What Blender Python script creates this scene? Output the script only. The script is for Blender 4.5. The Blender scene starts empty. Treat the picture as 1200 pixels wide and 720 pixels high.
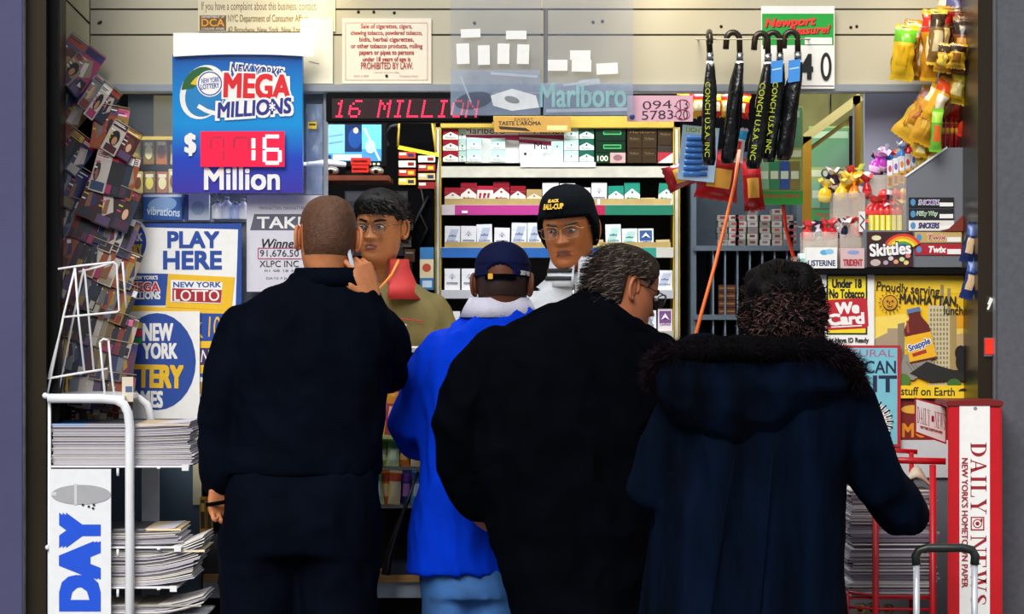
import bpy, bmesh, math, random
from mathutils import Vector, Matrix, noise
random.seed(11)
SC = bpy.context.scene
COL = SC.collection
R = math.radians

# ------------------------------------------------------------------ camera, sky, sun, exposure
FPX, CAMY, CAMZ = 3600.0, -9.0, 1.43           # focal length in pixels of the 1200 px frame; camera 9 m from the kiosk front
cam_d = bpy.data.cameras.new('camera'); cam_d.sensor_width = 36; cam_d.lens = FPX / 1200 * 36
cam_d.clip_end = 200
cam = bpy.data.objects.new('camera', cam_d); COL.objects.link(cam)
cam.location = (0, CAMY, CAMZ); cam.rotation_euler = (R(90), 0, 0)
SC.camera = cam
SC.view_settings.view_transform = 'Standard'; SC.view_settings.look = 'None'
SC.view_settings.gamma = 1; SC.view_settings.use_curve_mapping = False
SC.view_settings.exposure = 0.25
WORLD_STRENGTH, SUN_STRENGTH, LAMP_W = 0.45, 2.8, 13.5
w = bpy.data.worlds.new('overcast_sky'); SC.world = w; w.use_nodes = True
nt = w.node_tree; bg = nt.nodes['Background']
tc = nt.nodes.new('ShaderNodeTexCoord'); sx = nt.nodes.new('ShaderNodeSeparateXYZ'); cr = nt.nodes.new('ShaderNodeValToRGB')
nt.links.new(tc.outputs['Generated'], sx.inputs[0]); nt.links.new(sx.outputs['Z'], cr.inputs[0])
cr.color_ramp.elements[0].position = 0.0; cr.color_ramp.elements[0].color = (.35, .37, .42, 1)
cr.color_ramp.elements[1].position = 0.35; cr.color_ramp.elements[1].color = (.92, .96, 1.05, 1)
nt.links.new(cr.outputs[0], bg.inputs['Color']); bg.inputs['Strength'].default_value = WORLD_STRENGTH
sun_d = bpy.data.lights.new('sun', 'SUN'); sun_d.energy = SUN_STRENGTH; sun_d.angle = R(35); sun_d.color = (1, .97, .92)
sun = bpy.data.objects.new('sun', sun_d); COL.objects.link(sun); sun.rotation_euler = (R(52), 0, R(-19)); sun.location = (-4, -6, 6)

# ------------------------------------------------------------------ helpers
def P(px, py, Y):
    d = Y - CAMY
    return Vector(((px - 600) / FPX * d, Y, CAMZ - (py - 360) / FPX * d))
def S(n, Y): return n / FPX * (Y - CAMY)
def lin(h):
    h = h.lstrip('#'); out = []
    for i in (0, 2, 4):
        c = int(h[i:i+2], 16) / 255
        out.append(c / 12.92 if c <= .04045 else ((c + .055) / 1.055) ** 2.4)
    return out
_M = {}
def mat(name, hexc, rough=.5, metal=0., var=.12, scale=18., bump=0., bscale=60., emit=0., alpha=1., trans=0., sheen=0., stretch=(1, 1, 1), spec=.5):
    key = (name, hexc)
    if key in _M: return _M[key]
    m = bpy.data.materials.new(name); m.use_nodes = True; n = m.node_tree; b = n.nodes['Principled BSDF']
    c = lin(hexc)
    t = n.nodes.new('ShaderNodeTexCoord'); mp = n.nodes.new('ShaderNodeMapping'); mp.inputs['Scale'].default_value = stretch
    nz = n.nodes.new('ShaderNodeTexNoise'); nz.inputs['Scale'].default_value = scale; nz.inputs['Detail'].default_value = 4
    rp = n.nodes.new('ShaderNodeValToRGB')
    rp.color_ramp.elements[0].position = .3; rp.color_ramp.elements[1].position = .7
    rp.color_ramp.elements[0].color = (*[x * (1 - var) for x in c], 1); rp.color_ramp.elements[1].color = (*[min(1, x * (1 + var)) for x in c], 1)
    n.links.new(t.outputs['Object'], mp.inputs[0]); n.links.new(mp.outputs[0], nz.inputs['Vector']); n.links.new(nz.outputs[0], rp.inputs[0]); n.links.new(rp.outputs[0], b.inputs['Base Color'])
    b.inputs['Roughness'].default_value = rough; b.inputs['Metallic'].default_value = metal
    b.inputs['Specular IOR Level'].default_value = spec
    if sheen: b.inputs['Sheen Weight'].default_value = sheen
    if bump:
        n2 = n.nodes.new('ShaderNodeTexNoise'); n2.inputs['Scale'].default_value = bscale; n2.inputs['Detail'].default_value = 5
        bp = n.nodes.new('ShaderNodeBump'); bp.inputs['Strength'].default_value = bump; bp.inputs['Distance'].default_value = .01
        n.links.new(mp.outputs[0], n2.inputs['Vector']); n.links.new(n2.outputs[0], bp.inputs['Height']); n.links.new(bp.outputs[0], b.inputs['Normal'])
    if emit:
        n.links.new(rp.outputs[0], b.inputs['Emission Color']); b.inputs['Emission Strength'].default_value = emit
    if alpha < 1: b.inputs['Alpha'].default_value = alpha
    if trans: b.inputs['Transmission Weight'].default_value = trans; b.inputs['IOR'].default_value = 1.2
    _M[key] = m; return m
def pm(hexc, rough=.45): return mat('print_' + hexc.strip('#'), hexc, rough, var=.03, scale=40)
def gradient_mat(name, stops, axis=2, rough=.3, emit=0.):
    """printed colour gradient over an object's own bounding box"""
    m = bpy.data.materials.new(name); m.use_nodes = True; n = m.node_tree; b = n.nodes['Principled BSDF']
    t = n.nodes.new('ShaderNodeTexCoord'); s = n.nodes.new('ShaderNodeSeparateXYZ'); rp = n.nodes.new('ShaderNodeValToRGB')
    n.links.new(t.outputs['Generated'], s.inputs[0]); n.links.new(s.outputs[axis], rp.inputs[0]); n.links.new(rp.outputs[0], b.inputs['Base Color'])
    e = rp.color_ramp.elements
    while len(e) < len(stops): e.new(.5)
    for i, (p, h) in enumerate(stops): e[i].position = p; e[i].color = (*lin(h), 1)
    b.inputs['Roughness'].default_value = rough
    if emit: n.links.new(rp.outputs[0], b.inputs['Emission Color']); b.inputs['Emission Strength'].default_value = emit
    return m

_T = {}
def text_geo(s, bold=0., shear=0.):
    k = (s, round(bold, 3), round(shear, 2))
    if k not in _T:
        cu = bpy.data.curves.new('lettering', 'FONT'); cu.body = s; cu.offset = bold; cu.shear = shear; cu.resolution_u = 3
        ob = bpy.data.objects.new('lettering', cu)
        me = bpy.data.meshes.new_from_object(ob)
        v = [(p.co.x, p.co.y) for p in me.vertices]; f = [tuple(p.vertices) for p in me.polygons]
        bpy.data.objects.remove(ob); bpy.data.curves.remove(cu); bpy.data.meshes.remove(me)
        x0 = min(p[0] for p in v); x1 = max(p[0] for p in v); y0 = min(p[1] for p in v); y1 = max(p[1] for p in v)
        _T[k] = ([((a - x0) / (x1 - x0), (b - y0) / (y1 - y0)) for a, b in v], f)
    return _T[k]

class MB:
    def __init__(s): s.v = []; s.f = []; s.m = []; s.sm = []; s.mats = []
    def mi(s, m):
        if m not in s.mats: s.mats.append(m)
        return s.mats.index(m)
    def add(s, vs, fs, m, smooth=False):
        o = len(s.v); k = s.mi(m); s.v += [Vector(v) for v in vs]
        for f in fs: s.f.append(tuple(i + o for i in f)); s.m.append(k); s.sm.append(smooth)
        return s
    def quad(s, a, b, c, d, m): return s.add([a, b, c, d], [(0, 1, 2, 3)], m)
    def box(s, lo, hi, m, M=None):
        (x0, y0, z0), (x1, y1, z1) = lo, hi
        v = [Vector(p) for p in ((x0,y0,z0),(x1,y0,z0),(x1,y1,z0),(x0,y1,z0),(x0,y0,z1),(x1,y0,z1),(x1,y1,z1),(x0,y1,z1))]
        if M: v = [M @ p for p in v]
        return s.add(v, [(0,3,2,1),(4,5,6,7),(0,1,5,4),(1,2,6,5),(2,3,7,6),(3,0,4,7)], m)
    def pbox(s, x0, y0, x1, y1, Y, Y1, m):
        a = P(x0, y1, Y); b = P(x1, y0, Y); return s.box((a.x, Y, a.z), (b.x, Y1, b.z), m)
    def tube(s, pts, r, m, n=8, cap=True):
        pts = [Vector(p) for p in pts]; k = len(pts); rr = r if isinstance(r, (list, tuple)) else [r] * k
        vs = []; up = None
        for i, p in enumerate(pts):
            t = (pts[min(i + 1, k - 1)] - pts[max(i - 1, 0)]).normalized()
            if up is None: up = t.orthogonal().normalized()
            up = (up - t * up.dot(t)); up = up.normalized() if up.length > 1e-6 else t.orthogonal().normalized()
            sd = t.cross(up); ri = rr[i]; ra, rb = ri if isinstance(ri, (list, tuple)) else (ri, ri)
            for j in range(n):
                a = 2 * math.pi * j / n; vs.append(p + up * math.cos(a) * ra + sd * math.sin(a) * rb)
        fs = [(i*n+j, i*n+(j+1) % n, (i+1)*n+(j+1) % n, (i+1)*n+j) for i in range(k-1) for j in range(n)]
        if cap: fs += [tuple(range(n))[::-1], tuple((k-1)*n + j for j in range(n))]
        return s.add(vs, fs, m, True)
    def limb(s, pts, m, n=14):
        """round-ended tapering tube: (point, radius) pairs"""
        p = [Vector(a) for a, _ in pts]; r = [b for _, b in pts]
        d0 = (p[0] - p[1]).normalized(); d1 = (p[-1] - p[-2]).normalized()
        P2 = [p[0] + d0 * r[0] * .95, p[0] + d0 * r[0] * .6] + p + [p[-1] + d1 * r[-1] * .6, p[-1] + d1 * r[-1] * .95]
        R2 = [r[0] * .3, r[0] * .8] + r + [r[-1] * .8, r[-1] * .3]
        return s.tube(P2, R2, m, n)
    def loft(s, rings, m, n=28, cap=True, smooth=True):
        """rings: (cx, cy, cz, rx, ry, power)"""
        vs = []
        for (cx, cy, cz, rx, ry, pw) in rings:
            for j in range(n):
                a = 2 * math.pi * j / n; c, q = math.cos(a), math.sin(a); e = 2 / pw
                vs.append((cx + rx * math.copysign(abs(c) ** e, c), cy + ry * math.copysign(abs(q) ** e, q), cz))
        k = len(rings)
        fs = [(i*n+j, i*n+(j+1) % n, (i+1)*n+(j+1) % n, (i+1)*n+j) for i in range(k-1) for j in range(n)]
        if cap: fs += [tuple(range(n))[::-1], tuple((k-1)*n + j for j in range(n))]
        return s.add(vs, fs, m, smooth)
    def lathe(s, prof, c, m, n=16, M=None):
        vs = []
        for r, z in prof:
            for j in range(n):
                a = 2 * math.pi * j / n; p = Vector((r * math.cos(a), r * math.sin(a), z))
                vs.append((M @ p if M else p) + Vector(c))
        k = len(prof)
        return s.add(vs, [(i*n+j, i*n+(j+1) % n, (i+1)*n+(j+1) % n, (i+1)*n+j) for i in range(k-1) for j in range(n)] + [tuple(range(n))[::-1], tuple((k-1)*n+j for j in range(n))], m, True)
    def ball(s, c, r, m, nu=14, nv=9, M=None):
        c = Vector(c); r = r if isinstance(r, (tuple, list)) else (r, r, r); vs = []
        for i in range(nv + 1):
            t = math.pi * i / nv
            for j in range(nu):
                a = 2 * math.pi * j / nu; p = Vector((r[0]*math.sin(t)*math.cos(a), r[1]*math.sin(t)*math.sin(a), r[2]*math.cos(t)))
                vs.append((M @ p if M else p) + c)
        return s.add(vs, [(i*nu+j, (i+1)*nu+j, (i+1)*nu+(j+1) % nu, i*nu+(j+1) % nu) for i in range(nv) for j in range(nu)], m, True)
    def mesh(s, name, base=Vector((0, 0, 0)), bevel=0., weld=False):
        me = bpy.data.meshes.new(name); me.from_pydata([v - base for v in s.v], [], s.f)
        for m in s.mats: me.materials.append(m)
        for p, k, q in zip(me.polygons, s.m, s.sm): p.material_index = k; p.use_smooth = q
        if bevel or weld:
            b = bmesh.new(); b.from_mesh(me)
            if weld: bmesh.ops.remove_doubles(b, verts=b.verts, dist=1e-5)
            if bevel:
                es = [e for e in b.edges if len(e.link_faces) == 2 and e.calc_face_angle() > .6]
                bmesh.ops.bevel(b, geom=es, offset=bevel, segments=2, affect='EDGES', clamp_overlap=True)
            b.to_mesh(me); b.free()
        me.update(); return me
    def build(s, name, parent=None, bevel=0., base=None):
        if parent is not None: base = wbase(parent)
        elif base is None:
            xs = [v.x for v in s.v]; ys = [v.y for v in s.v]; zs = [v.z for v in s.v]
            base = Vector(((min(xs)+max(xs))/2, (min(ys)+max(ys))/2, min(zs)))
        o = bpy.data.objects.new(name, s.mesh(name, base, bevel)); COL.objects.link(o)
        if parent is not None: o.parent = parent
        else: o.location = base
        return o
def wbase(o):
    v = Vector((0, 0, 0))
    while o is not None: v = v + Vector(o.location); o = o.parent
    return v
def tag(o, label, cat, group=None, kind=None):
    o['label'] = label; o['category'] = cat
    if group: o['group'] = group
    if kind: o['kind'] = kind
    return o
def thing(name, label, cat, base, group=None):
    o = bpy.data.objects.new(name, None); COL.objects.link(o); o.location = base; o.empty_display_size = .05
    return tag(o, label, cat, group)
def struct(o): o['kind'] = 'structure'; return o
def dup(o, M, label=None, group=None):
    """copy of a thing with its parts, placed by a world matrix"""
    c = o.copy(); COL.objects.link(c); c.matrix_world = M
    if label: c['label'] = label
    if group: c['group'] = group
    for ch in list(o.children):
        d = ch.copy(); COL.objects.link(d); d.parent = c
        for g in list(ch.children):
            e = g.copy(); COL.objects.link(e); e.parent = d
    return c
ORD = ['first','second','third','fourth','fifth','sixth','seventh','eighth','ninth','tenth','eleventh','twelfth','thirteenth','fourteenth','fifteenth','sixteenth','seventeenth','eighteenth','nineteenth','twentieth']

class Flat(MB):
    """printed flat thing: coordinates in photo pixels on the plane at depth Y, layers 0.5 mm apart; mp may tilt the plane"""
    def __init__(s, Y, mp=None):
        super().__init__(); s.Y = Y; s.mp = mp or (lambda x, y, l: P(x, y, Y - l * .0005)); s.l = 0
    def poly(s, pts, m, l=None):
        s.l += .4 if l is None else 0; l = s.l if l is None else l
        return s.add([s.mp(x, y, l) for x, y in pts], [tuple(range(len(pts)))[::-1]], m)
    def rect(s, x0, y0, x1, y1, m, l=None, ang=0):
        pts = [(x0, y0), (x1, y0), (x1, y1), (x0, y1)]
        return s.poly(rotp(pts, (x0+x1)/2, (y0+y1)/2, ang), m, l)
    def ell(s, cx, cy, rx, ry, m, l=None, ang=0, a0=0, a1=360, n=28):
        pts = [(cx + rx*math.cos(R(a0+(a1-a0)*i/n)), cy + ry*math.sin(R(a0+(a1-a0)*i/n))) for i in range(n + (a1-a0 < 360))]
        return s.poly(rotp(pts, cx, cy, ang), m, l)
    def rim(s, cx, cy, rx, ry, w, m, ang=0, a0=0, a1=360, n=28, l=None):
        s.l += .4 if l is None else 0; l = s.l if l is None else l; vs = []; 
        for i in range(n + 1):
            a = R(a0 + (a1-a0)*i/n)
            vs += rotp([(cx+rx*math.cos(a), cy+ry*math.sin(a)), (cx+(rx-w)*math.cos(a), cy+(ry-w)*math.sin(a))], cx, cy, ang)
        return s.add([s.mp(x, y, l) for x, y in vs], [(2*i, 2*i+1, 2*i+3, 2*i+2) for i in range(n)], m)
    def line(s, pts, w, m, l=None):
        s.l += .4 if l is None else 0; l = s.l if l is None else l
        for (a, b), (c, d) in zip(pts, pts[1:]):
            L = math.hypot(c-a, d-b) or 1; nx, ny = -(d-b)/L*w/2, (c-a)/L*w/2
            s.add([s.mp(x, y, l) for x, y in ((a+nx,b+ny),(c+nx,d+ny),(c-nx,d-ny),(a-nx,b-ny))], [(0,1,2,3)], m)
        return s
    def text(s, t, x0, y0, x1, y1, m, bold=0., shear=0., ang=0, turn=0, l=None):
        """fit the words into the box; turn=1 reads upward, turn=-1 reads downward"""
        if l is None: s.l += .5; l = s.l
        hgt = abs(x1-x0) if turn else abs(y1-y0); g = max(0, bold - .008) * hgt * .9; v, f = text_geo(t, 0, shear)
        if g > .05:     # heavy lettering: the same glyphs repeated in a small ring
            for k, (u, v) in enumerate(((-1,-1),(0,-1),(1,-1),(1,0),(1,1),(0,1),(-1,1),(-1,0))): s.text(t, x0+g+g*u, y0+g+g*v, x1-g+g*u, y1-g+g*v, m, 0, shear, ang, turn, l + k*.05)
            return s
        out = []
        for a, b in v:
            if turn == 1: q = (x0 + (1 - b) * (x1-x0), y1 - a * (y1-y0))
            elif turn == -1: q = (x0 + b * (x1-x0), y0 + a * (y1-y0))
            else: q = (x0 + a * (x1-x0), y1 - b * (y1-y0))
            out.append(q)
        out = rotp(out, (x0+x1)/2, (y0+y1)/2, ang)
        return s.add([s.mp(x, y, l) for x, y in out], f, m)
    def board(s, x0, y0, x1, y1, th, m):
        """solid board behind the print"""
        a, b = [s.mp(x, y, 0) for x, y in ((x0,y0),(x1,y0),(x1,y1),(x0,y1))], []
        nrm = (a[1]-a[0]).cross(a[3]-a[0]).normalized()
        if nrm.y < 0: nrm = -nrm
        b = [p + nrm * th for p in a]
        return s.add(a + b, [(3,2,1,0),(4,5,6,7),(0,1,5,4),(1,2,6,5),(2,3,7,6),(3,0,4,7)], m)
def rotp(pts, cx, cy, ang):
    if not ang: return list(pts)
    c, q = math.cos(R(ang)), math.sin(R(ang))
    return [(cx + (x-cx)*c + (y-cy)*q, cy - (x-cx)*q + (y-cy)*c) for x, y in pts]
def remeshed(mb, voxel, smooth=4, fold=0., ffreq=(9, 9, 4), seed=0., name='cloth'):
    """join overlapping closed shapes into one continuous surface, with cloth folds"""
    me = mb.mesh(name); o = bpy.data.objects.new(name, me); COL.objects.link(o)
    r = o.modifiers.new('r', 'REMESH'); r.mode = 'VOXEL'; r.voxel_size = voxel; r.use_smooth_shade = True
    q = o.modifiers.new('s', 'SMOOTH'); q.iterations = smooth; q.factor = .5
    dg = bpy.context.evaluated_depsgraph_get(); dg.update()
    out = bpy.data.meshes.new_from_object(o.evaluated_get(dg))
    bpy.data.objects.remove(o); bpy.data.meshes.remove(me)
    vs = [v.co.copy() for v in out.vertices]
    if fold:
        for i, v in enumerate(out.vertices):
            c = v.co; p = Vector((c.x*ffreq[0] + c.z*2.2 + seed, c.y*ffreq[1], c.z*ffreq[2] - c.x*1.5))
            h = noise.noise(p) + .5 * noise.noise(p * 2.3 + Vector((5, 3, 1))); h = -abs(h) * 1.3 + .35
            vs[i] = c + v.normal * fold * h
    fs = [tuple(p.vertices) for p in out.polygons]
    bpy.data.meshes.remove(out)
    return vs, fs
def cloth(mb_src, m, voxel=.010, smooth=5, fold=.010, ffreq=(9, 9, 4), seed=0.):
    b = MB(); vs, fs = remeshed(mb_src, voxel, smooth, fold, ffreq, seed); b.add(vs, fs, m, True); return b
# ------------------------------------------------------------------ materials
m_post = mat('grey painted steel', '#45456a', .55, .2, var=.08, scale=3, bump=.05, bscale=30)
m_bronze = mat('bronze metal', '#3c3428', .34, .7, var=.25, scale=3, stretch=(1, 1, .3))
m_black = mat('black', '#070708', .65, var=.2, spec=.12)
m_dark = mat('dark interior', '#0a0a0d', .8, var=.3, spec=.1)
m_header = mat('header sheet metal', '#c0b9a2', .5, .1, var=.05, scale=2.5, bump=.02)
m_headlip = mat('header rail metal', '#a3aab2', .35, .5, var=.06)
m_cream = mat('cream wall', '#d8d0a8', .6, var=.05, scale=4)
m_counter = mat('blue grey counter', '#4d6275', .5, .1, var=.07, scale=4)
m_white = mat('white paint', '#eceef2', .35, var=.03)
m_wire = mat('white wire', '#f0f0f2', .35, var=.03)
m_paper = mat('paper', '#efeee8', .7, var=.03, scale=30)
m_steel = mat('grey sheet metal', '#7d8088', .4, .4, var=.07, scale=3)
m_glass = mat('glass', '#dfe8ee', .04, alpha=.10, var=.02)
m_clear = mat('clear plastic', '#9aa2b8', .12, alpha=.30, var=.05, scale=8, bump=.5, bscale=14)
m_clear2 = mat('clear acrylic', '#e6dcd0', .1, alpha=.30, var=.05)
m_red = mat('red paint', '#c3101c', .35, var=.06)
m_gold = mat('gold anodised frame', '#b98a2e', .35, .6, var=.12, scale=6)
m_yellow = mat('yellow laminate', '#c9a93a', .5, var=.1)
m_wood = mat('wood edge', '#b98a4e', .5, var=.2, scale=6, stretch=(1, 8, 20))
m_chrome = mat('chrome', '#c9ccd2', .18, 1., var=.03)
INK = pm('#15151a'); NAVY = pm('#173f8f'); WHT = pm('#f2f1ee'); REDP = pm('#d21f26'); YEL = pm('#f4c81c'); GRN = pm('#1f8f3c'); GREY = pm('#8d8f9a')

# ------------------------------------------------------------------ setting
def sbox(name, lo, hi, m, bevel=0):
    b = MB(); b.box(lo, hi, m); return struct(b.build(name, bevel=bevel))
sbox('floor', (-4, -7, -.1), (4, 2, 0), mat('pavement concrete', '#6d6c68', .85, var=.12, scale=4, bump=.2))
xl, xr = -1.44, P(1146, 0, 0).x + .05
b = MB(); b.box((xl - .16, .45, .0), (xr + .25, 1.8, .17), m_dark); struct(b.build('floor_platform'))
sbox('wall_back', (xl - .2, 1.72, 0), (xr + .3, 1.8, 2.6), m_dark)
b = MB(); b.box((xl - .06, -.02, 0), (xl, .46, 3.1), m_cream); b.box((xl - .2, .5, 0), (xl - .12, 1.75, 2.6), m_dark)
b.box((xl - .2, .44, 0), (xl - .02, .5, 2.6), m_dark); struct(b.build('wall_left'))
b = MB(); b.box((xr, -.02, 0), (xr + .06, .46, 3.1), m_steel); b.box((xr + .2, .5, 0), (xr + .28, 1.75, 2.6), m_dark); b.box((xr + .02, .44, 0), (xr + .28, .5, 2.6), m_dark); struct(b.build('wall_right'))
sbox('ceiling', (xl - .2, .4, 2.5), (xr + .3, 1.8, 2.6), mat('ceiling board', '#c9c8c2', .7))
# header over the opening: sheet metal panels with open joints, and the rail along its foot
YH = .45
b = MB(); hx = [(106, 637), (642, 1124)]
for i, (y0, y1) in enumerate(((-260, 10), (12, 40), (42, 100))):
    for a, c in (hx if i else [(106, 1124)]): b.pbox(a, y0, c, y1 - .3, YH, YH + .03, m_header)
b.pbox(52, -260, 1130, 104, YH + .012, YH + .05, mat('joint shadow metal', '#7c7a70', .6))
struct(b.build('wall_front'))
b = MB(); b.pbox(53, -260, 104.5, 100, YH - .006, YH + .012, m_cream); b.add([P(x, y, YH - .0075) for x, y in ((79,0),(106,27),(106,30),(77,0))], [(0,1,2,3)], m_bronze); struct(b.build('trim_cream_panel'))
b = MB(); b.pbox(53, 98.5, 1122, 108, YH - .02, YH + .06, m_headlip); struct(b.build('trim_header', bevel=.003))
b = MB()
for px, py in ((118,26),(116,27),(706,25),(695,26),(845,31),(997,32),(1004,31),(556,27),(420,14),(438,14),(462,15)):
    p = P(px, py, YH); b.ball(p + Vector((0, -.001, 0)), (.005, .004, .005), m_bronze, 8, 5)
b.pbox(639, 10, 641.5, 62, YH - .004, YH, mat('brown sealant', '#7a6a48', .7)); struct(b.build('trim_screws'))
# posts and jambs of the shop front
b = MB(); b.pbox(-260, -300, 26.5, 1120, -.15, .3, m_post); b.pbox(25, -300, 27, 1120, -.152, -.1, mat('worn bare edge', '#b9bcc4', .4, .3, var=.3, scale=30)); struct(b.build('trim_post_left', bevel=.003))
b = MB(); b.pbox(27, -300, 54, 1120, -.1, .3, m_bronze); b.pbox(53, -300, 68, 1120, -.06, -.02, m_black); struct(b.build('trim_jamb_left'))
b = MB(); b.pbox(1168, -300, 1460, 1120, -.15, .3, mat('speckled grey steel', '#55565e', .55, .2, var=.12, scale=60)); b.pbox(1166.5, -300, 1168.6, 1120, -.153, -.1, mat('bright edge', '#9fa2aa', .4, .3)); struct(b.build('trim_post_right', bevel=.003))
b = MB(); b.pbox(1146, -300, 1167, 1120, -.1, .3, m_bronze); struct(b.build('trim_jamb_right'))
b = Flat(-.101); b.board(1156, 347, 1165, 366, .004, pm('#2a2620')); b.line([(1157.5,363),(1163,350)], 2.4, WHT); b.line([(1158,357),(1161,349)], 2.0, WHT)
tag(b.build('reflective_sticker'), 'small striped black and white reflective sticker on the right bronze jamb', 'sticker')
o = thing('reflector', 'small rectangular red reflector on the right bronze jamb', 'reflector', P(1161, 416, -.1))
b = MB(); b.pbox(1153, 396, 1169.5, 418, -.106, -.1, m_chrome); b.build('holder', o, .001)
b = MB(); b.pbox(1154.5, 397, 1168, 416, -.118, -.106, mat('red reflector plastic', '#ff3a22', .25)); b.build('lens', o, .002)

# counter: front panel facing the street, top, candy ledge
CY = .42
b = MB(); b.pbox(100, 470, 236, 1010, CY, CY + .05, m_counter); b.pbox(236, 470, 930, 1010, CY + .10, CY + .15, m_black)
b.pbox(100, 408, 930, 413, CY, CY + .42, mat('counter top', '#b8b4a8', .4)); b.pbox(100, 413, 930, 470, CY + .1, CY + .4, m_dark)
tag(b.build('counter'), 'long shop counter with blue grey front behind the customers', 'counter')
o = thing('display_ledge', 'low ledge with wooden edge and pale front running along the counter foot', 'ledge', P(480, 760, .4))
b = MB(); b.pbox(238, 674, 930, 683, .28, .51, m_wood); b.build('ledge_board', o, .002)
b = MB(); b.pbox(238, 683, 930, 701, .30, .5, mat('pale blue fascia', '#a9b6c6', .5)); b.build('fascia', o)
b = MB(); b.pbox(238, 701, 930, 960, .36, .5, m_black); b.build('plinth', o)

# lamps: fluorescent tubes on the kiosk ceiling, spot lamps above the header
def fluo(x, y, W, i, lab):
    o = thing('fluorescent_lamp', lab, 'lamp', Vector((x, y, 2.42)))
    b = MB(); b.box((x - .62, y - .06, 2.46), (x + .62, y + .06, 2.5), m_white); b.build('housing', o, .004)
    b = MB(); b.tube([(x - .58, y, 2.43), (x + .58, y, 2.43)], .014, mat('lit tube', '#f4f8ff', .3, emit=6.)); b.build('tube', o)
    l = bpy.data.lights.new('tube_light', 'AREA'); l.shape = 'RECTANGLE'; l.size = 1.15; l.size_y = .08; l.energy = W; l.color = (.93, .97, 1)
    q = bpy.data.objects.new('tube_light', l); COL.objects.link(q); q.location = Vector((x, y, 2.40)); q.rotation_euler = (R(8), 0, 0)
fluo(-.72, .78, LAMP_W, 0, 'fluorescent ceiling lamp over the left half of the kiosk')
fluo(.62, .78, LAMP_W, 1, 'fluorescent ceiling lamp over the right half of the kiosk')
def spot(px, py, Y, W, lab, aim):
    p = P(px, py, Y); d = (aim - p).normalized(); q = d.to_track_quat('-Z', 'Y'); M = q.to_matrix()
    o = thing('spot_lamp', lab, 'lamp', p)
    b = MB(); b.lathe([(.02, .10), (.03, .09), (.05, .03), (.06, .0), (.055, .005), (.02, .06)], p, m_black, 16, M); b.build('lamp_shade', o)
    b = MB(); b.ball(p + M @ Vector((0, 0, .03)), .025, mat('lit warm bulb', '#ffe2a0', .3, emit=8.)); b.build('bulb', o)
    b = MB(); b.tube([p + M @ Vector((0, 0, .1)), p + Vector((0, .1, .12)), Vector((p.x, YH + .02, p.z + .12))], .008, m_black); b.build('arm', o)
    l = bpy.data.lights.new('bulb_light', 'SPOT'); l.energy = W; l.color = (1, .86, .58); l.spot_size = R(115); l.spot_blend = .9; l.shadow_soft_size = .05
    k = bpy.data.objects.new('bulb_light', l); COL.objects.link(k); k.location = p + d * .03; k.rotation_euler = q.to_euler()
spot(372, -50, .22, 2.4, 'black spot lamp on an arm above the header near the lottery sign', P(372, 70, YH))
spot(800, -70, .15, 3.5, 'black spot lamp on an arm above the header over the umbrellas', P(800, 100, YH))
spot(1085, -55, .02, 2.5, 'black spot lamp on an arm above the hanging snack bags', P(1080, 80, .3))

# ------------------------------------------------------------------ signs on and around the header
def flat_thing(f, name, label, cat, group=None, bevel=0): return tag(f.build(name, bevel=bevel), label, cat, group)
f = Flat(YH - .006); f.board(232, -6, 352, 37, .003, pm('#d9cfae')); br = pm('#6b4a1e')
f.text('If you have a complaint about this business, contact:', 236, 2, 371, 15, br, .01) ; f.rect(234, 18, 265, 36, br); f.text('DCA', 236, 22, 263, 31, pm('#e0a030'), .03)
f.text('DEPARTMENT OF', 236, 18.6, 263, 21, WHT); f.text('CONSUMER AFFAIRS', 236, 32.5, 263, 35, WHT)
f.text('NYC Department of Consumer Affairs', 267, 17, 361, 28, pm('#8a7340')); f.text('42 Broadway, New York, New York 10004', 267, 31, 371, 41, pm('#8a7340'))
f.board(352, -6, 393, 37, .003, pm('#e4dcb8'))
flat_thing(f, 'complaint_notice', 'yellowed consumer complaint notice at the top of the header', 'notice')
f = Flat(YH - .010); f.board(352, 22, 390, 98, .003, pm('#f4f0da')); f.l = 1; f.line([(362,72),(374,75)], 1, GREY)
flat_thing(f, 'blank_paper', 'blank cream paper taped beside the lottery sign, under the complaint notice', 'paper')
f = Flat(YH - .008); f.board(401, 21.5, 505.5, 98, .005, pm('#efe6d2')); rd = pm('#b0392c')
for i in range(1): f.line([(405,27),(501,27),(501,94),(405,94),(405,27)], .9, pm('#c9967a'))
for i, t in enumerate(('Sale of cigarettes, cigars,', 'chewing tobacco, powdered tobacco,', 'bidis, herbal cigarettes,', 'or other tobacco products, rolling', 'papers or pipes to persons', 'under 18 years of age is')):
    ww = (60, 84, 64, 84, 64, 56)[i]; f.text(t, 453-ww/2, 28 + i*7.7, 453+ww/2, 35 + i*7.7, rd, .03)
f.text('PROHIBITED BY LAW.', 423, 73, 484, 81, rd, .02); f.text('Department of Consumer Affairs', 438, 84, 468, 86, rd); f.ell(453, 89, 1.8, 1.8, INK); f.text('NYC 1-2004', 415, 88, 432, 90, rd); f.text('Consumer', 468, 88, 490, 90, rd)
flat_thing(f, 'tobacco_law_sign', 'cream sign with red lines on tobacco sales, above the red LED display', 'sign')

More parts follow.
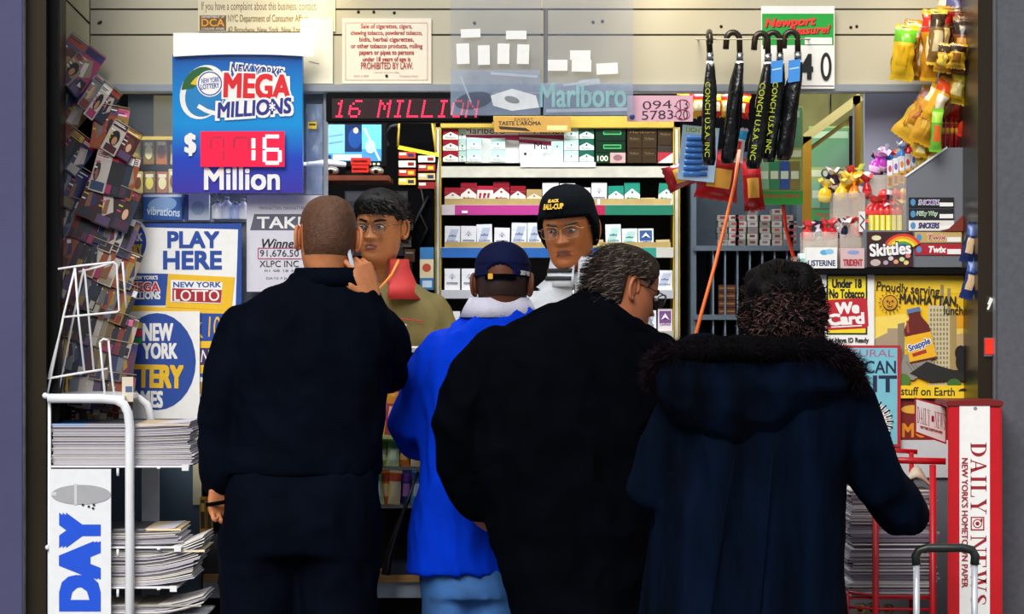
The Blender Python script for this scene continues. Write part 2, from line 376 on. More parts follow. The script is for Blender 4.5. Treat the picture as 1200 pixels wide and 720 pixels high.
# big backlit lottery sign
Y = .36; o = thing('lottery_jackpot_sign', 'large blue backlit jackpot sign with red number display, hanging from the header', 'sign', P(278, 226, Y))
f = Flat(Y); f.board(202, 64, 354.5, 226, .05, gradient_mat('lottery sign blue', [(0, '#3a2f96'), (.25, '#1d3fae'), (.5, '#0d86c8'), (.7, '#0a7cc0'), (1, '#1b4f9f')], emit=.18))
f.l = 2
f.rect(206, 66.5, 350, 69, pm('#3f66a6'))
f.ell(238, 108, 26, 33, WHT, ang=-25); f.ell(240, 110, 22, 28, pm('#0d7fc2'), ang=-25); f.ell(234, 103, 20, 26, pm('#1a5f2a'), ang=-30, a0=150, a1=330); f.ell(238, 107, 17, 22, pm('#e3c21e'), ang=-30, a0=180, a1=330)
f.ell(240, 111, 15, 19, pm('#0d7fc2'), ang=-30)
f.line([(232,124),(242,130),(256,134)], 5, WHT); f.ell(246, 98, 15.5, 15.5, WHT); f.rim(246, 98, 14.2, 14.2, 1.4, pm('#2a3f9a')); f.text('NEW YORK', 236, 91, 257, 97, pm('#2a3f9a'), .02, ang=6); f.text('LOTTERY', 235, 98, 257, 104, pm('#2a3f9a'), .03, ang=6)
f.rect(264, 90, 340, 122, WHT, ang=1); f.rect(255, 119, 342, 135, WHT, ang=4)
f.text("NEW YORK'S", 269, 75, 334, 90, WHT, .07, ang=-6); f.text("NEW YORK'S", 271, 77, 332, 88, pm('#222a80'), .03, ang=-6)
f.text('MEGA', 260, 84, 343, 118, WHT, .09, ang=-2); f.text('MEGA', 262, 86, 341, 116, pm('#d81324'), .055, ang=-2)
f.text('MILLIONS', 251, 115, 345, 139, WHT, .09, ang=4, shear=.15); f.text('MILLIONS', 254, 117, 342, 136, pm('#232a86'), .05, ang=4, shear=.15)
f.ell(319, 125, 5, 5.5, pm('#232a86')); f.text('*', 315.5, 120, 322.5, 130, WHT, .04)
f.text('$', 216, 156, 230, 183, WHT, .05); f.text('Million', 239, 196, 328, 223, WHT, .045)
f.build('cabinet', o)
b = MB()
for x in (225, 332): b.tube([P(x, 66, Y + .05), P(x, 60, Y + .06), P(x, 60, YH + .005)], .006, m_steel)
b.build('hanger', o)
f = Flat(Y - .018); f.board(235, 154, 333.5, 195.5, .004, mat('red display glow', '#e01a3c', .25, emit=.55, var=.1, scale=6))
gh = mat('unlit segments', '#b01436', .4, emit=.3); lit = mat('lit segments', '#fff2ee', .3, emit=1.6)
def seg7(x0, y0, x1, y1, on, m, w=4):
    sg = {'a': ((x0,y0),(x1,y0)), 'b': ((x1,y0),(x1,(y0+y1)/2)), 'c': ((x1,(y0+y1)/2),(x1,y1)), 'd': ((x0,y1),(x1,y1)), 'e': ((x0,(y0+y1)/2),(x0,y1)), 'f': ((x0,y0),(x0,(y0+y1)/2)), 'g': ((x0,(y0+y1)/2),(x1,(y0+y1)/2))}
    for k in on:
        (a, b_), (c, d) = sg[k]; q = 1.2 if a == c else 0; r_ = 1.2 if b_ == d else 0
        f.line([(a + r_, b_ + q), (c - r_, d - q)], w, m)
seg7(247, 161, 262, 189, 'abcf', gh, 3); seg7(274, 161, 291, 189, 'abf', gh, 3)
seg7(288, 161, 297, 189, 'bc', lit); seg7(310, 160, 328, 191, 'afgedc', lit); f.build('number_display', o)
b = MB(); n = 14; vs = []
for i in range(n + 1):
    t = i / n; x = 203 + 164 * t; sag = 5 * math.sin(math.pi * t) - 4
    vs += [P(x, 38.5, Y - .006), P(x, 64 - sag * .6, Y - .016)]
b.add(vs, [(2*i, 2*i+1, 2*i+3, 2*i+2) for i in range(n)], WHT, True); vs2 = [v + Vector((0, .002, 0)) for v in vs]; b.add(vs2, [(2*i, 2*i+2, 2*i+3, 2*i+1) for i in range(n)], WHT, True)
tag(b.build('paper_strip'), 'blank white paper strip curling along the top of the jackpot sign', 'paper')

# red LED ticker
Y = .36; o = thing('led_ticker', 'black LED display reading 16 MILLION in red dots under the header', 'display', P(475, 144, Y))
b = MB(); b.pbox(382, 108, 578, 143.5, Y, Y + .06, m_black); b.build('case', o, .004)
D5 = {'1': '00100 01100 00100 00100 00100 00100 01110', '6': '00111 01000 10000 11110 10001 10001 01110', 'M': '10001 11011 10101 10101 10001 10001 10001', 'I': '01110 00100 00100 00100 00100 00100 01110', 'L': '10000 10000 10000 10000 10000 10000 11111', 'O': '01110 10001 10001 10001 10001 10001 01110', 'N': '10001 11001 10101 10011 10001 10001 10001', ' ': '00000 ' * 7}
f = Flat(Y - .001); ldm = mat('lit LED', '#ff2448', .3, emit=2.2); off = mat('unlit LED', '#3a0a12', .4); grid = pm('#1a080b')
f.rect(389, 115.5, 561, 139, grid, 0)
for ci, c in enumerate('16 MILLION'):
    for r_, row in enumerate(D5[c].split()):
        for k, d in enumerate(row):
            x = 391.5 + (ci * 6 + k) * 2.86 + (6 - r_) * .55; y = 118.5 + r_ * 3.0
            f.rect(x - 1.05, y - 1.1, x + 1.05, y + 1.1, ldm if d == '1' else off, 2)
f.build('dot_matrix', o)

# white stickers on the header, clear plastic sheets in front
stk = [(540,34,563,44,2),(593,36,617,46,0),(535,51,550,75,2),(560,53,574,76,1),(583,51,597,75,-1),(606,52,620,75,-2),(668,59,692,70,0),(642,70,665,83,0),(670,70,693,84,-1),(699,74,724,87,3)]
lab = ['topmost and leftmost white sticker, lying flat above the upright four', 'flat white sticker above the right pair of upright stickers', 'first upright white sticker from the left', 'second upright white sticker from the left', 'third upright white sticker from the left', 'fourth upright white sticker, farthest right of the upright row', 'flat white sticker above the lower right group of three', 'left white sticker of the lower right trio', 'middle white sticker of the lower right trio', 'right tilted white sticker of the lower right trio']
for (a, c, d, e, g), l in zip(stk, lab):
    f = Flat(.322); f.mp = (lambda cx, cy, g_: (lambda x, y, l_: P(*rotp([(x, y)], cx, cy, g_)[0], .322 - l_*.0005)))((a+d)/2, (c+e)/2, g)
    f.board(a, c, d, e, .0015, WHT); flat_thing(f, 'sticker', l, 'sticker', 'blank white stickers on the plastic sheets')
def sheet(x0, y0, x1, y1, Y, lab, art):
    o = thing('plastic_sheet', lab, 'plastic sheet', P((x0+x1)/2, y1, Y)); b = MB(); nx, ny = 10, 12; vs = []
    for j in range(ny + 1):
        for i in range(nx + 1):
            x = x0 + (x1-x0)*i/nx; y = y0 + (y1-y0)*j/ny; p = P(x, y, Y); p.y += .008 * noise.noise(Vector((x*.06, y*.08, Y))); vs.append(p)
    b.add(vs, [(j*(nx+1)+i, j*(nx+1)+i+1, (j+1)*(nx+1)+i+1, (j+1)*(nx+1)+i) for j in range(ny) for i in range(nx)], m_clear, True); b.build('film', o)
    f = Flat(Y - .012); art(f); f.build('print', o)
gh1 = mat('faint print', '#c9d6e6', .3, alpha=.5); gh2 = mat('faint blue print', '#7fb4d0', .3, alpha=.5); gh3 = mat('faint dark print', '#3a4056', .3, alpha=.45)
def art1(f):
    f.rect(528, 82, 633, 135, mat('hazy film', '#9fb2cc', .2, alpha=.45)); f.ell(555, 118, 22, 10, gh3, ang=10); f.poly([(575,112),(600,104),(628,112),(632,126),(600,130),(578,124)], mat('white print', '#eef2f6', .3, alpha=.75)); f.ell(600, 117, 9, 4, gh3, ang=-15); f.line([(540,90),(552,120)], 2, gh1); f.line([(575,86),(630,90)], 3, gh1)
def art2(f):
    f.rect(637, 97, 742, 135, mat('hazy film', '#9fb2cc', .2, alpha=.45)); f.text('Marlboro', 632, 97, 734, 126, mat('teal faint print', '#a6d4d8', .3, alpha=.5), .03); f.rect(679, 93, 703, 100, gh1, ang=6); f.line([(640,130),(735,128)], 4, gh1); f.line([(660,100),(690,96)], 3, gh1)
sheet(528, -20, 634, 136, .335, 'left clear plastic sheet hanging over the header and ticker end, dark blurred print', art1)
sheet(636, -20, 742, 136.5, .34, 'right clear plastic sheet hanging over the header, faint pale teal lettering', art2)
f = Flat(.37); f.board(735, 112, 812, 142.5, .002, pm('#d8a9bc')); hw = pm('#3a2034')
f.text('094', 753, 118, 787, 128, hw, .0, ang=3); f.text('-13', 790, 117, 806, 128, hw, ang=2); f.text('5783', 752, 129.5, 789, 140, hw, ang=2); f.text('-20', 790, 129, 806, 140, hw); f.rim(800, 123, 8, 6.5, .8, pm('#8a2040')); f.rim(800, 134.5, 8.5, 6.5, .8, pm('#8a2040'))
f.ell(741, 137, 3, 3, pm('#2b3f9a')); flat_thing(f, 'handwritten_note', 'pink note with handwritten numbers 094-13 and 5783-20 below the header', 'note')
# green price board
Y = .42; o = thing('price_board', 'white cigarette price board with green top behind the umbrellas, showing 40', 'sign', P(935, 104, Y))
f = Flat(Y); f.board(892, 7, 978, 104, .006, WHT); f.rect(893, 16, 977, 53, pm('#17a43a')); f.l = 2
for dx, c in ((.9, INK), (0, pm('#f0392b'))):
    f.text('Newport', 896+dx, 20+dx*.8, 956+dx, 34+dx*.8, c, .05, .25, ang=3)
    f.text('pleasure!', 920+dx, 30+dx*.8, 973+dx, 43+dx*.8, c, .04, .25, ang=3)
f.rect(943, 44, 975, 52, WHT); f.rect(893, 100, 977, 101, GREY); f.build('panel', o)
f = Flat(Y - .004); f.text('4', 938, 63, 953, 93, INK, .06); f.ell(935, 91, 2.2, 2.2, INK); f.ell(968, 78, 6.5, 16.5, INK); f.ell(968, 78, 3.2, 11.5, WHT); f.build('digits', o)

# ------------------------------------------------------------------ lottery posters at left
YP = .40
def persp(x): return x
f = Flat(YP); blue = pm('#1c479e'); yl = pm('#f0bf1e')
f.board(132, 262, 283, 490, .006, blue)
f.poly([(140,266),(279,269),(272,490),(140,490)], WHT)
f.ell(152, 284, 24, 28, WHT); f.ell(150, 284, 21.5, 26, blue); f.text('YORK', 143, 273, 167, 283, WHT, .05); f.text('LOTTERY', 132, 287, 167, 300, yl, .05, ang=4)
f.text('PLAY', 196, 271, 257, 291, blue, .06); f.text('HERE', 191, 294, 260, 316, blue, .06)
f.poly([(140,320),(197,321),(195,358),(140,358)], blue); f.poly([(197,321),(275,325),(271,364),(194,360)], yl)
f.text("NEW YORK'S", 155, 323, 185, 328, WHT, .06); f.text('MEGA', 149, 330, 188, 343, WHT, .1); f.text('MEGA', 151, 331, 187, 342, REDP, .05); f.text('MILLIONS', 150, 342, 188, 351, WHT, .06)
f.poly([(200,328),(261,331),(259,356),(200,354)], WHT); f.text('NEW YORK', 203, 330.5, 259, 337, blue, .05); f.poly([(202,338),(260,340),(258.6,355),(202,353)], pm('#a81c28')); f.text('LOTTO', 204, 340, 257, 353, WHT, .02)
f.poly([(140,358),(270,364),(270,369),(140,364)], yl); f.poly([(140,365),(270,368),(268,400),(140,400)], blue); f.text('10', 244, 371, 258, 395, yl, .01, .1); f.text('K', 226, 378, 238, 396, yl, .02)
f.poly([(140,400),(268,400),(266,416),(140,416)], yl); f.rect(140, 408, 266, 428, pm('#3c1f5c')); f.text('BONANZA', 196, 410, 263, 425, WHT, .01, .2); f.poly([(140,428),(264,428),(263,438),(140,438)], yl)
f.poly([(140,438),(263,438),(260,488),(140,488)], blue); f.text('TS', 222, 442, 238, 466, WHT, .05); f.rect(232, 470, 252, 478, WHT); f.ell(236, 455, 7, 7, pm('#b8842c'))
flat_thing(f, 'lottery_poster', 'blue edged lottery poster headed PLAY HERE with coloured game panels', 'poster')
f = Flat(YP - .014); f.board(128, 365, 234, 491, .003, WHT); f.l = 1
f.ell(184, 424, 45.5, 57, blue)
for k, c in enumerate((yl, REDP, GRN)): f.poly([(146,377+k*10),(166,378+k*9),(166,385+k*9),(146,386+k*10)], c)
f.text('NEW', 167, 379, 203, 400, WHT, .05); f.text('YORK', 167, 402, 208, 421, WHT, .05); f.text('LOTTERY', 118, 427, 215, 455, yl, .06, ang=-1); f.text('GAMES', 143, 458, 191, 478, WHT, .05, ang=-1)
flat_thing(f, 'lottery_sheet', 'white sheet with big blue lettered disc in front of the PLAY HERE poster', 'poster')
f = Flat(.43); f.board(289, 229, 384, 342, .002, pm('#d6d4de')); lp = pm('#5b5a6a')
f.text('MANHATTAN  MANHATTAN', 304, 242, 358, 246, lp, .02); f.poly([(298,251),(384,251),(380,270),(293,270)], lp); f.text('TAKE 5', 301, 254, 378, 268, WHT, .04)
f.text('Winner', 307, 280, 351, 291, INK, .03, .3); f.line([(302.5,291),(382,291),(382,303.5),(302.5,303.5),(302.5,291)], 1, pm('#b02a60')); f.text('91,676.50', 304.5, 293, 350, 302, INK, .01); f.text('XLPC INC', 304, 305.5, 350, 313, INK, 0); f.text('01 08 18 22', 310, 316, 348, 318.5, lp); f.text('DATE 7 JUNE', 312, 325, 346, 328, lp)
flat_thing(f, 'winner_notice', 'pale notice about a lottery winner with grey banner, beside the bald man', 'notice')
# glazing and things behind it
b = MB(); b.pbox(150, 108, 381, 408, .475, .48, m_glass); struct(b.build('window_1'))
b = MB(); b.pbox(379, 106, 384, 408, .47, .50, m_headlip); b.pbox(150, 257, 381, 260, .468, .49, m_headlip); struct(b.build('trim_window'))
f = Flat(.455); f.board(168, 228, 213, 258, .03, pm('#2a5fa8')); f.ell(190, 240, 17, 9, pm('#86a9d4'), ang=8); f.text('vibrations', 172, 243, 211, 253, pm('#d9e6f4'), .03, ang=-4); f.rect(168, 228, 213, 231, pm('#c8d4e2')); flat_thing(f, 'carton', 'blue and white carton on the sill under the jackpot sign', 'box')
f = Flat(.455); f.board(216, 228, 245, 258, .03, pm('#c9d4e0')); f.rect(216, 228, 221, 258, NAVY); f.ell(232, 244, 8, 8, pm('#9db4d0')); flat_thing(f, 'carton', 'pale carton with navy edge beside the blue and white carton', 'box')
for k, (x, w_, h, c) in enumerate(((255, 7, 22, '#e9edf4'), (266, 6, 26, '#cfd9ee'), (276, 6, 20, '#b4c6ec'), (285, 6, 24, '#e4e6f0'))):
    b = MB(); p = P(x, 257, .455); r_ = S(w_, .455); h = S(h, .455)
    b.lathe([(r_*.9, 0), (r_, .004), (r_, h*.7), (r_*.45, h*.82), (r_*.45, h*.9)], p, mat('bottle plastic', c, .25)); o = tag(b.build('bottle'), f'pale bottle on the sill under the jackpot sign, {ORD[k]} from the left', 'bottle', 'pale bottles on the window sill')
    q = MB(); q.lathe([(r_*.5, h*.88), (r_*.5, h), (r_*.3, h*1.01)], p, pm('#7d86a0')); q.build('bottle_cap', o)
YB = .95
o = thing('wall_rack', 'dark shelf rack of yellow packets seen through the left window', 'rack', P(190, 300, YB))
b = MB(); b.pbox(130, 300, 250, 304, YB, YB + .2, m_black); b.pbox(130, 226, 250, 229, YB, YB + .2, m_black); b.pbox(130, 160, 250, 164, YB, YB + .2, m_yellow); b.build('shelf', o)
b = MB(); b.pbox(128, 100, 131, 304, YB, YB + .2, m_black); b.pbox(250, 100, 253, 304, YB, YB + .2, m_black); b.pbox(180, 112, 202, 160, YB + .05, YB + .08, pm('#3d3416')); b.build('rack_frame', o)
# ------------------------------------------------------------------ cigarette shelf unit
YS = 1.36
su = thing('cigarette_shelf', 'tall yellow edged cigarette shelf unit behind the two shopkeepers', 'shelf', P(655, 800, YS))
cream_lip = mat('cream shelf lip', '#c9c4b4', .4); m_tray = mat('tan tray', '#c7ab6c', .4, alpha=.9)
for x0, x1 in ((509.5, 517), (789, 797)):
    b = MB(); b.pbox(x0, 138, x1, 780, YS - .02, YS + .2, m_yellow); b.pbox(x0 + 1.5, 150, x1 - 1.5, 780, YS - .024, YS - .02, cream_lip); b.build('upright', su, .002)
b = MB(); b.pbox(509, 136, 797, 150, YS - .02, YS + .2, m_yellow); b.build('top_beam', su, .002)
b = MB(); b.pbox(516, 148, 790, 780, YS + .19, YS + .2, mat('shelf backing', '#1a161d', .7)); b.build('back_panel', su)
def price(segs, y0, y1):
    f = Flat(YS - .022)
    for a, c, col, in segs: f.rect(a, y0, c, y1, pm(col))
    return f
rows = [(195, 208, None), (240, 252, [(518,533,'#d8c8cc'),(533,637,'#c03a8e'),(637,709,'#b81a4c'),(709,789,'#1d7a5e')]), (290, 302, [(517,633,'#2a66b4'),(633,700,'#2a66b4'),(700,769,'#2f9a86'),(769,789,'#cfcdc2')]), (340, 350, [(517,560,'#c2c2c8'),(560,789,'#b8b8c0')]), (388, 398, [(517,789,'#b8b4ac')]), (440, 450, None), (492, 502, None)]
for y0, y1, segs in rows:
    b = MB(); b.pbox(517, y0, 789, y0 + 5, YS - .01, YS + .19, cream_lip); b.pbox(517, y0, 789, y1, YS - .02, YS - .01, cream_lip); s_ = b.build('shelf', su)
    if segs: price(segs, y0 + .5, y1).build('price_strip', s_)
b = MB(); b.pbox(541, 247, 548, 250, YS - .026, YS - .023, WHT); b.pbox(610, 190, 698, 196, YS - .025, YS + .1, WHT); b.build('carton_tray', su)
b = MB()
for y in (233, 284): b.pbox(521, y, 700, y + 7, YS - .018, YS - .016, m_tray); b.pbox(703, y, 786, y + 7, YS - .018, YS - .016, m_tray)
b.build('clear_tray', su)
# packs: one mesh per kind, then copies
PK = {}
def pack_mesh(kind):
    if kind in PK: return PK[kind]
    w_, h, t = .0275, .086, .022
    top, low, txt, bar = {'red': ('#8f1424', '#efe9dd', '#8f1424', 0), 'redlow': ('#b3203a', '#f0e8e0', '#222222', 1), 'gold': ('#b89a62', '#e8dcc2', '#7a5a22', 0), 'white': ('#e9e6ea', '#f0eef2', '#8a8ea6', 2), 'grey': ('#dfe3ee', '#eef0f6', '#7a86a8', 3), 'green': ('#1d8f78', '#e4f2ea', '#1d6f5a', 0), 'blue': ('#3a5f9c', '#eef0f4', '#22386a', 4), 'mint': ('#dff0ec', '#eef4f2', '#3f9a90', 3), 'purple': ('#7d4f8a', '#e4dbe4', '#5a2f66', 4), 'low': ('#cfae6e', '#dcc490', '#8a6a34', 9)}[kind]
    b = MB(); b.box((-w_, 0, 0), (w_, t, h), pm(low, .3))
    q = lambda x, z, l: Vector((x, -.0004 * l, z))
    def poly(pts, m, l): b.add([q(x, z, l) for x, z in pts], [tuple(range(len(pts)))], m)
    T = pm(top, .3); X = pm(txt, .3)
    if bar in (0, 1): poly([(-w_, h), (-w_, h*.46), (0, h*.74), (w_, h*.46), (w_, h)][::1], T, 1) if bar == 0 else (poly([(-w_, h*.78), (w_, h*.78), (w_, h), (-w_, h)], T, 1), [poly([(x, h*.35), (x+.007, h*.35), (x+.010, h*.62), (x+.002, h*.62)], T, 1) for x in (-.022, -.008, .006)])
    elif bar == 2: poly([(-w_*.8, h*.3), (w_*.8, h*.3), (w_*.7, h*.36), (-w_*.7, h*.36)], X, 1); poly([(-w_*.5, h*.55), (0, h*.8), (w_*.5, h*.55), (0, h*.62)], pm('#c9c4cf'), 1)
    elif bar == 3: poly([(-w_*.85, h*.2), (w_*.2, h*.2), (w_*.85, h*.85), (-w_*.2, h*.85)], pm('#c3cbe0' if kind == 'grey' else '#bfe0d8', .3), 1); poly([(-w_*.5, h*.5), (w_*.5, h*.5), (w_*.5, h*.56), (-w_*.5, h*.56)], X, 2)
    elif bar == 4: poly([(-w_*.8, h*.35), (w_*.8, h*.35), (w_*.8, h*.9), (-w_*.8, h*.9)], T, 1); poly([(-w_*.6, h*.5), (0, h*.8), (w_*.6, h*.5), (0, h*.6)], WHT, 2)
    if bar != 9:
        v, f = text_geo('Marlboro' if kind in ('red', 'green', 'gold') else 'Lights', .02); b.add([q(-w_*.7 + x*w_*1.4, h*.22 + y*h*.13, 3) for x, y in v], f, X)
    poly([(-w_*.12, h*.52), (w_*.12, h*.52), (w_*.12, h*.60), (-w_*.12, h*.60)], X, 3)
    b.box((-w_, -.0008, h*.70), (w_, -.0002, h*.705), pm('#bdb8b0'))
    PK[kind] = b.mesh('cigarette_pack', bevel=0); return PK[kind]
def pack(px0, px1, py0, py1, kind, label, group, Y=YS + .0, roll=0, nm='cigarette_pack'):
    o = bpy.data.objects.new(nm, pack_mesh(kind)); COL.objects.link(o)
    a = P((px0+px1)/2, py1, Y); o.location = a; s_ = S(px1-px0, Y) / .055; h = S(py1-py0, Y) / .086
    o.scale = (s_, 1, h); o.rotation_euler = (0, R(roll), 0); return tag(o, label, 'cigarette pack', group)
r2 = [(521,540,220,'red'),(540,558.5,214,'red'),(559,578,218,'redlow'),(578,597,213,'red'),(598,616,218,'red'),(617,635,222,'gold'),(636,655,214,'white'),(656,674,215,'white'),(675,692,220,'white'),(693,711,214,'white'),(713,731,218,'green'),(732,750,214,'green'),(751,768,232,'low'),(771,789,215,'green')]
cn = {'red': 'red and white', 'redlow': 'white with red bars', 'gold': 'tan', 'white': 'white', 'grey': 'silvery white', 'green': 'green and white', 'blue': 'blue and white', 'mint': 'pale mint', 'low': 'low tan', 'purple': 'purple'}
for i, (a, c, y, k) in enumerate(r2): pack(a, c, y, 240, k, f'{cn[k]} pack, {ORD[i]} from the left on the pink edged shelf', 'packs on the pink edged shelf', roll=(4 if i == 13 else random.uniform(-1, 1)))
r3 = [(521,539,265,'grey'),(540,558,265,'white'),(559,577,263,'grey'),(579,597,267,'white'),(599,617,261,'grey'),(618,634,261,'grey'),(637,655,263,'grey'),(656,674,263,'white'),(675,693,265,'grey'),(697,707,281,'low'),(710,728,263,'mint'),(729,747,268,'mint'),(748,766,268,'blue'),(769,785,281,'low')]
for i, (a, c, y, k) in enumerate(r3): pack(a, c, y, 290, k, f'{cn[k]} pack, {ORD[i]} from the left on the blue edged shelf', 'packs on the blue edged shelf', roll=random.uniform(-1.5, 1.5))
r4 = [(521,539,315,'white'),(541,559,315,'white'),(560,578,316,'grey'),(579,597,315,'white'),(732,750,314,'grey'),(751,769,314,'white'),(770,788,317,'grey')]
for i, (a, c, y, k) in enumerate(r4): pack(a, c, y, 340, k, f'{cn[k]} cigarette pack on the shelf below the blue edge, {ORD[i]} from the left', 'packs on the fourth shelf')
for i, (a, c, y, k) in enumerate([(521,539,365,'white'),(541,559,365,'white'),(752,769,364,'grey'),(771,788,362,'purple')]): pack(a, c, y, 388, k, f'{cn[k]} cigarette pack on the fifth shelf down, {ORD[i]} from the left', 'packs on the fifth shelf')
# top shelf: packs on their sides and cartons
def small(x0, y0, x1, y1, kind, label, Y=YS):
    b = MB(); low, top, t = {'r': ('#ece6da', '#8f1626', '#333333'), 'g': ('#e6f0ea', '#b9d6cc', '#3a7a6a'), 'G': ('#dfeee6', '#1d5f4c', '#1d5f4c'), 'd': ('#0c2a18', '#0c2a18', '#35d060'), 'k': ('#3a2a16', '#4a3720', '#7a6236'), 'w': ('#e8e6dc', '#2a1c10', '#b02030'), 'p': ('#c8a8a0', '#8a5f66', '#3a2020'), '1': ('#10361c', '#dfe8cf', '#e6f0d0')}[kind]
    f = Flat(Y); f.board(x0, y0, x1, y1, .06, pm(low, .25))
    if kind in 'rgG': f.poly([(x0, y0), (x1, y0), (x1, y0+(y1-y0)*.62), ((x0+x1)/2, y0+(y1-y0)*.3), (x0, y0+(y1-y0)*.62)], pm(top, .25)); f.text('Marlboro', x0+3, y1-3.5, x1-3, y1-1, pm(t)); f.rect((x0+x1)/2-1, y0+5.5, (x0+x1)/2+1, y0+8, pm(t))
    elif kind == 'k': f.rect(x0, y0+(y1-y0)*.45, x1, y0+(y1-y0)*.5, pm('#201608')); f.text('Marlboro', x0+3, y0+4, x1-3, y0+7, pm(t))
    elif kind == 'd': f.rect(x0+9, y0+4, x1-5, y0+9, pm('#35c060')); f.rect(x0+10, y0+5.2, x1-6, y0+7.8, pm('#0c3a20'))
    elif kind == 'w': f.rect(x0, y0, x1, y0+(y1-y0)*.4, pm(top)); f.poly([(x0,y0+(y1-y0)*.4),(x1,y0+(y1-y0)*.4),(x0,y1)], pm('#b02030'))
    elif kind == '1': f.text('100', x0+2, y0+3, x1-2, y1-2, pm(t), .03)
    else: f.ell((x0+x1)/2, (y0+y1)/2, (x1-x0)*.3, (y1-y0)*.3, pm(top))
    return flat_thing(f, 'cigarette_pack', label, 'cigarette pack', 'packs and cartons on the top shelf', .0006)
for i in range(3): small(519, 151+i*13, 537, 163.6+i*13, 'r', f'red topped pack at the left end of the top shelf, {("topmost","middle","lowest")[i]} of three')
for i in range(3): small(537.5, 151+i*13, 546, 163.6+i*13, 'g', f'narrow pale pack beside the red stack on the top shelf, {("topmost","middle","lowest")[i]} of three', YS + .02)
def carton(x0, x1, label, words_):
    f = Flat(YS + .03); f.board(x0, 149, x1, 191, .09, pm('#f0f0ee', .25)); f.poly([(x0,158),(x1,158.5),(x1,165),(x0,160.5)], pm('#b0285e')); f.text('Marlboro', *words_, INK, .0)
    return flat_thing(f, 'cigarette_carton', label, 'carton', 'packs and cartons on the top shelf')
carton(545, 608, 'white cigarette carton with red band behind green tinted packs, left of the pair', (544, 149, 592, 157)); carton(608.5, 678, 'white cigarette carton with red band behind the low middle carton', (626, 150, 677, 157))
f = Flat(YS + .015); f.board(608.5, 165, 646, 191, .012, pm('#eef0f2', .25)); f.poly([(608.5,163),(646,166),(646,171),(608.5,167)], pm('#b0285e')); f.text('Ma', 626, 167, 642, 175, INK); f.text('Lights', 633, 178, 645, 184, pm('#7a8a9a')); f.rect(614, 179, 617, 182, INK); flat_thing(f, 'cigarette_carton', 'low white carton lettered Ma in the middle of the top shelf', 'carton', 'packs and cartons on the top shelf')
for j, (x0, x1) in enumerate(((547,564),(575,592))):
    for i in range(2): small(x0, 162+i*14, x1, 175.6+i*14, 'g', f'pale green pack in front of the left white carton, {("left","right")[j]} stack, {("upper","lower")[i]} one')
for j, (x0, x1, k) in enumerate(((661,678,'g'),(679,696,'G'))):
    for i in range(3): small(x0, 150+i*13.3, x1, 162.8+i*13.3, k, f'{("pale green","dark green topped")[j]} pack right of the white cartons, {("topmost","middle","lowest")[i]} of its stack')
small(646, 165, 660, 191, 'g', 'pale green pack between the low carton and the green stacks')
small(698, 149, 733, 165, 'd', 'upper dark green carton with bright green label'); small(698, 165.5, 733, 179, 'd', 'lower dark green carton with bright green label')
small(698, 179.5, 714.5, 191, '1', 'dark green pack lettered 100'); small(715, 179, 733, 191, 'p', 'dull pink pack beside the pack lettered 100')
for i in range(2):
    for j in range(2): small(735+j*17.5, 157+i*17.2, 752+j*17.5, 173.8+i*17.2, 'k', f'dark brown carton end, {("upper","lower")[i]} {("left","right")[j]} of four')
small(735, 149.5, 770, 156.5, 'k', 'flat dark brown carton lying on top of the four brown cartons'); small(771, 152, 789, 170, 'k', 'dark brown pack at the right end of the top shelf'); small(771, 170.5, 789, 191, 'w', 'dark topped white and red pack at the right end of the top shelf')
f = Flat(YS - .04); f.board(579, 137, 669, 155, .004, pm('#b98a3a')); f.text('EXPERT', 603, 138.5, 625, 142, INK, .02); f.text("TASTE L'AROMA", 584, 142, 634, 147, INK, .04); f.poly([(584,148),(616,150),(622,154),(586,151.5)], pm('#2a2010')); f.rect(641, 147, 665, 153, pm('#e0c080')); flat_thing(f, 'shelf_sign', 'tan cigar sign on the top beam of the cigarette shelf', 'sign')

# ------------------------------------------------------------------ left of the shelf: monitor, board, hanging dispenser
Y = 1.15
o = thing('monitor', 'small monitor with a bright blue video picture, high behind the bald man', 'monitor', P(414, 205, Y))
b = MB(); b.pbox(375, 140, 453, 196, Y, Y + .04, m_black); b.build('bezel', o, .003)
f = Flat(Y - .002); em = lambda h, e=.5: mat('screen_' + h.strip('#'), h, .15, emit=e, var=.02)
f.rect(380, 146, 447, 189, em('#3f7fae')); f.rect(380, 146, 404, 180, em('#6fa8c8')); f.rect(404, 146, 424, 178, em('#15284a')); f.rect(424, 146, 447, 175, em('#5aa6d8')); f.ell(416, 162, 8, 12, em('#1d3f7a')); f.ell(417, 153, 3, 3.5, em('#d8a080')); f.rect(390, 181, 424, 188, em('#a8b8d0')); f.line([(427,150),(445,188)], 2.5, em('#a8c8e0')); f.line([(384,160),(402,157)], 1.5, em('#6a8aa8')); f.line([(384,168),(402,165)], 1.5, em('#6a8aa8')); f.ell(434, 172, 6, 8, em('#9ab0c4')); f.rect(381, 182, 388, 188, em('#1d2f4a')); f.build('screen', o)
f = Flat(Y - .002)
for k in range(4): f.rect(427 + k*5, 191, 430 + k*5, 193.5, pm('#c9c4a0'))
f.text('DELL', 381, 190, 389, 193, pm('#a0a0a8')); f.build('buttons', o)
b = MB(); b.pbox(405, 195, 425, 206, Y + .01, Y + .03, m_black); b.build('stand', o)
b = MB(); b.pbox(375, 205.5, 456, 212, 1.05, 1.4, mat('brown shelf board', '#6a2f12', .5, var=.2)); tag(b.build('monitor_shelf', bevel=.002), 'brown wooden shelf board under the monitor', 'shelf')
for i, y in enumerate((185, 194)):
    b = MB(); b.pbox(411 + i, y, 434 - i*2, y + 8.5, 1.08, 1.11, pm('#c8281c', .3)); b.pbox(413, y + 3, 430, y + 4.5, 1.078, 1.08, pm('#7a120c')); tag(b.build('red_box', bevel=.001), f'{("upper","lower")[i]} of two small red boxes stacked in front of the monitor', 'box', 'red boxes by the monitor')
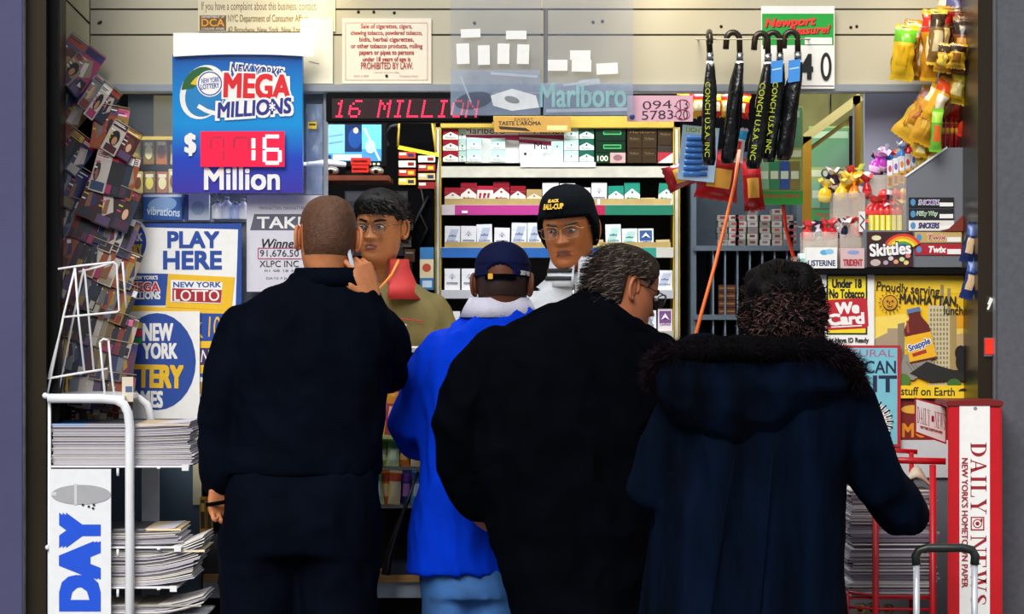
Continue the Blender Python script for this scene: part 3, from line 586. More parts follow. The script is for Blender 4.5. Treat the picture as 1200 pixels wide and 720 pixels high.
for x, r_ in ((388, 9.5), (441, 9)):
    q = thing('webcam', f'{"left" if x < 400 else "right"} silvery dome camera on the brown board', 'camera', P(x, 205.5, 1.1)); b = MB(); rr = S(r_, 1.1); b.ball(P(x, 205.5, 1.1) + Vector((0, 0, rr*.55)), (rr, rr, rr*.6), mat('silver plastic', '#9a9484', .25, .5)); b.build('dome', q)
    b = MB(); b.ball(P(x, 205.5, 1.1) + Vector((0, -rr*.85, rr*.45)), rr*.3, m_black); b.build('lens', q)
b = MB(); b.tube([P(352, 193, 1.02), P(385, 191, 1.0), P(405, 193, 1.02)], [.006, .012, .008], m_white); tag(b.build('cable_duct'), 'short white rounded bar in front of the monitor', 'bar')
o = thing('hanging_dispenser', 'yellow hanging strip dispenser of small boxes left of the cigarette shelf', 'dispenser', P(489, 222, 1.2))
b = MB(); b.tube([P(468, 140, 1.2), P(466, 172, 1.2)], .004, m_yellow); b.tube([P(506, 140, 1.2), P(511, 178, 1.2)], .004, m_yellow); b.build('hanger', o)
f = Flat(1.2); f.add([f.mp(x, y, l) for l in (0, -60) for x, y in ((466,170),(514,180),(514,184),(466,175))], [(3,2,1,0),(4,5,6,7),(0,1,5,4),(1,2,6,5),(2,3,7,6),(3,0,4,7)], pm('#d8cf28')); f.build('header_strip', o)
f = Flat(1.205); f.add([f.mp(x, y, l) for l in (0, -40) for x, y in ((466,175),(514,184),(509,224),(466,219))], [(3,2,1,0),(4,5,6,7),(0,1,5,4),(1,2,6,5),(2,3,7,6),(3,0,4,7)], m_black); f.build('backing', o)
cols = ['#c23a1c', '#e8e0cc', '#b8321c', '#e0c23a', '#d8d4c8', '#a82a20', '#c9b070', '#8a1c1c']
k = 0
for c_ in range(2):
    for r_ in range(4):
        x0 = 467 + c_*23; y0 = 178 + r_*10.3 + c_*4.5; f = Flat(1.19); f.board(x0, y0, x0+20, y0+8, .02, pm(cols[k])); f.rect(x0+1, y0+1, x0+9, y0+4, pm('#efe6d0')); f.rect(x0+11, y0+2, x0+18, y0+6, pm(['#2a2a5a','#8a1a1a','#e8c030'][k % 3])); k += 1
        flat_thing(f, 'battery_box', f'small box in the yellow dispenser, {("left","right")[c_]} column, {ORD[r_]} from the top', 'box', 'small boxes in the yellow dispenser', .001)
f = Flat(1.714); f.board(404, 224, 478, 300, .006, pm('#2a2a30')); f.rect(406, 226, 476, 236, pm('#45454c')); f.rect(446, 228, 460, 232, pm('#8a8a90')); flat_thing(f, 'notice_board', 'dark board on the back wall behind the young shopkeeper', 'board')
for k, (x, y) in enumerate(((472, 255), (470, 275), (474, 292), (471, 308))):
    b = MB(); b.pbox(x, y, x + 12, y + 15, 1.6, 1.72, pm(['#5a564a', '#7a7468', '#8a5a3a', '#4a4a52'][k])); b.pbox(x + 1, y + 3, x + 11, y + 6, 1.598, 1.6, pm(['#b0a898', '#3a3a3a', '#d0c8b8', '#a04030'][k])); tag(b.build('small_packet', bevel=.001), f'small dull packet beside the young shopkeeper\'s ear, {ORD[k]} from the top', 'packet', 'dull packets by the young shopkeeper')
f = Flat(1.3); f.board(492, 290, 508, 340, .05, pm('#3a78b0')); f.rect(492, 304, 508, 326, pm('#e0d2a8')); f.ell(500, 314, 5, 5, pm('#c04a30')); f.rect(495, 329, 506, 337, pm('#c9dcec')); flat_thing(f, 'tall_box', 'tall blue box with a cream label left of the shelf upright', 'box', None, .001)
for k, pts in enumerate(([(450,172),(455,170),(449,158),(458,148),(466,146)], [(490,205),(497,238),(486,262),(480,280)], [(502,230),(492,250),(501,268),(490,292)])):
    b = MB(); b.tube([P(x, y, 1.18 if k == 0 else 1.70) for x, y in pts], .005, mat('dark grey cable', '#26262a', .4)); tag(b.build('cable'), ('dark cable looping beside the monitor', 'dark cable hanging below the yellow dispenser', 'dark cable curling beside the shelf upright')[k], 'cable', None)
# yellow packets behind the left window
for k in range(14):
    x = 138 + (k % 7) * 15 + random.uniform(-2, 2); y = 228 - 0 if k < 7 else 193
    c = ['#d8a01c', '#e8c83a', '#b8641a', '#c9b060', '#e0901c', '#d0c070', '#8a6a2a'][(k*3) % 7]; f = Flat(.97); h = random.uniform(24, 30); f.board(x, y - h + (0), x + 13, y, .03, pm(c)); f.ell(x+6.5, y-h*.5, 4.5, h*.28, pm(['#fff0b0', '#7a3a10', '#f4e060'][k % 3])); f.rect(x+2, y-h+3, x+11, y-h+7, pm('#f4ead0'))
    flat_thing(f, 'packet', f'yellowish packet behind the left window, {("lower","upper")[k//7]} row, {ORD[k%7]} from the left', 'packet', 'yellow packets behind the left window', .002)
f = Flat(.45)
b = MB(); vs = []; nx, ny = 5, 14
for j in range(ny+1):
    for i in range(nx+1):
        p = P(359 + 19*i/nx, 122 + 106*j/ny, .44); p.y += .02*noise.noise(Vector((i*.9, j*.6, 2))); vs.append(p)
b.add(vs, [(j*(nx+1)+i, j*(nx+1)+i+1, (j+1)*(nx+1)+i+1, (j+1)*(nx+1)+i) for j in range(ny) for i in range(nx)], mat('blue tinted film', '#9fb4d8', .15, alpha=.55, bump=.6, bscale=20), True); q = b.build('clear_bag'); tag(q, 'crumpled clear plastic bag hanging right of the jackpot sign', 'plastic bag')
b = Flat(.425); b.rect(361, 143, 371, 151, YEL); b.rect(362, 145, 370, 147, INK); b.build('label', q)

# ------------------------------------------------------------------ right half: cubby shelf, hanging cards, cord
YC = 1.3
m_cub = mat('slate shelf metal', '#56636e', .5, .1, var=.08)
o = thing('cubby_shelf', 'dark slate metal shelf with upright dividers behind the orange cord', 'shelf', P(873, 800, YC))
b = MB(); b.pbox(810, 178, 816, 780, YC, YC + .3, m_cub); b.build('side_panel', o); b = MB(); b.pbox(934, 178, 940, 780, YC, YC + .3, m_cub); b.build('side_panel', o)
b = MB(); b.pbox(810, 178, 940, 780, YC + .28, YC + .3, mat('slate backing', '#3c4852', .6)); b.build('back_panel', o)
for y in (288, 369, 450): b = MB(); b.pbox(813, y, 937, y + 6, YC - .01, YC + .28, m_cub); b.build('shelf', o)
for x in (835, 849, 863.5, 878, 892.5, 907, 921.5):
    b = MB(); b.pbox(x, 294, x + 1.8, 450, YC, YC + .28, mat('slate divider', '#6c7b88', .45, .1)); b.build('divider', o)
k = 0
for x, top in ((841, 246), (854, 250), (862, 250), (876, 235), (891, 248), (905, 238), (918, 250), (925, 256)):
    n = int((288 - top) / 7.2)
    for i in range(n):
        xx = x + random.uniform(-.8, .8); f = Flat(YC + .02); f.board(xx, 281 - i*7.2, xx + 12, 287.8 - i*7.2, .1, pm(random.choice(['#8a8478', '#a09a90', '#6f6a62', '#99938c']))); f.rect(xx + 3, 282.5 - i*7.2, xx + 9, 285.5 - i*7.2, pm(random.choice(['#5a2a34', '#8a3a44', '#6a5a6a']))); k += 1
        flat_thing(f, 'carton', f'greyish carton on the slate shelf, {ORD[("841","854","862","876","891","905","918","925").index(str(x))]} stack from the left, {ORD[i]} from the bottom', 'carton', 'stacked cartons on the slate shelf')
for i in range(4):
    f = Flat(YC + .01); f.board(842, 361 - i*9, 862, 369.5 - i*9, .08, pm('#4a2410')); f.rect(843, 364 - i*9, 861, 366 - i*9, pm('#8a5a24')); flat_thing(f, 'cigar_box', f'brown cigar box in the slate shelf, {ORD[i]} from the bottom', 'box', 'brown cigar boxes', .001)
for i in range(5):
    f = Flat(YC + .01); f.board(877, 362.5 - i*8, 890, 369.5 - i*8, .08, pm('#b8ad8a')); f.rect(879, 365 - i*8, 888, 366.5 - i*8, pm('#6a5a3a')); flat_thing(f, 'cream_box', f'small cream box in the slate shelf, {ORD[i]} from the bottom', 'box', 'cream boxes in the slate shelf', .001)
# lighter card, red bags, hanging price racks
Yl = .62
mpl = lambda cx, cy, a, Y_: (lambda x, y, l: P(*rotp([(x, y)], cx, cy, a)[0], Y_ - l*.0005))
o = thing('lighter_card', 'pale blue display card of blue lighters hanging right of the cigarette shelf', 'display card', P(818, 215, Yl))
f = Flat(Yl, mpl(818, 180, -6, Yl)); f.board(797, 148, 840, 212, .006, pm('#a9cbea')); f.rect(799, 149, 838, 157, pm('#d6e8c8')); f.text('LIGHTERS', 801, 150.5, 834, 156, pm('#5a9a5a'), .02); f.build('card', o)
for i in range(7):
    b = MB(); c = Vector(mpl(818, 180, -6, Yl)(803, 163 + i*7, 8)); e = Vector(mpl(818, 180, -6, Yl)(831, 161 + i*7, 8)); b.tube([c, c.lerp(e, .7), c.lerp(e, .71), e], [.008, .008, .006, .006], mat('blue lighter plastic', '#3f7fd0', .25), 8); tag(b.build('lighter'), f'blue lighter on the display card, {ORD[i]} from the top', 'lighter', 'blue lighters on the card')
def pouch_mesh(w_, h, t, cols, nm='bag', crumple=.004, seed=0):
    """pillow pack with crimped ends, hanging down from z = 0"""
    b = MB(); nx, ny = 10, 16
    for sgn in (-1, 1):
        vs = []
        for j in range(ny + 1):
            v = j / ny
            for i in range(nx + 1):
                u = i / nx * 2 - 1; e = max(0, math.sin(math.pi * min(1, max(0, (v - .07) / .86)))) ** .5
                hw = w_/2 * (1 - .10 * e + (.04*math.sin(i*3.1) if j in (0, ny) else 0))
                d = t/2 * e * max(0, 1 - abs(u) ** 2.4) + .0006
                n_ = crumple * noise.noise(Vector((u*2.2 + seed, v*5, sgn + seed)))
                vs.append((u*hw + n_*.8, sgn*(d + abs(n_)*e), -v*h + (.004*((i % 2)) if j in (0, ny) else 0)))
        for j in range(ny):
            v = (j + .5) / ny; m = cols[-1]
            for thr, c in cols[:-1] if False else []: pass
            for i in range(nx):
                u = (i + .5) / nx * 2 - 1
                if v < .07 or v > .93: c = cols[0]
                elif v < .32: c = cols[1]
                elif abs(u) < .55 and .38 < v < .72: c = cols[2]
                else: c = cols[0] if len(cols) < 4 else cols[3]
                q = (j*(nx+1)+i, j*(nx+1)+i+1, (j+1)*(nx+1)+i+1, (j+1)*(nx+1)+i)
                o_ = len(b.v) if False else 0
                b.f.append(tuple(a + len(b.v) for a in (q if sgn < 0 else q[::-1]))); b.m.append(b.mi(pm(c, .22))); b.sm.append(True)
        b.v += [Vector(p) for p in vs]
    return b.mesh(nm)
def put(mesh, name, loc, label, cat, group=None, rot=(0, 0, 0), sc=(1, 1, 1)):
    o = bpy.data.objects.new(name, mesh); COL.objects.link(o); o.location = loc; o.rotation_euler = [R(a) for a in rot]; o.scale = sc; return tag(o, label, cat, group)
redbag = pouch_mesh(.14, .16, .05, ['#8e1418', '#b01c20', '#d8a040'], 'red_snack_bag')
put(redbag, 'red_snack_bag', P(846, 176, .66), 'red snack bag hanging behind the lighter card', 'bag', 'red bags behind the umbrellas', (0, 8, 10)); put(redbag, 'red_snack_bag', P(824, 196, .7), 'low red snack bag under the lighter card', 'bag', 'red bags behind the umbrellas', (0, 70, 0), (.6, 1, .8)); put(redbag, 'red_snack_bag', P(880, 186, .80), 'narrow red snack bag left of the green price rack', 'bag', 'red bags behind the umbrellas', (0, -4, 0), (.48, 1, 1.05))
for k, (x, y, c) in enumerate(((820, 108, '#d8a01c'), (836, 109, '#c92a1c'), (852, 108, '#e8b820'), (868, 110, '#b8201c'), (806, 110, '#e0c030'))):
    put(pouch_mesh(.07, .08, .03, [c, '#e8c020' if k % 2 else '#b01c1c', '#fff0c0'], 'snack_bag', seed=k), 'snack_bag', P(x, y, .85), f'small red and yellow bag high behind the umbrellas, {("second","third","fourth","fifth","first")[k]} from the left', 'bag', 'small bags behind the umbrellas', (0, random.uniform(-8, 8), 0))
put(pouch_mesh(.06, .11, .03, ['#c8c8d0', '#2a9ad0', '#c02a2a'], 'snack_bag', seed=9), 'snack_bag', P(866, 150, .6), 'blue and silver bag behind the second umbrella', 'bag', None, (0, 10, 0))
def price_rack(x0, y0, x1, y1, Y, lab, num=None):
    o = thing('price_rack', lab, 'display', P((x0+x1)/2, y1, Y)); f = Flat(Y); f.board(x0, y0, x1, y1, .03, pm('#9fae5a')); f.rect(x0+1, y0+2, x1-1, y0+(y1-y0)*.42, pm('#5f8f62')); f.rect(x0+4, y0+6, x1-4, y0+14, pm('#a8c09a')); f.rect(x0+2, y0+(y1-y0)*.45, x1-2, y0+(y1-y0)*.52, pm('#d8dcae'))
    f.rect(x0, y1-16, x1, y1, pm('#2f9e3c')); f.text('Newport pleasure!', x0+8, y1-13, x1-4, y1-7, pm('#d0342a'), .03)
    if num: f.text(num, x0+14, y0+(y1-y0)*.44, x1-8, y0+(y1-y0)*.53, INK)
    f.build('frame', o)
    b = MB(); b.tube([P((x0+x1)/2, y0, Y + .015), Vector((P((x0+x1)/2, y0, Y).x, Y + .015, 2.5))], .004, m_chrome); b.build('hanger', o)
    for k in range(4):
        w_ = (x1-x0-6)/4; a = x0+3+k*w_; g = Flat(Y - .004); c = ['#7fb88a', '#2f8a5a', '#2c4f9a', '#8a7a3a'][k]; g.board(a, y0+(y1-y0)*.56, a+w_-1, y1-18, .012, pm(c)); g.rect(a+1, y0+(y1-y0)*.66, a+w_-2, y0+(y1-y0)*.74, pm('#dfe8c8')); flat_thing(g, 'cigarette_pack', f'{("pale green","green","blue","olive")[k]} pack in the {lab.split(",")[0]}', 'cigarette pack', 'packs in the price racks')
price_rack(887, 124, 941, 240, .80, 'green price rack hanging below the price board, left of the gold frame')
price_rack(948, 148, 998, 262, 1.25, 'green price rack seen through the gold framed door', '0 0')
# gold framed door
o = thing('cabinet_door', 'gold framed glass door with a slanting top rail at the back right', 'door', P(975, 300, 1.05))
def bar(a, c, w_, m, Y0=1.02, Y1=1.10):
    (x0, y0), (x1, y1) = a, c; L = math.hypot(x1-x0, y1-y0); nx, ny = -(y1-y0)/L*w_/2, (x1-x0)/L*w_/2; q = [(x0+nx,y0+ny),(x1+nx,y1+ny),(x1-nx,y1-ny),(x0-nx,y0-ny)]
    b = MB(); b.add([P(x, y, Y) for Y in (Y0, Y1) for x, y in q], [(3,2,1,0),(4,5,6,7),(0,1,5,4),(1,2,6,5),(2,3,7,6),(3,0,4,7)], m); return b
m_goldl = mat('pale gold frame', '#c9b878', .3, .5, var=.1, scale=5)
bar((945.5, 160), (945.5, 805), 11, m_gold).build('stile', o); bar((1004, 112), (1004, 805), 9, m_gold).build('stile', o); bar((938, 166), (1009, 113), 10, m_goldl).build('top_rail', o); bar((950, 174), (996, 140), 5, mat('olive inner rail', '#8a7a3a', .4, .4), 1.04, 1.09).build('inner_rail', o); bar((997, 136), (997, 420), 4, m_black, 1.03, 1.09).build('gasket', o); bar((1000.5, 122), (1000.5, 200), 2, m_chrome, 1.0, 1.02).build('handle', o)
b = MB(); b.add([P(x, y, 1.07) for x, y in ((950,172),(997,138),(997,420),(950,420))], [(0,1,2,3)], m_glass); b.build('pane', o)
f = Flat(1.6); f.board(900, 104, 1012, 300, .01, mat('olive lit wall board', '#8f8a4a', .6, var=.25, scale=8)); flat_thing(f, 'wall_board', 'olive board on the back wall behind the gold framed door', 'board')
b = MB(); b.pbox(1013, 106, 1118, 330, .58, .60, mat('blue grey panel', '#989cb2', .45, .2, var=.06, scale=3)); struct(b.build('wall_side_panel'))
b = MB(); b.tube([P(866.5, 176, .55), P(861, 215, .52), P(850, 262, .48), P(838, 310, .44), P(824, 360, .42), P(812, 405, .40), P(808, 420, .42)], .0055, mat('orange cord', '#e0631c', .4)); tag(b.build('cord'), 'long orange cord hanging from the umbrellas down to the counter', 'cord')
b = MB(); b.tube([P(917, 236, .815), P(921, 268, .85), P(928, 295, .88), P(936, 318, .85)], .006, mat('red cord', '#d0321c', .4)); tag(b.build('cord'), 'short red cord hanging below the green price rack', 'cord')
# umbrellas
def umbrella(px, top, bot, tip_dx, wd, Y, lab, hook, wrap):
    o = thing('umbrella', lab, 'umbrella', P(px, bot, Y), 'folded umbrellas hung from the header')
    hz = []; rr = S(8.5, Y)
    c = P(px, top + 8.5, Y)
    m_h = mat('brown hook handle', '#2a2013', .3, var=.3)
    if hook: pts = [c + Vector((-rr*1.0, -.004, -rr*1.3))] + [c + Vector((-rr*math.cos(a)*.9 + 0, 0, rr*math.sin(a))) for a in [R(q) for q in range(0, 181, 20)]] + [P(px + 8, top + 26, Y)]
    else: pts = [c + Vector((.0, -.05, -rr*.6)), c + Vector((0, -.035, rr*.5)), c + Vector((0, -.01, rr)), c + Vector((0, .01, rr*.4)), P(px + 1, top + 26, Y)]
    b = MB(); b.tube(pts, .0095, m_h, 10); b.build('handle', o)
    x0 = px + (8 if hook else 1); b = MB(); b.tube([P(x0, top + 24, Y), P(x0, top + 34, Y)], .0115, m_chrome, 10); b.build('ferrule', o); b = MB(); b.tube([P(x0, top + 34, Y), P(x0, top + 40, Y)], .012, m_white, 10); b.build('collar', o)
    b = MB(); n = 12; k = 16; vs = []; mb_ = mat('glossy black nylon', '#0b0c0e', .22, bump=.7, bscale=30, var=.3)
    for i in range(k + 1):
        t = i / k; x = x0 + tip_dx * t; y = top + 36 + (bot - top - 36) * t; w_ = S(wd, Y) * (.55 + .45*min(1, t*4)) * (1 if t < .93 else 1 - (t - .93)*4)
        for j in range(n):
            a = 2*math.pi*j/n; q = 1 + .16*math.sin(a*3 + t*5 + px) + .10*noise.noise(Vector((math.cos(a)*2, math.sin(a)*2, t*9 + px)))
            vs.append(P(x, y, Y) + Vector((math.cos(a)*w_*q, math.sin(a)*w_*q, 0)))
    b.add(vs, [(i*n+j, i*n+(j+1) % n, (i+1)*n+(j+1) % n, (i+1)*n+j) for i in range(k) for j in range(n)] + [tuple(range(n))[::-1], tuple(k*n+j for j in range(n))], mb_, True)
    can = b.build('canopy', o)
    f = Flat(Y - S(wd, Y)*1.22)
    if wrap: xc = x0 + tip_dx*.55 - wd*.30; f.text('CONCH U.S.A. INC', xc - wd*.36, top + 58, xc + wd*.36, bot - 10, mat('yellow green print', '#b8c428', .4), .0, ang=math.degrees(math.atan2(tip_dx, bot - top - 36)), turn=-1); f.build('lettering', can)
    if wrap == 3 or px > 900: g = Flat(Y - S(wd, Y)*1.2); xx = x0 + tip_dx*.1; g.poly([(xx-9, top+34), (xx+5, top+32), (xx+4, top+58), (xx-10, top+60)], pm('#3f8fe0')); g.line([(xx-8,top+44),(xx+3,top+42)], 1.5, pm('#bfe0ff')); g.build('paper_tag', o)
umbrella(831, 38, 194, -1, 8.0, .30, 'leftmost folded black umbrella, handle turned toward the street', False, 1)
umbrella(859, 38, 192, -15, 9.0, .31, 'second folded black umbrella from the left, without lettering on its sleeve', True, 0)
umbrella(892, 39, 198, -17, 9.0, .29, 'third folded umbrella, green lettering down its black sleeve', True, 2)
umbrella(906, 38, 190, -13, 8.5, .31, 'fourth folded umbrella, with blue tag and green lettering', True, 3)
umbrella(927, 37, 188, -18, 9.5, .305, 'rightmost folded black umbrella, with a bright blue tag under its hook', True, 0)
b = MB(); b.tube([P(815, 46, .30), P(950, 46, .30)], .0022, m_header); 
for x in (818, 947): b.tube([P(x, 46, .30), P(x, 46, .45)], .0022, m_header)
tag(b.build('hanging_rail'), 'thin metal rail on the header holding the umbrella hooks', 'rail')
# ------------------------------------------------------------------ magazine rack on the left wall
YM = .40
o = thing('magazine_rack', 'tall dark tiered magazine rack fixed to the left side wall', 'rack', P(95, 500, YM))
b = MB(); b.add([P(x, y, Y) for Y in (YM - .008, YM) for x, y in ((72,70),(104,70),(150,230),(156,500),(62,500))], [(4,3,2,1,0),(5,6,7,8,9)] + [(i, (i+1) % 5, 5+(i+1) % 5, 5+i) for i in range(5)], m_black); b.build('back_board', o)
tiers = [((84,38),(124,68),2,44,(0,1)), ((90,62),(114,94),2,36,(2,3)), ((78,92),(112,126),2,44,(4,5)), ((112,88),(142,112),3,40,(6,7)), ((112,120),(152,128),3,44,(8,)), ((134,140),(166,160),2,34,(9,)), ((73,140),(114,172),3,40,()), ((116,171),(166,186),6,42,()), ((74,184),(106,203),2,42,()), ((106,203),(166,228),3,42,()), ((72,226),(166,262),13,36,()), ((80,266),(168,302),12,36,()), ((78,304),(164,338),13,38,()), ((70,346),(164,374),14,38,()), ((76,388),(162,404),12,38,()), ((76,430),(160,440),10,36,()), ((84,474),(140,480),7,30,())]
pal = ['#1c141e','#6a2048','#2a2f5c','#8f8068','#4a161e','#b8aea4','#33201a','#7a2a20','#9a7a2c','#1a2438','#5a4468','#c4bab0','#44203a','#24242c','#75603f','#9a4a20','#2c4064','#a02c5e','#6a6e78','#141218']
cname = ['dark','magenta','indigo','beige','maroon','white','brown','brick red','mustard','navy','mauve','cream','plum','charcoal','tan','orange','blue','pink','grey','black']
tnm = ['topmost tier','second tier','third tier, left half','third tier, right half','fourth tier','fourth tier, right end','fifth tier, left half','fifth tier, right half','sixth tier, left half','sixth tier, right half','seventh tier','eighth tier','ninth tier','tenth tier','eleventh tier','twelfth tier','lowest tier']
rk = o
for ti, (a, c, n, vis, _) in enumerate(tiers):
    Yb = .365 - ti * .0085; A = P(*a, Yb); B = P(*c, Yb + .03); L = (B - A).length; ux = (B - A).normalized()
    lean = Vector((-.10, .22, 1)); uz = (lean - ux * lean.dot(ux)).normalized(); nrm = ux.cross(uz).normalized()
    if nrm.y > 0: nrm = -nrm
    hgt = S(vis, Yb) * 1.25
    lg = MB(); q = A - uz * hgt * .02 + nrm*.014; lg.tube([q, q + ux * L], .0014, mat('pale pocket edge', '#b9ab90', .4)); lg.build('tier_wire', rk)
    for k in range(n):
        s0 = L * k / n; w_ = min(.21, L - s0, L / n * 2.2) if n > 3 else L / n * 1.02
        jit = random.uniform(-.01, .008); org = A + ux * s0 + uz * jit + nrm * (.010 - k * .0016) ; ci = random.randrange(len(pal))
        if n > 9: ci = random.choice([0,3,5,10,11,12,13,14,18,9,15,1,7,8,19,2])
        if ti < 4: ci = {(0,0): 10, (0,1): 17, (1,0): 3, (1,1): 2, (2,0): 16, (2,1): 14, (3,0): 18, (3,1): 11, (3,2): 13}.get((ti, k), ci)
        if ti == 4: ci = [15, 15, 8][k]
        if ti == 5: ci = [11, 4][k]
        f = Flat(0, (lambda O, X, Z, N: (lambda x, y, l: O + X*x - Z*y + N*(l*.0003)))(org, ux, uz, nrm))
        sk = random.uniform(-.10, .10)
        f.board(0, 0, w_, hgt, .004, pm(pal[ci], .3)); f.l = 1
        c2 = pm(random.choice(pal), .3); c3 = pm(random.choice(['#e8e0d8','#d8b03a','#c02a4a','#f0eef0','#2a2a6a','#e86a9a']), .3)
        f.rect(w_*.04, hgt*.03, w_*.96, hgt*.2, c3 if random.random() < .6 else c2); vis_w = L/n
        tt = random.choice(['STAR','VIBE','STYLE','LIFE','SOAP','BABY','GOLF','AUTO','FAITH','HAIR']) if False else None
        for r_ in range(3 if n < 9 else 1): f.rect(w_*.06, hgt*(.06 + r_*.045), w_*(.5 + .4*random.random()), hgt*(.085 + r_*.045), pm(random.choice(['#201820','#f4f0ec','#b02040'])))
        fc = random.random() < .5
        if not fc: f.poly([(w_*.1, hgt*.3), (w_*.6, hgt*.25), (w_*.9, hgt*.6), (w_*.4, hgt*.8)], pm(random.choice(pal))); f.poly([(w_*.3, hgt*.4), (w_*.5, hgt*.35), (w_*.6, hgt*.7), (w_*.35, hgt*.75)], pm(random.choice(['#8a5a3a','#c89878','#20141a','#d8c8c0'])))
        if fc: f.ell(min(w_*.5, vis_w*.55), hgt*.52, min(w_*.3, vis_w*.4), hgt*.24, pm(random.choice(['#140e10','#2a1810','#5a3420'])))
        if fc: f.ell(min(w_*.55, vis_w*.6), hgt*.60, min(w_*.15, vis_w*.2), hgt*.13, pm(random.choice(['#b8805a','#8a5a3a','#d8a888'])))
        if n > 9: f.rect(0, 0, w_*.07, hgt, pm(random.choice(['#d8d0c8','#b8b0a8','#8a8078']))); f.poly([(w_*.1, hgt*.1), (w_*.2, hgt*.05), (w_*.45, hgt*.9), (w_*.3, hgt*.95)], pm(random.choice(['#d8c8b8','#c0401c','#d8b02a','#e8e0e0','#8a2a5a']))); f.line([(w_*.3, hgt*.35), (w_*.55, hgt*.3)], hgt*.1, pm(random.choice(['#f0e8e0','#c89a2a'])))
        f.rect(min(w_*.15, vis_w*.15), hgt*.76, w_*.9, hgt*.97, pm(random.choice(pal)))
        for r_ in range(3 if n < 9 else 0): f.rect(w_*.05, hgt*(.3 + r_*.13), w_*random.uniform(.2, .35), hgt*(.335 + r_*.13), pm(random.choice(['#f0e8e0','#e0c030','#d04070'])))
        flat_thing(f, 'magazine', f'{cname[ci]} magazine, {ORD[k]} from left in the {tnm[ti]} of the tiered rack', 'magazine', 'magazines in the tiered rack')

# ------------------------------------------------------------------ white newspaper rack with wire top
YR = -.12; rk = thing('newspaper_rack', 'white tubular newspaper rack at the left, with a blue lettered side panel', 'rack', P(110, 930, .0))
def zf(Y): return P(0, 930, Y).z
b = MB(); b.tube([P(152, 935, YR), P(152, 560, YR), P(152, 500, YR), P(150, 484, YR), P(145, 474, YR), P(136, 469, YR), P(120, 467.5, YR), P(56, 467, YR)], .0135, m_white, 12); b.build('front_tube', rk)
b = MB(); b.tube([P(177, 925, .22), P(177, 500, .22), P(176, 486, .22), P(172, 474, .22), P(162, 467, .22), P(140, 464, .22), P(62, 463, .22)], .0125, m_white, 12); b.build('rear_tube', rk)
b = MB(); b.tube([P(58, 467, YR + .02), P(57.5, 935, YR + .02)], .005, m_white, 8); b.ball(P(53, 464, YR), .009, m_white, 10, 6); b.ball(P(56, 642, YR + .01), .008, m_white, 10, 6); b.build('side_rod', rk)
b = MB(); b.pbox(56, 464, 146, 470, YR + .005, .22, m_white); b.build('top_shelf', rk, .002)
shelf_y = [(546, 60, 222), (641, 64, 213), (688, 64, 208), (722, 64, 240)]
for y, x0, x1 in shelf_y:
    b = MB(); b.pbox(x0, y, x1, y + 2.2, YR + .01, .20, m_wire); b.pbox(x1 - 9, y - 1, x1 - 1, y + 6, YR + .005, YR + .011, m_wire); b.tube([P(138, y + 3, YR - .004), P(138, y + 12, YR - .004)], .004, m_wire, 6); b.tube([P(184, y + 3, YR + .01), P(188, y + 3, YR + .01)], .003, m_wire, 6); b.build('shelf', rk)
b = MB(); b.pbox(166, 548, 186, 925, .20, .22, mat('pale grey panel', '#aab2bc', .4)); b.build('rear_panel', rk)
f = Flat(YR - .012); f.board(57.5, 550, 130, 925, .006, pm('#e9ebef')); ub = pm('#0a50d8'); f.l = 2
f.text('DAY', 69, 601, 118, 717, ub, .10, turn=1); f.text('TO', 69, 723, 118, 800, ub, .10, turn=1); f.text('USA', 69, 815, 118, 910, ub, .10, turn=1)
gs = pm('#a9a9ae'); f.ell(95, 580, 35, 11.5, gs, n=30); f.rect(87, 567, 90, 592, pm('#cfd0d4')); f.rect(60, 577, 66, 581, pm('#cfd0d4'))
for x, y in ((97,592),(104,594),(109,596),(110,592)): f.ell(x, y, 1.6, 1.4, INK, n=8)
f.build('side_panel', rk, 0)
wt = thing('wire_display', 'white wire display frame standing on top of the newspaper rack', 'wire frame', P(95, 464, .0))
def wp(x, y, back=0): return P(x, y, YR + .04 + (.16 if back else 0))
segs = [([(68,315.5),(95,311.5),(133,307.5),(136.5,310),(138,335),(140,364),(137,366),(74,372)],0), ([(92,319),(112,314),(133,308)],1), ([(143.5,307),(148,361)],1), ([(88,314),(74,372),(55,464)],0), ([(88,315),(92,372),(99,437)],0), ([(98,315),(86,372),(68,461)],1), ([(99,316),(104,371),(110,436)],1), ([(56,444),(90,438),(126,432.5)],0), ([(117,401),(120,432),(123,464)],0), ([(127,399),(130,432),(134,464)],1), ([(117,401),(121,397.5),(127,399)],0), ([(74,372),(72,384),(57,442)],0)]
b = MB()
for pts, bk in segs: b.tube([wp(x, y, bk) for x, y in pts], .0033, m_wire, 7)
b.tube([wp(133,307.5,0), wp(134,307,1)], .0033, m_wire, 6); b.tube([wp(55,464,0), wp(68,462,1)], .0033, m_wire, 6); b.build('wire', wt)
f = Flat(YR + .03); f.board(143, 442, 156, 471, .002, pm('#d8cdb8')); f.rect(147, 453, 155, 460, pm('#4a5f8a')); flat_thing(f, 'price_card', 'small cream card with a blue patch on the corner of the white rack', 'card')

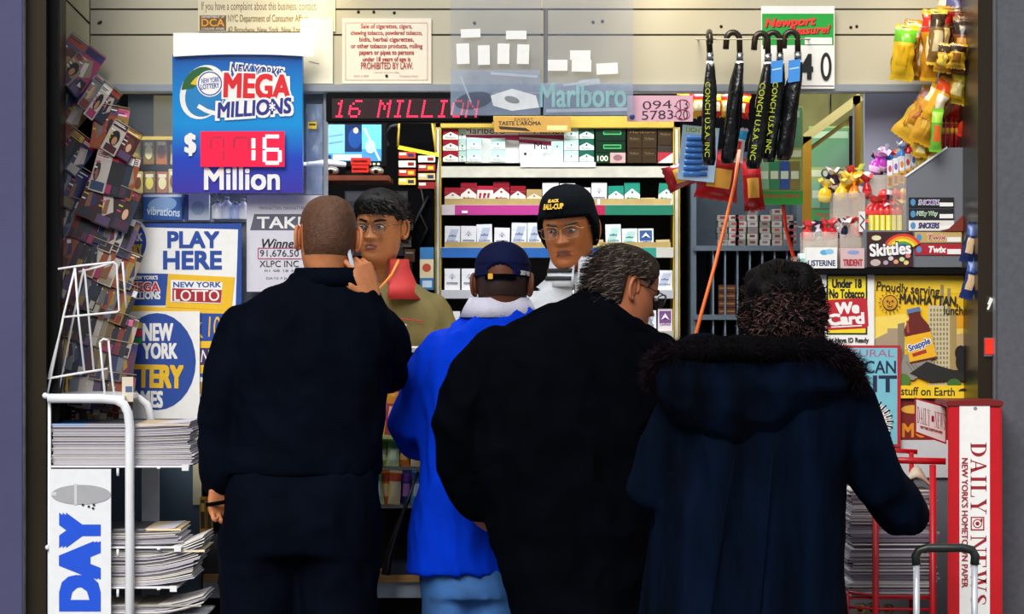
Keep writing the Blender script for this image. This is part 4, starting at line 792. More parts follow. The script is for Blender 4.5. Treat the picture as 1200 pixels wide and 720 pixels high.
def newspaper(x0, x1, ytop, ybot, Y0, Y1, label, group, seed=0, curl=0., top=None, tilt=0., name='newspaper', edge='#c9c4cc'):
    """folded paper: layered edges, lying flat between two heights"""
    rnd = random.Random(seed); b = MB(); n = 3; zs = [P(0, ybot, Y0).z + (P(0, ytop, Y0).z - P(0, ybot, Y0).z) * i / n for i in range(n + 1)]
    for i in range(n):
        xa = P(x0, 0, Y0).x + rnd.uniform(-.006, .006); xb = P(x1, 0, Y0).x + rnd.uniform(-.012, .006); ya = Y0 + rnd.uniform(-.006, .006)
        m = pm(edge if rnd.random() < .6 else rnd.choice(['#e4e0dc', '#a8a2ac', '#d8d2cc']), .8) ; nx = 8; vs = []
        for k in range(nx + 1):
            t = k / nx; x = xa + (xb - xa) * t; dz = curl * max(0, t - .55) ** 2 * 4.9 + tilt * t
            for y, z in ((ya, zs[i] + .0006), (Y1, zs[i] + .0006), (Y1, zs[i+1] - .0006), (ya, zs[i+1] - .0006)): vs.append((x + (0 if k < nx else (z - zs[i])*.5), y, z + dz))
        fs = [(k*4+j, k*4+(j+1) % 4, (k+1)*4+(j+1) % 4, (k+1)*4+j) for k in range(nx) for j in range(4)] + [(0,1,2,3), (nx*4+3, nx*4+2, nx*4+1, nx*4)]
        b.add(vs, fs, m)
    if top:
        z = zs[-1] + .001; xa = P(x0, 0, Y0).x
        for cx0, cx1, h in top: b.add([(P(cx0, 0, Y0).x, Y0 - .004, z), (P(cx1, 0, Y0).x, Y0 - .004, z), (P(cx1, 0, Y0).x, Y1, z + .002), (P(cx0, 0, Y0).x, Y1, z + .002), (P(cx0, 0, Y0).x, Y0 - .006, z - .006), (P(cx1, 0, Y0).x, Y0 - .006, z - .006)], [(0,1,2,3), (4,5,1,0)], pm(h))
    return tag(b.build(name), label, 'newspaper', group)
Yn0, Yn1 = YR + .03, .19
N = 8
for i in range(N):
    yb = 545 - i * 6.0; newspaper(61 + random.uniform(-1, 2), 226 + random.uniform(-5, 3), yb - 5.8, yb, Yn0, Yn1, f'folded newspaper on the top shelf of the white rack, {ORD[i]} from the bottom', 'newspapers on the top shelf of the white rack', i, .010 * i / N, [(60, 100, '#2c6fae'), (100, 160, '#6a6a6e'), (160, 222, '#d0b890')] if i == N - 1 else None)
for i in range(4):
    yb = 640 - i * 5.0; newspaper(70, 213 - i*2, yb - 4.8, yb, Yn0, Yn1, f'folded newspaper on the second shelf of the white rack, {ORD[i]} from the bottom', 'newspapers on the second shelf of the white rack', 20 + i, .006, [(120, 170, '#3a3a40'), (172, 212, '#d8c090')] if i == 3 else None)
for i in range(7):
    yb = 687 - i * 6.0; newspaper(70, 226 + i*2.5, yb - 5.8, yb, Yn0, Yn1, f'curled newspaper on the third shelf of the white rack, {ORD[i]} from the bottom', 'newspapers on the third shelf of the white rack', 40 + i, .022 + .004*i, [(150, 200, '#b0aeb4'), (200, 240, '#e0cfa8')] if i == 6 else None)
for i in range(2):
    yb = 721 - i * 6.0; newspaper(90, 236 + i*4, yb - 5.8, yb, Yn0, Yn1, f'newspaper on the lowest visible shelf of the white rack, {("lower","upper")[i]} one', 'newspapers on the lowest shelf of the white rack', 60 + i, .03, [(160, 236, '#8a8478')] if i == 1 else None)
for i, (x, c) in enumerate(((234, '#e0a020'), (242, '#c98a18'))):
    f = Flat(.32); f.board(x, 583, x + 7, 626, .03, pm(c)); f.rect(x + 1, 586, x + 6, 620, pm('#3a2a10')); f.rect(x + 1.5, 590, x + 5.5, 600, pm('#e8c040')); flat_thing(f, 'snack_box', f'{("left","right")[i]} narrow yellow box beside the newspaper rack, near the bald man\'s hand', 'box', 'narrow yellow boxes by the rack', .001)
b = MB(); b.pbox(232, 626, 262, 674, .31, .4, pm('#1a1c22')); tag(b.build('dark_carton', bevel=.002), 'dark carton on the ledge carrying the two narrow yellow boxes', 'box')
f = Flat(.41); f.board(226, 505, 236, 592, .003, pm('#d8cfae')); flat_thing(f, 'paper_strip', 'narrow cream paper strip on the counter front, left of the bald man', 'paper')

# ------------------------------------------------------------------ candy rack on the counter front between the customers
YK = .34
cr_ = thing('candy_rack', 'candy rack on the counter front between the bald man and the blue jacket', 'rack', P(470, 600, YK))
for y in (511, 547, 592):
    b = MB(); b.pbox(430, y, 520, y + 4, YK - .02, YK + .10, m_clear2 if y != 511 else mat('lime shelf strip', '#b8cc7a', .4)); b.build('tier', cr_)
b = MB(); b.pbox(430, 440, 520, 600, YK + .10, YK + .105, m_black); b.build('back_panel', cr_)
kid = [('#c94a1c','#e0801c','#2a6aa0'), ('#e8d8a0','#d0502a','#f0e0b0'), ('#9ac02a','#6aa020','#e8f0c0'), ('#e0c020','#3a8a3a','#fff0a0'), ('#2a2a6a','#6a3a9a','#c080c0'), ('#b8d0a0','#5a9a5a','#d8e8c0'), ('#a83a5a','#d08a20','#f0c0a0'), ('#4a9ac0','#2a5aa0','#e0f0ff'), ('#d87a1c','#a83a1c','#ffd080'), ('#7a1c3a','#c0306a','#f0b0d0')]
km = [pouch_mesh(.048, .13, .02, c, 'candy_bag', seed=i) for i, c in enumerate(kid)]
i = 0
for r_, (y0, y1, xs) in enumerate(((456, 511, (437, 447, 458, 470, 482, 494)), (516, 547, (437, 446, 459, 472, 485)), (552, 592, (437, 448, 461, 474, 487)))):
    for k, x in enumerate(xs):
        h = S(y1 - y0, YK) / .13; put(km[(i*3 + r_) % 10], 'candy_bag', P(x + 3, y0, YK + .02 + .012*(k % 2)), f'{("orange","cream","green","yellow","purple","pale green","red","blue","amber","crimson")[(i*3+r_) % 10]} candy bag, {("top","middle","bottom")[r_]} row of the rack between the customers, {ORD[k]} from the left', 'candy', 'candy bags on the counter front', (0, random.uniform(-5, 5), 0), (.8, .8, h)); i += 1
b = MB(); b.tube([P(490, 553, .12), P(476, 592, .12), P(466, 620, .12), P(455, 655, .12), P(452, 674, .12)], [.004, .005, .011, .013, .014], mat('black rod plastic', '#08080a', .35), 10); tag(b.build('black_rod'), 'slim black tapering rod leaning between the bald man and the blue jacket', 'rod')
b = MB(); b.pbox(452, 660, 490, 674, .28, .4, pm('#16243a')); tag(b.build('dark_box', bevel=.003), 'low dark navy box standing on the ledge under the candy rack', 'box')

# ------------------------------------------------------------------ right hand counter, posters and candy
YQ = .20
b = MB(); b.pbox(930, 314.5, 1146, 322, YQ - .05, .55, m_black); b.pbox(936, 322, 1146, 930, YQ, YQ + .3, m_steel); tag(b.build('candy_counter', bevel=.002), 'grey side counter with black top edge carrying the candy display', 'counter')
b = MB(); b.add([P(x, y, Y) for Y in (YQ + .05, YQ + .3) for x, y in ((899,326),(958,316),(958,430),(899,430))], [(3,2,1,0),(4,5,6,7),(0,1,5,4),(1,2,6,5),(2,3,7,6),(3,0,4,7)], mat('dark grey box metal', '#2b2d30', .5, .2)); tag(b.build('till_box', bevel=.004), 'dark grey box with slanting top left of the yellow age notice', 'box')
f = Flat(YQ - .012); f.board(1024, 323, 1146, 467, .003, pm('#f2c21c')); f.l = 1
f.poly([(1024,372),(1060,368),(1090,380),(1146,372),(1146,410),(1024,410)], pm('#f6d860')); f.poly([(1024,340),(1024,332),(1050,328),(1146,328),(1146,345)], pm('#f7cf30')); f.poly([(1120,365),(1146,360),(1146,385),(1112,385)], pm('#f0a818'))
bl = pm('#b89a5a'); f.poly([(1024,398),(1040,390),(1040,385),(1052,385),(1052,452),(1024,452)], pm('#a8967a')); f.poly([(1052,380),(1060,378),(1060,452),(1052,452)], pm('#8f8064'))
f.rect(1088, 358, 1113, 455, pm('#cfc29a')); f.rect(1113, 362, 1121, 455, pm('#a8905a')); f.rect(1102, 334, 1106, 358, pm('#9a8a5a')); f.rect(1110, 338, 1114, 362, pm('#9a8a5a')); f.poly([(1121,392),(1146,388),(1146,440),(1121,440)], pm('#c9a878'))
for r_ in range(16):
    for c_ in range(6): f.rect(1090 + c_*3.8, 362 + r_*5.6, 1091.8 + c_*3.8, 365 + r_*5.6, pm('#8a7a5a'), l=6)
f.l = 8; ps = pm('#2a2412'); f.text('Proudly serving', 1027, 333, 1101, 347, ps, .02, ang=-5); f.text('MANHATTAN,', 1054, 346, 1123, 359, ps, .04, ang=-3); f.text('lunch and', 1106, 359, 1147, 369, ps, .03)
f.ell(1043, 355, 8.5, 8.5, pm('#d89a1c')); f.rim(1043, 355, 9, 9, 1, ps)
for k in range(16): a = 2*math.pi*k/16; f.line([(1043+10.5*math.cos(a), 355+10.5*math.sin(a)), (1043+13.5*math.cos(a), 355+13.5*math.sin(a))], 1, ps)
f.ell(1040, 353, 1.2, 1, ps); f.ell(1046, 353, 1.2, 1, ps); f.rim(1043, 357, 3.6, 3, .8, ps, a0=20, a1=160); f.line([(1043,353),(1042,357)], .8, ps)
f.poly([(1050,440),(1060,416),(1076,412),(1090,418),(1092,428),(1082,438),(1070,446)], pm('#8f8a80')); 
for k in range(5): f.line([(1062+k*5, 424+k*1.5), (1070+k*4.5, 436)], .8, pm('#5a564e'))
f.poly([(1066,438),(1086,424),(1104,430),(1118,434),(1146,432),(1146,448),(1116,446),(1090,448)], pm('#22201e')); f.ell(1130, 424, 10, 14, pm('#161414')); f.ell(1126, 414, 7, 9, pm('#161414'))
f.ell(1058, 446, 9, 8, pm('#4f7a2a')); f.ell(1118, 450, 8, 6, pm('#3f6a2a'))
rb = lambda pts: rotp(pts, 1075, 394, 12)
f.poly(rb([(1070,363),(1084,363),(1084,372),(1091,384),(1092,424),(1060,424),(1061,384),(1070,372)]), pm('#6a1c14')); f.poly(rb([(1069,361),(1085,361),(1085,366),(1069,366)]), pm('#5a7aa8')); f.poly(rb([(1060.5,392),(1091.5,392),(1092,422),(1060,422)]), pm('#f0b41c')); f.poly(rb([(1064,388),(1066,374),(1068,374),(1067,388)]), pm('#a84a3a'))
f.text('Snapple', 1063, 399, 1092, 411, WHT, .09, .1, ang=22); f.text('Snapple', 1064, 400, 1091, 410, pm('#2a4f9a'), .04, .1, ang=22); f.rect(1069, 412, 1086, 416, pm('#b0301c'), ang=18)
f.rect(1024, 452, 1146, 467, pm('#f4cc20')); f.text('stuff on Earth', 1056, 454, 1119, 464, ps, .03, ang=-1); f.ell(1133, 459, 10, 4, ps, a0=180, a1=360)
flat_thing(f, 'drink_poster', 'yellow iced tea poster with a bottle and skyline, Proudly serving Manhattan', 'poster')
f = Flat(YQ - .010); f.board(1050, 468, 1146, 560, .003, pm('#7a1c14')); f.text('MO', 1057, 496, 1088, 513, pm('#e08a1c'), .05); f.ell(1070, 480, 14, 5, pm('#e0a83a')); f.rect(1050, 516, 1146, 560, pm('#c9c9cc')); flat_thing(f, 'red_poster', 'dark red poster with an orange letter M, below the yellow poster', 'poster')
f = Flat(YQ - .022); f.board(958, 318, 1024.5, 405, .003, WHT); f.l = 1; f.rect(968.5, 322, 1016.5, 392.5, INK); f.rect(970.5, 324, 1014.5, 390.5, pm('#f4dc1c'))
f.text('Under 18', 975, 327, 1010, 338, INK, .06); f.text('No Tobacco', 972, 339, 1013, 350, INK, .05)
f.poly(rotp([(968,353),(971,350.5),(1014,350.5),(1017,353),(1017,383),(1014,386),(971,386),(968,383)], 992, 368, 3), pm('#c01c2c')); f.text('We', 979, 354, 1007, 368, WHT, .08, ang=3); f.text('Card', 970, 367, 1013, 381, WHT, .08, ang=3); f.rect(974, 382, 1010, 383.4, WHT, ang=3); f.text('Must Have ID Ready', 964, 396, 1018, 403.5, INK, .04)
flat_thing(f, 'age_notice', 'white and yellow age notice with a red panel, right of the grey box', 'notice')
f = Flat(YQ - .030); f.board(948, 405, 1055.5, 524, .004, pm('#b8202c')); f.rect(952, 408, 1051.5, 521, pm('#79bfd0')); lb = pm('#12284a'); f.text('NATURAL', 972, 410, 1048, 418.5, pm('#a85a8a'), 0); f.text('AMERICAN', 963, 423, 1050, 438, lb, .03); f.text('SPIRIT', 958, 440, 1051, 460, pm('#3a1430'), .05); f.text('SPIRIT', 959, 440.5, 1050, 459.5, lb, .03)
f.ell(1006, 495, 35, 26, INK); f.ell(1006, 495, 33.5, 24.5, pm('#d0281c')); f.ell(1004, 497, 25, 18, pm('#f0c020')); f.ell(1000, 498, 16, 13, pm('#c8902a'))
for k in range(9): a = R(-62 + k*15); f.poly([(1020,495),(1020+24*math.cos(a)-2.5*math.sin(a), 495+24*math.sin(a)+2.5*math.cos(a)),(1020+27*math.cos(a),495+27*math.sin(a)),(1020+24*math.cos(a)+2.5*math.sin(a),495+24*math.sin(a)-2.5*math.cos(a))], WHT); f.line([(1020+19*math.cos(a), 495+19*math.sin(a)), (1020+27*math.cos(a), 495+27*math.sin(a))], 2, INK)
f.poly([(1012,482),(1024,484),(1028,500),(1018,512),(1010,508)], WHT); f.line([(1014,490),(1024,496)], 1, INK)
flat_thing(f, 'tobacco_poster', 'pale blue tobacco poster with red edge and feathered emblem behind the fur hood', 'poster')
# metal candy display and its labels
o = thing('candy_display', 'grey sheet metal candy display with a slanted top edge, against the right jamb', 'display', P(1100, 315, YQ))
b = MB(); b.add([P(x, y, Y) for Y in (YQ, YQ + .02) for x, y in ((1062,206),(1110,173),(1146,173),(1146,314),(1062,314))], [(4,3,2,1,0),(5,6,7,8,9)] + [(i, (i+1) % 5, 5+(i+1) % 5, 5+i) for i in range(5)], m_steel); b.build('side_panel', o)
b = MB(); b.add([P(x, y, Y) for Y in (YQ - .004, YQ + .004) for x, y in ((1060,206),(1110,171.5),(1110,174),(1062,207.5))], [(3,2,1,0),(4,5,6,7),(0,1,5,4),(1,2,6,5),(2,3,7,6),(3,0,4,7)], m_white); b.build('edge_strip', o)
b = MB(); b.pbox(1012, 270, 1128, 314, YQ - .002, YQ + .2, m_steel); b.build('lower_step', o, .002)
b = MB(); b.pbox(1046, 205, 1062, 270, YQ + .01, YQ + .2, m_clear2); b.build('clear_panel', o)
def lbl(x0, y0, x1, y1, bgc, t, tc_, xa, xb, lab, extra=None):
    f = Flat(YQ - .006); f.board(x0, y0, x1, y1, .002, pm(bgc)); f.text(t, xa, y0+2.5, xb, y1-2.5, pm(tc_), .06, .2); f.text(t, xa+.8, y0+3.3, xb-.8, y1-3.3, pm(extra or '#1a1a3a'), .03, .2); f.rect(x1-17, y0+6, x1-1, y1-1, WHT); f.ell(x0+5, (y0+y1)/2, 3, 4, pm('#4a90c8')); return flat_thing(f, 'bar_label', lab, 'label', 'chocolate bar labels on the candy display')
lbl(1065, 231.5, 1118, 243, '#141418', 'SNICKERS', '#e8e8f0', 1076, 1101, 'topmost black bar label with purple lettering on the grey candy display', '#7a3a9a'); lbl(1065, 245, 1118, 257, '#141418', 'Milky Way', '#e8f0e0', 1074, 1099, 'black bar label with green lettering, second on the grey candy display', '#2a7a3a')
lbl(1065, 258.5, 1118, 270.5, '#e8e4e0', 'SNICKERS', '#4a2a1a', 1076, 1101, 'white bar label just above the step of the candy display', '#2a3a8a'); lbl(1072, 272, 1127, 284.5, '#c9a868', 'Twix', '#f0e0e0', 1086, 1110, 'tan bar label, upper one on the step of the candy display', '#b02a3a'); lbl(1072, 286, 1127, 299, '#b0182a', 'Twix', '#fff0f0', 1088, 1109, 'red bar label, lower one on the step of the candy display', '#ffffff')
f = Flat(YQ - .012); f.board(1016, 272, 1070, 313, .05, pm('#3a1418')); f.l = 1
for k, c in enumerate(('#d83a2a','#f0a020','#f4e030','#4aa03a','#3a6ac0')): f.rim(1058, 296, 24-k*3.4, 22-k*3, 3.4, pm(c), a0=180, a1=330)
f.text('Skittles', 1017.5, 283, 1069, 301, INK, .09, ang=4); f.text('Skittles', 1019, 284.5, 1067.5, 299.5, pm('#f4f0f0'), .05, ang=4); f.ell(1027, 279, 5.5, 3, pm('#e8e0b0')); f.ell(1026, 308, 6, 4, pm('#c9b8b0'))
for k, (x, y) in enumerate(((1044,303),(1050,307),(1057,304),(1062,308),(1038,308),(1064,300))): f.ell(x, y, 3, 2.6, pm(['#d8d0d0','#e0a070','#c8e0a0','#f0d080','#b8a0c0','#e08080'][k]))
f.rim(1043, 292.5, 26.5, 20, .1, INK); flat_thing(f, 'candy_box', 'dark red candy box with a rainbow on the counter, left of the grey display', 'box')
b = Flat(YQ - .02); b.board(945, 290, 981, 317, .06, WHT); b.text('LISTERINE', 947, 305, 979, 312, pm('#1c3a6a'), .05); b.ell(966, 296, 5, 3, pm('#5ab0e0')); b.ell(972, 295, 5, 3, pm('#8ac8ea')); b.ell(951, 318, 4, 1.5, pm('#3ab0a0')); flat_thing(b, 'mouthwash_box', 'white mouthwash box with navy lettering at the left end of the candy counter', 'box')
b = Flat(YQ + .02); b.board(937, 297, 946, 316, .06, pm('#d8ece8')); b.rect(938, 303, 944, 308, pm('#8ab8b0')); flat_thing(b, 'mouthwash_box', 'narrow pale box just left of the white mouthwash box', 'box')
b = Flat(YQ - .015); b.board(985, 291, 1013, 316, .05, pm('#d8b8b8')); b.text('TRIDENT', 988, 304, 1011, 312, pm('#a82a3a'), .06); b.ell(1000, 296, 7, 2.5, pm('#8aa0d0')); flat_thing(b, 'gum_box', 'pink box with red lettering between the white mouthwash and dark red boxes', 'box')
def clear_box(x0, y0, x1, y1, Y, lab):
    b = MB(); t = .003; A = P(x0, y1, Y); B = P(x1, y0, Y); D = .09
    b.box((A.x, Y, A.z), (B.x, Y + t, B.z), m_clear2); b.box((A.x, Y, A.z), (A.x + t, Y + D, B.z), m_clear2); b.box((B.x - t, Y, A.z), (B.x, Y + D, B.z), m_clear2); b.box((A.x, Y + D, A.z), (B.x, Y + D + t, B.z), m_clear2); b.box((A.x, Y, A.z), (B.x, Y + D, A.z + t), m_clear2)
    return tag(b.build('clear_box'), lab, 'box')
clear_box(941, 272, 982, 300, YQ + .05, 'open clear acrylic box of red and white candies above the white mouthwash box'); clear_box(984, 262, 1014, 300, YQ + .05, 'open clear acrylic box above the pink gum box'); clear_box(976, 226, 1014, 264, YQ + .18, 'tall clear acrylic box under the yellow wrapped lollipops'); clear_box(1016, 205, 1046, 245, YQ + .2, 'clear acrylic box under the purple lollipops')
b = MB(); b.pbox(936, 300, 1062, 316, YQ + .04, .5, m_clear2); b.pbox(975, 264, 1062, 300, YQ + .17, .5, m_steel); b.pbox(1014, 245, 1062, 264, YQ + .19, .5, m_steel); tag(b.build('display_steps'), 'stepped riser carrying the clear candy boxes left of the grey display', 'riser')
def candy_mesh(c1, c2, k):
    """twist wrapped sweet with a flared ruffle"""
    b = MB(); n = 10; prof = [(.004, 0), (.013, .004), (.015, .018), (.011, .030), (.004, .035), (.010, .043), (.017, .052)]; vs = []
    for i, (r_, z) in enumerate(prof):
        for j in range(n): a = 2*math.pi*j/n; q = r_ * (1 + (.35*math.cos(a*3 + k) if i > 4 else .08*math.cos(a*2))); vs.append((q*math.cos(a), q*math.sin(a)*.8, z + (.006*math.sin(a*3) if i == 6 else 0)))
    for i in range(len(prof)-1):
        m = pm(c2 if i in (1, 5) else c1, .2); b.f += [(i*n+j, i*n+(j+1) % n, (i+1)*n+(j+1) % n, (i+1)*n+j) for j in range(n)]; b.m += [b.mi(m)]*n; b.sm += [True]*n
    b.v = [Vector(v) for v in vs]; return b.mesh('wrapped_candy')
cc = [('red', candy_mesh('#c0141e', '#e0484a', 0)), ('white', candy_mesh('#c9c4d0', '#20254a', 1)), ('yellow', candy_mesh('#f4c41c', '#f8e070', 2)), ('blue', candy_mesh('#3a8ad8', '#e8f0f8', 3)), ('green', candy_mesh('#8ac83a', '#d0e860', 4)), ('navy', candy_mesh('#1c1f3f', '#d8d0d0', 5)), ('purple', candy_mesh('#c040c0', '#f0c8f0', 6)), ('orange', candy_mesh('#e0801c', '#f8d070', 7))]
CI = {n: m for n, m in cc}
def candy(x, y, Y, c, lab, grp, rot, sc=1.0): put(CI[c], 'wrapped_candy', P(x, y, Y), lab, 'candy', grp, rot, (sc,)*3)
seq = ['red','navy','white','red','red','white','navy','red','red']
for k in range(9): candy(946 + k*7.2, 283 - k*.6, YQ + .07 + .02*(k % 2), seq[k], f'{seq[k]} wrapped candy in the acrylic boxes above the mouthwash box, {ORD[k]} from the left', 'wrapped candies above the mouthwash', (random.uniform(-20, 20), random.uniform(-30, 30), k*40), 1.15)
seq = ['yellow','white','navy','yellow','yellow','red','orange','blue','green','red']
for k in range(10): candy(966 + k*5.6, 238 - (k % 3)*6 - k*.6, YQ + .2 + .025*(k % 3), seq[k], f'{seq[k]} wrapped lollipop in the tall acrylic box row, {ORD[k]} from the left', 'lollipops over the tall acrylic box', (random.uniform(-20, 10), random.uniform(-35, 35), k*50), 1.35)
put(pouch_mesh(.05, .07, .012, ['#f4c41c', '#f8e880', '#e0a01c'], 'lollipop_bag', seed=3), 'lollipop_bag', P(1002, 203, YQ + .22), 'tall yellow wrapper sticking up among the lollipops, left of the centre', 'candy', 'tall yellow wrappers', (10, -12, 0)); put(pouch_mesh(.04, .07, .012, ['#f4c41c', '#f8d840', '#f0e090'], 'lollipop_bag', seed=5), 'lollipop_bag', P(1014, 207, YQ + .23), 'tall yellow wrapper right of the first one among the lollipops', 'candy', 'tall yellow wrappers', (6, 14, 0))
for k in range(6):
    b = MB(); a = P(1021 + k*6.6, 271, YQ + .06); w_ = S(5.6, YQ); h = S(19, YQ); b.box((a.x - w_/2, a.y, a.z), (a.x + w_/2, a.y + .012, a.z + h), pm('#f0e020', .3)); b.box((a.x - w_*.2, a.y - .0005, a.z), (a.x + w_*.2, a.y, a.z + h), pm('#f8f4b0', .3)); tag(b.build('yellow_stick', bevel=.002), f'yellow candy stick standing above the dark red box, {ORD[k]} from the left', 'candy', 'yellow candy sticks')
    candy(1019 + k*6.8, 255, YQ + .09, 'red', f'red candy above the yellow sticks, {ORD[k]} from the left', 'red candies above the yellow sticks', (0, 20 + random.uniform(-10, 10), k*30), 1.2)
seq = ['purple','white','purple','red','blue','yellow','blue','yellow','red','orange']
for k in range(10): candy(1024 + k*5.4, 204 - k*1.9 + (k % 2)*5, YQ + .24 + .02*(k % 2), seq[k], f'{seq[k]} candy in the top acrylic row beside the slanted edge, {ORD[k]} from the left', 'candies beside the slanted metal edge', (0, random.uniform(-30, 30), k*45), 1.3)
for k in range(5):
    f = Flat(YQ + .14); x = 1040 + k*7; y = 212 - k*2.6; f.board(x, y - 24, x + 6, y - 6, .01, pm('#eceaf0')); f.ell(x+3, y-14, 2, 4, pm(['#d04a6a','#8a5ac0','#e08a3a','#c03a3a','#4a7ac0'][k])); f.rect(x, y-6, x+6, y+8, pm('#e8b020')); f.rect(x+1, y-4, x+5, y+6, pm('#a85a1c')); flat_thing(f, 'candy_packet', f'slim white and amber packet behind the slanted edge, {ORD[k]} from the left', 'candy', 'slim packets behind the slanted edge', .001)
for k in range(4):
    x = 1036 + k*8; candy(x, 222, YQ + .1, ('red','navy','red','orange')[k], f'{("red","navy","red","orange")[k]} sweet below the slim white packets, {ORD[k]} from the left', 'sweets below the slim packets', (180, 10*k, 20*k), 1.0)
f = Flat(YQ + .03); f.board(1007, 248, 1014, 272, .015, pm('#e8e4e0')); f.line([(1008,252),(1013,258),(1008,264),(1013,270)], 1.5, INK); flat_thing(f, 'candy_packet', 'white packet with black zigzag beside the yellow sticks', 'candy')
# red jerky sticks and hanging snack bags
for k in range(8):
    b = MB(); a = P(1105 + k*5.4, 174, YQ + .06 + .01*(k % 2)); b.tube([a, a + Vector((0, 0, S(36, YQ)))], [.006, .006], pm('#b01c1c', .25), 8); b.tube([a + Vector((0, 0, S(17, YQ))), a + Vector((0, 0, S(24, YQ)))], .0065, pm('#e0a020', .25), 8); b.tube([a + Vector((0, 0, S(29, YQ))), a + Vector((0, 0, S(36, YQ)))], [.0065, .004], pm('#e8b838', .25), 8)
    tag(b.build('snack_stick'), f'red and gold snack stick behind the metal display top, {ORD[k]} from the left', 'snack', 'red snack sticks')
bags = [  # top x, y, bottom x, y, width px, colours, label
 (1063, 30, 1055, 92, 22, ['#e0b81c', '#6ab82a', '#d8a818', '#f0c020'], 'yellow snack bag with a green band, leftmost of the upper hanging bags'),
 (1074, 30, 1069, 90, 18, ['#e0a818', '#e8e0c8', '#a85a1c', '#d89a1c'], 'yellow and cream bag, second from the left of the upper hanging bags'),
 (1083, 26, 1079, 92, 16, ['#d8901c', '#c03a1c', '#e8d8b0', '#b8862a'], 'tan bag with red top, third of the upper hanging bags'),
 (1091, 12, 1088, 92, 16, ['#e8b01c', '#c82a18', '#f0d8a0', '#d0901c'], 'yellow bag with red top, fourth of the upper hanging bags'),
 (1100, 12, 1097, 74, 15, ['#e8c030', '#3a2a1c', '#d8c8a0', '#8a6a3a'], 'narrow brown and yellow bag, fifth of the upper hanging bags'),
 (1120, -14, 1096, 62, 24, ['#e8d0a0', '#f0e4cc', '#d8b890', '#e8c8a0'], 'large cream bag tilted across the upper hanging bags'),
 (1126, -12, 1118, 60, 26, ['#a8763a', '#5a5a8a', '#7a2a2a', '#b88a5a'], 'brown bag with violet top among the upper hanging bags'),
 (1140, -12, 1136, 66, 24, ['#c9a03a', '#6a3020', '#b08038', '#8a4a28'], 'dark brown and gold bag at the right of the upper hanging bags'),
 (1110, 52, 1104, 84, 16, ['#d8a828', '#3a2a14', '#e8c850', '#c08a20'], 'small gold bag under the tilted cream bag'),
 (1124, 52, 1120, 80, 16, ['#c89820', '#2a1a10', '#8a5a1c', '#d8a830'], 'small brown and gold bag second under the cream bag'),
 (1138, 58, 1134, 86, 16, ['#d0a020', '#4a3014', '#c09028', '#e0b838'], 'small gold bag at the right under the upper bags'),
 (1096, 108, 1058, 160, 24, ['#e0b02a', '#d8a8b0', '#e8c860', '#e8b838'], 'pale yellow bag slanting down at the left of the lower hanging bags'),
 (1104, 102, 1076, 166, 22, ['#d8a020', '#e8d8b8', '#e0b040', '#d09828'], 'gold bag slanting down, second of the lower hanging bags'),
 (1114, 94, 1090, 140, 18, ['#e0901c', '#d04a1c', '#f0e0c0', '#e0a828'], 'orange bag slanting down, third of the lower hanging bags'),
 (1140, 82, 1103, 134, 22, ['#e8c878', '#f0e0d0', '#d8a8b8', '#e8d0a0'], 'cream bag slanting down, fourth of the lower hanging bags'),
 (1144, 92, 1122, 146, 22, ['#e0c040', '#f0ece8', '#c82a20', '#d8301c'], 'white and red bag at the right of the lower hanging bags'),
 (1070, 24, 1066, 86, 16, ['#c8901c', '#d8d0b0', '#7a3a14', '#b07a20'], 'brown and gold bag tucked behind the leftmost upper bags'),
 (1108, 8, 1104, 70, 16, ['#d8a01c', '#a82018', '#e8c880', '#8a4a1c'], 'red and gold bag left of the violet topped bag'),
 (1130, 20, 1126, 84, 20, ['#8a5a24', '#2a1a12', '#b8842c', '#6a3a1c'], 'dark brown bag hanging low between the upper bags at the right'),
 (1112, 30, 1110, 90, 16, ['#b87a1c', '#3a2014', '#d8a840', '#9a6420'], 'dull gold bag under the large tilted cream bag'),
 (1088, 112, 1068, 150, 18, ['#c8781c', '#e0a030', '#a85a1c', '#d0902c'], 'amber bag tucked behind the pale slanting bag'),
 (1142, 118, 1132, 160, 18, ['#d8281c', '#e8d020', '#a81c14', '#c8341c'], 'red and yellow bag low beside the right jamb'),
 (1128, 84, 1118, 120, 18, ['#d8b828', '#e0c840', '#e8d890', '#c8a020'], 'yellow bag behind the fourth of the lower hanging bags')]
for k, (x0, y0, x1, y1, w_, cols_, lab) in enumerate(bags):
    Yb = .16 + .02 * ((k * 7) % 9) - (.06 if 'small' in lab else 0); a, c = P(x0, y0, Yb), P(x1, y1, Yb); L = (a - c).length; ang = math.degrees(math.atan2(-(c.x - a.x), -(c.z - a.z)))
    q = MB(); q.tube([P(x0 - 7, y0 - 2, Yb), P(x0 - 5, y0 + 2, Yb), P(x0 + 10, y0 + 2, Yb), Vector((xr, Yb, P(0, y0 + 2, Yb).z))], .0018, m_chrome, 6); tag(q.build('peg_hook'), 'thin peg carrying the ' + ' '.join(lab.replace(',', '').split()[:12]), 'hook', 'peg hooks for the snack bags')
    put(pouch_mesh(S(w_*1.25, Yb), L*1.05, .055, cols_, 'snack_bag', .013, seed=k), 'snack_bag', a, lab, 'snack bag', 'hanging snack bags at the right', (0, -ang if False else math.degrees(math.atan2(a.x - c.x, a.z - c.z)), random.uniform(-15, 15)))
o = put(pouch_mesh(.035, .13, .02, ['#7ac82a', '#a8e048', '#e06a2a', '#6ab03a'], 'green_packet', seed=4), 'green_packet', P(1099, 128, .14), 'bright green and orange packet hanging left of the red snack sticks', 'snack', None, (0, 3, 0))
